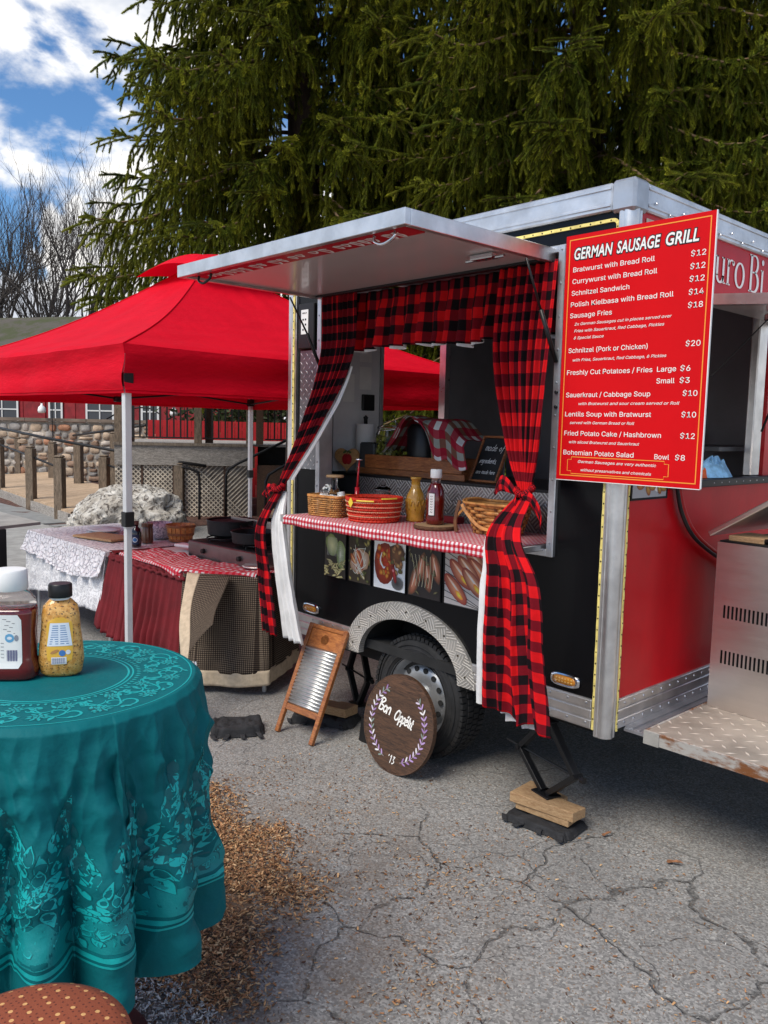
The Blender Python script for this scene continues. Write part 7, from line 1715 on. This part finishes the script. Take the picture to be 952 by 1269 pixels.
pblob(mb, kmap, .010, .108, .011, .011, 0, (.12, .34, .55), .0005); pblob(mb, kmap, .026, .108, .005, .008, 0, (.25, .26, .30), .0005); pblob(mb, kmap, .010, .108, .006, .004, 0, (.65, .7, .75), .0009)
for k in range(12): pstroke(mb, kmap, [(.003 + k * .0021, .050), (.003 + k * .0021, .078)], .0007 + .0007 * (k % 3), (.15, .15, .25), .0005)
for k in range(5): pstroke(mb, kmap, [(-.036, .095 - k * .009), (-.004, .095 - k * .009)], .0022, (.35, .36, .38), .0005)
mb.build('label', m_print, kt, fixn=False)
mt_ = thing('mustard_bottle', 'squeeze bottle of grainy mustard with a black cap beside the large ketchup bottle', 'bottle', (-.300, -2.092, ZB), radians(62))
PM_ = [(0, 0), (.040, 0), (.050, .008), (.055, .040), (.053, .07), (.047, .12), (.045, .155), (.041, .178), (.027, .193), (.023, .196), (0, .197)]
MB().lathe(PM_, 44, sq=(1.0, .62, 2.5)).build('mustard', m_must, mt_, smooth=True)
MB().lathe([(.0235, .194), (.0235, .202)], 30, caps=False).build('neck', m_white, mt_, smooth=True)
mb = MB(); mb.lathe([(0, .200), (.028, .200), (.029, .202), (.0285, .231), (.026, .234), (0, .234)], 40); mb.build('cap', m_blackmetal, mt_, smooth=True, auto=40)
mb = MB(); mb.has_col = True
def kmap(u, v, h=0.0):
    r = np.interp(v, [p[1] for p in PM_[2:9]], [p[0] for p in PM_[2:9]]); t = min(.999, abs(u) / r); y = -r * .62 * (1 - t ** 2.5) ** (1 / 2.5); return Vector((u, y - .0008 - h, v))
rr_rect(-.031, .031, .032, .152, (.72, .42, .06), 0, rc=.022)
def trap(x0, x1, x2, x3, y0, y1, col, h):
    vs = []
    for j in range(7):
        for i in range(9): vs.append(kmap(lerp(lerp(x0, x2, j / 6), lerp(x1, x3, j / 6), i / 8), lerp(y0, y1, j / 6), h))
    mb.add(vs, [(j * 9 + i, j * 9 + i + 1, j * 9 + i + 10, j * 9 + i + 9) for j in range(6) for i in range(8)], None, col)
trap(-.030, .030, -.022, .022, .080, .138, (.66, .72, .80), .0006)
for k in range(9): pstroke(mb, kmap, [(-.024 + .001 * k, .086 + k * .0056), (-.003, .086 + k * .0056)], .0020, (.12, .22, .42), .0010); pstroke(mb, kmap, [(.002, .086 + k * .0056), (.022 - .001 * k, .086 + k * .0056)], .0020, (.12, .22, .42), .0010)
pblob(mb, kmap, .006, .062, .008, .008, 0, (.06, .18, .45), .0006); pblob(mb, kmap, .020, .064, .006, .006, 0, (.7, .7, .72), .0006); pblob(mb, kmap, -.012, .066, .011, .004, .4, (.45, .22, .08), .0006)
trap(-.020, .016, -.020, .016, .034, .052, (.72, .72, .74), .0006)
for k in range(13): pstroke(mb, kmap, [(-.018 + k * .0025, .036), (-.018 + k * .0025, .050)], .0008 + .0006 * (k % 2), (.10, .12, .25), .0011)
mb.build('label', m_print, mt_, fixn=False)
# stool in the lower left corner
STC = (.470, -2.462, 0)
st = thing('bar_stool', 'bar stool with a rust red cushion printed with small cream dots', 'stool', STC)
MB().lathe([(0, .62), (.15, .62), (.17, .635), (.176, .66), (.168, .685), (.14, .700), (.08, .708), (0, .71)], 60).build('cushion', mat('rust_dotted_cloth', rough=.8, fn=lambda g, co, P: g.mix(g.m('LESS_THAN', g.n('ShaderNodeTexVoronoi', {'Vector': co.outputs['Object'], 'Scale': 34.0, 'Randomness': .35}, voronoi_dimensions='2D').outputs['Distance'], .135), g.mix(g.m('LESS_THAN', g.n('ShaderNodeTexVoronoi', {'Vector': co.outputs['Object'], 'Scale': 85.0, 'Randomness': .4}, voronoi_dimensions='2D').outputs['Distance'], .16), (.25, .060, .026), (.10, .02, .012)), (.62, .34, .13)), bump=.001, bs=200), st, smooth=True)
for k in range(4):
    a = pi / 4 + k * pi / 2; mb = MB(); mb.tube([(.12 * cos(a), .12 * sin(a), .62), (.19 * cos(a), .19 * sin(a), 0)], .014, 8); mb.build('leg', m_blackmetal, st)
mb = MB(); mb.tube([(.165 * cos(a), .165 * sin(a), .25) for a in np.linspace(0, 2 * pi, 30)[:-1]], .009, 6, closed=True); mb.build('foot_ring', m_blackmetal, st)

# ================================================================ BACKGROUND: RAMP, WALL, DECK
def post(x, y, z1, s=.07, label='', name='wooden_post', group=None, m=None, cap=True, z0=0):
    o = thing(name, label, 'post', (x, y, 0), .7, group)
    MB().box(-s, s, -s, s, z0, z1 - .05, bev=.006).build('shaft', m or m_wood_post, o)
    if cap: MB().box(-s * .96, s * .96, -s * .96, s * .96, z1 - .045, z1, bev=.02).build('post_top', m or m_wood_post, o)
    return o
rmp = thing('wooden_ramp', 'low pale plank boardwalk ramp in front of the stone wall', 'boardwalk', (0, 0, 0))
fa, fb_, ba, bb2 = Vector((-20.5, 3.40, .22)), Vector((-11.5, 2.42, .20)), Vector((-21.0, 5.6, .26)), Vector((-13.2, 4.6, .24))
n = 56
for k in range(n):
    t0, t1 = k / n, (k + .94) / n; P_ = [fa.lerp(fb_, t0), fa.lerp(fb_, t1), ba.lerp(bb2, t1), ba.lerp(bb2, t0)]
    MB().add([tuple(p) for p in P_] + [tuple(p - Vector((0, 0, .035))) for p in P_], [(0, 1, 2, 3), (7, 6, 5, 4), (0, 4, 5, 1), (1, 5, 6, 2), (2, 6, 7, 3), (3, 7, 4, 0)]).build('plank', m_wood_plank, rmp)
mb = MB(); d = Vector((0, -.05, 0)); P_ = [fa + d, fb_ + d, fb_, fa]; mb.add([tuple(p - Vector((0, 0, .03))) for p in P_] + [tuple(p - Vector((0, 0, .20))) for p in P_], [(0, 1, 2, 3), (7, 6, 5, 4), (0, 4, 5, 1), (1, 5, 6, 2), (2, 6, 7, 3), (3, 7, 4, 0)]); mb.build('edge_beam', m_wood_grey, rmp)
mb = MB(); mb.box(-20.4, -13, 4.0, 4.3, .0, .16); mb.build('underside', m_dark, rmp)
pg = 'wooden handrail posts of the ramp'
for (x, y, h, lb) in ((-16.75, 3.0, 1.30, 'front ramp post at the left edge of the picture, leftmost of the front row'), (-14.0, 2.68, 1.20, 'middle post of the front row beside the plank ramp'), (-12.15, 2.50, 1.10, 'front ramp post nearest the pale boulder'),
    (-21.6, 5.05, 1.2, 'back ramp post standing close to the stone wall at the far left'), (-18.9, 4.95, 1.15, 'second back post of the ramp against the stone wall'), (-16.9, 4.78, 1.20, 'third back post of the ramp against the stone wall'), (-15.9, 5.2, 1.45, 'tall dark back post where the ramp meets the deck'), (-14.1, 4.15, 1.02, 'short back post with a worn top just left of the boulder'), (-11.6, 4.45, .98, 'dark post right of the boulder before the lattice skirt')):
    post(x, y, h, .075 if y < 3.1 else .085, lb, group=pg)
hr = thing('handrail', 'long black pipe handrail sloping along the ramp', 'handrail', (0, 0, 0), group='black pipe handrails')
mb = MB(); mb.tube([(-17.6, 3.1, 1.52), (-14.0, 3.0, 1.34), (-11.75, 4.25, 1.02), (-11.2, 4.75, .93)], .028, 8); mb.build('pipe', m_blackiron, hr, smooth=True)
hr = thing('handrail', 'lower black pipe rail fixed to the front ramp posts', 'handrail', (0, 0, 0), group='black pipe handrails')
mb = MB(); mb.tube([(-17.2, 3.05, 1.17), (-14.05, 2.75, .98), (-12.2, 2.58, .86)], .022, 8); mb.build('pipe', m_blackiron, hr, smooth=True)
hr = thing('handrail', 'black pipe handrail along the back posts before the stone wall', 'handrail', (0, 0, 0), group='black pipe handrails')
mb = MB(); mb.tube([(-20.2, 6.0, 1.28), (-16.9, 5.2, 1.42), (-14.8, 5.4, 1.62)], .028, 8); mb.tube([(-14.1, 4.2, .82), (-12.3, 4.2, .62)], .022, 8); mb.build('pipe', m_blackiron, hr, smooth=True)
hr = thing('handrail', 'curved black iron handrail above the stone wall cap', 'handrail', (0, 0, 0), group='black pipe handrails')
for dx in (0, 1.3):
    mb = MB(); mb.tube(curve_pts([(-21.0 + dx, 7.3 + dx * .9, 1.75), (-20.4 + dx, 7.6 + dx * .9, 2.02), (-19.9 + dx, 8.0 + dx * .9, 2.08), (-19.5 + dx, 8.2 + dx * .9, 1.9)], 6), .022, 6); mb.build('pipe', m_blackiron, hr, smooth=True)
# stone wall, every stone a part
sw = thing('stone_wall', 'retaining wall of mixed tan and grey field stones behind the ramp', 'stone wall', (0, 0, 0))
W0, W1 = Vector((-23.2, 3.4, 0)), Vector((-19.0, 7.6, 0)); wl_ = (W1 - W0).length; wu = (W1 - W0).normalized(); wn = Vector((wu.y, -wu.x, 0))
def wpt(s, z, d=0.0): return W0 + wu * s + wn * d + Vector((0, 0, z))
mb = MB(); mb.add([tuple(wpt(0, 0, 0)), tuple(wpt(wl_, 0, 0)), tuple(wpt(wl_, 1.64, 0)), tuple(wpt(0, 1.64, 0)), tuple(wpt(0, 0, -.4)), tuple(wpt(wl_, 0, -.4)), tuple(wpt(wl_, 1.64, -.4)), tuple(wpt(0, 1.64, -.4))], [(0, 1, 2, 3), (4, 7, 6, 5), (0, 3, 7, 4), (1, 5, 6, 2), (3, 2, 6, 7)]); mb.build('mortar', m_mortar, sw)
SM = [mat('field_stone_%s' % nm, c, .9, var=.3, vs=5, bump=.012, bs=12) for nm, c in (('tan', (0.435, 0.326, 0.232)), ('grey', (0.29, 0.268, 0.246)), ('pale', (0.52, 0.455, 0.39)), ('rust', (0.42, 0.203, 0.119)), ('brown', (0.28, 0.182, 0.126)))]
def stone_mesh(w_, h_, d_, seed):
    pts = []; n = 7 + seed % 3; r_ = random.Random(seed)
    ang = sorted(2 * pi * (k + r_.uniform(-.25, .25)) / n for k in range(n))
    for a in ang:
        ca, sa = cos(a), sin(a); e = 3.4; pts.append((math.copysign(abs(ca) ** (2 / e), ca) * w_ / 2 * r_.uniform(.88, 1.0), math.copysign(abs(sa) ** (2 / e), sa) * h_ / 2 * r_.uniform(.88, 1.0)))
    vs = [wu * x + Vector((0, 0, z)) - wn * .02 for x, z in pts] + [wu * x * .93 + Vector((0, 0, z * .93)) + wn * d_ * .6 for x, z in pts] + [wu * x * .72 + Vector((0, 0, z * .72)) + wn * d_ for x, z in pts] + [wn * d_ * 1.12]
    fs = [(k, (k + 1) % n, n + (k + 1) % n, n + k) for k in range(n)] + [(n + k, n + (k + 1) % n, 2 * n + (k + 1) % n, 2 * n + k) for k in range(n)] + [(2 * n + k, 2 * n + (k + 1) % n, 3 * n) for k in range(n)]
    return vs, fs
r_ = random.Random(31); z = .02; row = 0
while z < 1.58:
    h_ = r_.uniform(.15, .26); h_ = min(h_, 1.62 - z); s_ = r_.uniform(-.1, 0)
    while s_ < wl_:
        w_ = r_.uniform(.18, .44); k2 = 1 if r_.random() < .75 or h_ < .2 else 2
        for q in range(k2):
            hh = h_ / k2; vs, fs = stone_mesh(w_ - .012, hh - .010 + (0 if k2 > 1 else r_.uniform(-.02, .03)), r_.uniform(.03, .07), r_.randint(0, 9999)); c = wpt(s_ + w_ / 2, z + hh * (q + .5) + r_.uniform(-.012, .012))
            mb = MB(); mb.add([tuple(c + Vector(p)) for p in vs], fs); mb.build('stone', SM[r_.choice([0, 0, 1, 1, 2, 3, 4])], sw, fixn=False, smooth=True, auto=45)
        s_ += w_
    z += h_; row += 1
for k in range(7):
    a, b = wl_ * k / 7, wl_ * (k + .985) / 7; P_ = [wpt(a, 1.645, .09), wpt(b, 1.645, .09), wpt(b, 1.645, -.45), wpt(a, 1.645, -.45)]; mb = MB(); mb.add([tuple(p) for p in P_] + [tuple(p + Vector((0, 0, .085))) for p in P_], [(0, 3, 2, 1), (4, 5, 6, 7), (0, 1, 5, 4), (1, 2, 6, 5), (2, 3, 7, 6), (3, 0, 4, 7)]); mb.build('cap_slab', m_cap, sw)
# boulder
bo = MB(); 
def bof(u, v):
    a = 2 * pi * u; e = v * pi * .5; d = Vector((cos(a) * cos(e), sin(a) * cos(e), sin(e)))
    n_ = mnoise.fractal(d * 1.3 + Vector((3, 1, 4)), 1, 2, 5); rg = .3 - abs(mnoise.fractal(d * 2.6, 1, 2, 4)) * 1.2; c_ = mnoise.noise(d * 2.4)
    r = (1 + .16 * n_ + .12 * rg + .08 * c_) / max(abs(d.x) ** 4 + abs(d.y) ** 4 + abs(d.z) ** 4, .25) ** .18; lx = 1.05 if d.x * .555 + d.y * .832 > 0 else 1.0
    along = d.x * .68 + d.y * .73; top = 1 - .25 * max(0, -along)
    return Vector((d.x * .72 * r, d.y * .86 * r, max(0, d.z) * .66 * r * top + .02))
bo.grid(bof, 150, 60, closed_u=True); bo = bo.build('boulder', mat('marbled_boulder', rough=.9, fn=lambda g, co, P: (lambda n1, n2: (g.nt.links.new(g.n('ShaderNodeBump', {'Height': g.m('ADD', n1, n2), 'Strength': 1.0, 'Distance': .07}).outputs[0], P.inputs['Normal']), g.mix(g.ramp(n2, .48, .60), g.mix(g.ramp(n1, .4, .6), (.82, .78, .71), (.55, .50, .43)), (.12, .10, .085)))[1])(g.noise(co.outputs['Object'], 2.6, 8, .65, 1.5), g.noise(co.outputs['Object'], 4.2, 8, .7, 3.0))), None, smooth=True, auto=60)
bo.location = (-10.25, 2.85, 0); tag(bo, 'large pale craggy boulder between the ramp and the deck', 'boulder')
bo2 = MB(); bo2.grid(lambda u, v: Vector(bof(u + .3, v)) * .42, 60, 24, closed_u=True); b2o = bo2.build('boulder', MATS['marbled_boulder'], None, smooth=True); b2o.location = (-9.9, 1.75, 0); b2o.scale = (1, 1.2, .6); tag(b2o, 'small low boulder at the left foot of the large pale one', 'boulder')
# deck with fascia, lattice skirt and black balusters
dk = thing('raised_deck', 'raised wooden deck with grey fascia and brown patterned skirt behind the tent', 'deck', (0, 0, 0))
D0 = Vector((-12.2, 3.5, 0)); du_ = Vector((.555, .832, 0)).normalized(); dn_ = Vector((du_.y, -du_.x, 0)); DL = 2.36
def dpt(s, z, d=0.0): return D0 + du_ * s + dn_ * d + Vector((0, 0, z))
def slab(nm, m, s0, s1, z0, z1, d0, d1, par, **k):
    mb = MB(); P_ = [dpt(s0, z0, d0), dpt(s1, z0, d0), dpt(s1, z0, d1), dpt(s0, z0, d1)]; mb.add([tuple(p) for p in P_] + [tuple(p + Vector((0, 0, z1 - z0))) for p in P_], [(0, 3, 2, 1), (4, 5, 6, 7), (0, 1, 5, 4), (1, 2, 6, 5), (2, 3, 7, 6), (3, 0, 4, 7)], [((s0 if i % 4 in (0, 3) else s1), (z0 if i < 4 else z1)) for i in range(8)]); return mb.build(nm, m, par, **k)
slab('fascia', m_wood_grey, 0, DL, .93, 1.28, .0, .04, dk); slab('deck_edge', mat('deck_edge_wood', rough=.8, fn=wood_fn((.10, .075, .055), (.26, .21, .16), (6, 6, 1.2), 4)), -.02, DL + .03, 1.281, 1.33, .07, -.10, dk)
slab('deck_boards', m_wood_grey, -.0, DL + 1.5, 1.285, 1.325, -.11, -3.4, dk)
slab('fascia_end', m_wood_dark, DL + .001, DL + .10, .90, 1.279, -.02, .045, dk)
sk = slab('skirt_panel', mat('skirt_brown', (.20, .17, .14), .8, var=.3), 0, DL, .0, .929, -.05, -.03, dk)
mb = MB()
for k in range(40):    # woven diagonal skirt slats
    for sg in (-1, 1):
        s0 = -1.0 + k * .085; s1 = s0 + sg * .93 
        pts = [(s0, 0), (s1, .925)]
        a, b = (pts if sg > 0 else pts)
        # clip to the panel
        (x0, z0), (x1, z1) = a, b; dxz = (x1 - x0) / (z1 - z0)
        zs_ = [z for z in (z0, z1)];
        za = max(z0, min(z1, ((0 if dxz > 0 else DL) - x0) / dxz)) if (x0 < 0 and dxz > 0) or (x0 > DL and dxz < 0) else z0
        zb = max(z0, min(z1, ((DL if dxz > 0 else 0) - x0) / dxz)) if (x1 > DL and dxz > 0) or (x1 < 0 and dxz < 0) else z1
        if zb - za < .03 or x0 + dxz * (za + zb) / 2 < 0 or x0 + dxz * (za + zb) / 2 > DL: continue
        P0, P1 = dpt(x0 + dxz * za, za, -.018 - .004 * sg), dpt(x0 + dxz * zb, zb, -.018 - .004 * sg); sd = Vector((0, 0, .013)); dd = dn_ * .006
        mb.add([tuple(P0 - sd), tuple(P1 - sd), tuple(P1 + sd), tuple(P0 + sd), tuple(P0 - sd + dd), tuple(P1 - sd + dd), tuple(P1 + sd + dd), tuple(P0 + sd + dd)], [(4, 5, 6, 7), (0, 1, 5, 4), (3, 7, 6, 2)])
mb.build('skirt_slat', mat('skirt_slat_wood', (.60, .52, .41), .85, var=.3, vs=4), dk, kind='stuff', fixn=False)
for s_ in (0.0, 1.38, DL - .06, DL + .12): slab('deck_post', m_wood_post if s_ < DL else m_wood_dark, s_, s_ + .13, 1.331, 2.75, -.11, .02, dk)
for s_ in (.16, 1.56): slab('dark_post', m_wood_dark, s_, s_ + .14, 1.331, 2.75, -.34, -.22, dk)
for s0, s1 in ((.14, 1.37), (1.52, DL - .07), (DL + .28, DL + 2.4)):
    slab('bottom_bar', m_blackiron, s0, s1, 1.41, 1.435, -.062, -.038, dk); slab('top_bar', m_blackiron, s0, s1, 2.28, 2.32, -.07, -.03, dk)
    k = s0 + .04
    while k < s1 - .03:
        slab('baluster', m_blackiron, k, k + .028, 1.436, 2.279, -.063, -.037, dk); k += .118
for s_ in (.45, 1.0, 1.9): slab('skirt_batten', m_wood_dark, s_, s_ + .03, 0, .928, -.008, .005, dk)
sts = thing('wooden_steps', 'short flight of wooden steps rising beside the deck', 'steps', (0, 0, 0))
for k in range(5): slab('tread', m_wood_plank if k < 1 else m_wood_grey, DL + .25 + .27 * k, DL + .53 + .27 * k, .16 * (k + 1) - .045, .16 * (k + 1), .05, 1.15, sts); slab('riser', m_wood_grey, DL + .27 + .27 * k, DL + .29 + .27 * k, .16 * k, .16 * (k + 1) - .046, .06, 1.14, sts)
slab('side_board', m_wood_dark, DL + .14, DL + 1.7, 0, .95, -.04, -.01, sts)
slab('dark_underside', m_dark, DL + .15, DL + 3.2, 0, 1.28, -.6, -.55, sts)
for j, (s_, d_, dz, lb) in enumerate(((DL - .40, .55, .0, 'curved black iron handrail left of the wooden steps'), (DL + .28, 1.2, -.05, 'curved black iron handrail at the right side of the wooden steps'), )):
    h_ = thing('step_handrail', lb, 'handrail', tuple(dpt(s_, 0, d_)), group='iron handrails at the steps'); mb = MB()
    o0 = dpt(s_, 0, d_); P_ = [dpt(s_, 0, d_), dpt(s_, .78 + dz, d_), dpt(s_ + .05, .90 + dz, d_), dpt(s_ + .2, 1.0 + dz, d_), dpt(s_ + 1.9, 1.85 + dz, d_)]
    mb.tube([tuple(p - o0) for p in P_], .024, 8); mb.build('pipe', m_blackiron, h_, smooth=True)
h_ = thing('step_handrail', 'hooked black iron rail end in front of the skirt panel', 'handrail', tuple(dpt(1.5, 0, .5)), group='iron handrails at the steps'); mb = MB(); o0 = dpt(1.5, 0, .5)
mb.tube([tuple(p - o0) for p in curve_pts([dpt(1.5, 0, .5), dpt(1.5, .72, .5), dpt(1.43, .86, .5), dpt(1.2, .93, .5)], 5)], .024, 8); mb.build('pipe', m_blackiron, h_, smooth=True)
# bright red board fence behind the deck
rf = thing('red_fence', 'bright red board fence seen through the black deck balusters', 'fence', (0, 0, 0))
for k in range(34): slab('board', m_red_bright, .1 + k * .16, .1 + k * .16 + .15, 0, 1.74, -3.9, -3.87, rf)
slab('fence_rail', m_red_dark, .1, 5.5, .3, .4, -3.96, -3.901, rf)
# building beyond the stone wall
bd_ = thing('barn_building', 'low barn style building with red and tan walls, white windows and mossy roof', 'building', (0, 0, 0))
E0 = Vector((-29.5, 4.6, 0)); eu = Vector((.86, .51, 0)).normalized(); en = Vector((eu.y, -eu.x, 0))
def ebox(nm, m, s0, s1, z0, z1, d0, d1, par=bd_):
    mb = MB(); P_ = [E0 + eu * a + en * b + Vector((0, 0, z0)) for a, b in ((s0, d0), (s1, d0), (s1, d1), (s0, d1))]; mb.add([tuple(p) for p in P_] + [tuple(p + Vector((0, 0, z1 - z0))) for p in P_], [(0, 3, 2, 1), (4, 5, 6, 7), (0, 1, 5, 4), (1, 2, 6, 5), (2, 3, 7, 6), (3, 0, 4, 7)]); return mb.build(nm, m, par)
m_tan = mat('tan_siding', (.26, .20, .12), .8, var=.2, vs=3); m_win = mat('dark_window_glass', (.03, .035, .045), .12, spec=.6); m_wframe = mat('white_window_paint', (.62, .62, .6), .6)
ebox('wall', m_tan, 0, 3.1, 0, 3.9, 0, -3.0); ebox('wall', m_red_dark, 3.1, 12, 0, 3.9, 0, -3.0)
for k in range(18): ebox('siding_board', m_tan if k < 6 else m_red_dark, .08 + k * .5, .08 + k * .5 + .04, .0, 3.88, .001, .02)
def bwin(s0, s1, z0, z1):
    f = ebox('window', m_win, s0, s1, z0, z1, .021, .03)
    for a, b, c, d in ((s0 - .07, s0, z0 - .07, z1 + .07), (s1, s1 + .07, z0 - .07, z1 + .07), (s0, s1, z1, z1 + .07), (s0, s1, z0 - .07, z0), (s0, s1, (z0 + z1) / 2 - .02, (z0 + z1) / 2 + .02), ((s0 + s1) / 2 - .02, (s0 + s1) / 2 + .02, z0, z1)): ebox('frame', m_wframe, a, b, c, d, .031, .055, f)
bwin(2.75, 3.9, 1.1, 2.9); bwin(5.2, 5.6, 1.1, 2.9); bwin(6.6, 7.5, 1.1, 2.9); bwin(8.6, 9.1, 1.1, 2.9)
ebox('door', m_red_dark, 4.5, 5.0, .9, 2.9, .021, .04)
rl = MB()
for k in range(11): 
    z0, z1 = 3.85 + k * .12, 3.85 + (k + 1) * .12 + .03; d0, d1 = .5 - k * .24, .5 - (k + 1) * .24
    P_ = [E0 + eu * a + en * b + Vector((0, 0, zz)) for a, b, zz in ((-2, d0, z0), (12.3, d0, z0), (12.3, d1, z1), (-2, d1, z1))]
    MB().add([tuple(p) for p in P_] + [tuple(p + Vector((0, 0, .04))) for p in P_], [(0, 3, 2, 1), (4, 5, 6, 7), (0, 1, 5, 4), (1, 2, 6, 5), (2, 3, 7, 6), (3, 0, 4, 7)]).build('roof_course', mat('mossy_shingle', rough=.95, fn=lambda g, co, P: g.mix(g.ramp(g.noise(co.outputs['Object'], 1.6, 7, .7), .42, .60), (.085, .075, .062), (.055, .062, .025))), bd_)
for x, y, lb in ((-20.8, 5.4, 'white bell shaped lamp hanging at the far left above the stone wall'), (-18.0, 7.8, 'white bell shaped lamp hanging above the stone wall near the deck')):
    l_ = thing('hanging_lamp', lb, 'lamp', (x, y, 0), group='white lamps above the stone wall')
    MB().lathe([(0, 1.86), (.09, 1.87), (.105, 1.93), (.085, 2.02), (.03, 2.07), (.025, 2.12), (0, 2.12)], 24).build('shade', m_white, l_, smooth=True)
    mb = MB(); mb.tube([(0, 0, 2.12), (0, 0, 2.35), (.12, .12, 2.42), (.2, .2, 2.3), (.2, .2, 0)], .012, 6); mb.build('bracket', m_blackiron, l_)
# planting behind the fence and far tree line
def hedge(name, label, x0, y0, x1, y1, w_, h_, n, seed, col):
    r_ = np.random.default_rng(seed); V = []; F = []
    for i in range(n):
        t = r_.random(); c = Vector((lerp(x0, x1, t), lerp(y0, y1, t), 0)) + Vector((r_.normal(0, w_ * .3), r_.normal(0, w_ * .3), h_ * (r_.random() ** .7) * (1 + .25 * mnoise.noise(Vector((t * 9, seed, 0)))) + .05))
        a = Vector(r_.normal(size=3)).normalized() * r_.uniform(.05, .13); b_ = Vector(r_.normal(size=3)).normalized() * .05; k = len(V); V += [tuple(c - a), tuple(c + b_), tuple(c + a), tuple(c - b_)]; F.append((k, k + 1, k + 2, k + 3))
    mb = MB(); mb.v = V; mb.f = F; mb.uv = [(0, 0)] * len(V); return mb.build(name, mat(name + '_leaves', col, .7, var=.5, vs=2, transl=.3), None, fixn=False, kind='stuff')
hedge('undergrowth', '', -18, 8.5, -9, 16, 1.6, 3.0, 26000, 41, (.045, .060, .020))
hedge('far_woods', '', -75, 20, -30, 60, 10, 9.0, 26000, 43, (.07, .065, .045))
hedge('plants', '', -20.5, 7.2, -17.5, 10, .5, .35, 1500, 44, (.10, .13, .03))
# side table at the left edge
stb = thing('side_table', 'pale topped table with a black side at the left edge before the pavement', 'table', (-6.02, -.06, 0))
mb = MB(); mb.prism([(0, 0), (-1.3, -.02), (-1.0, -1.3), (.42, -1.15)], .715, .742, 'xy'); mb.build('tabletop', m_concrete, stb)
mb = MB(); mb.prism([(.12, -.36), (.16, -.36), (.40, -1.08), (.36, -1.08)], 0, .714, 'xy'); mb.build('side_panel', m_blackmetal, stb)
mb = MB(); mb.prism([(-1.2, -.1), (-1.16, -.1), (-1.0, -1.1), (-1.04, -1.1)], 0, .714, 'xy'); mb.build('side_panel', m_blackmetal, stb)
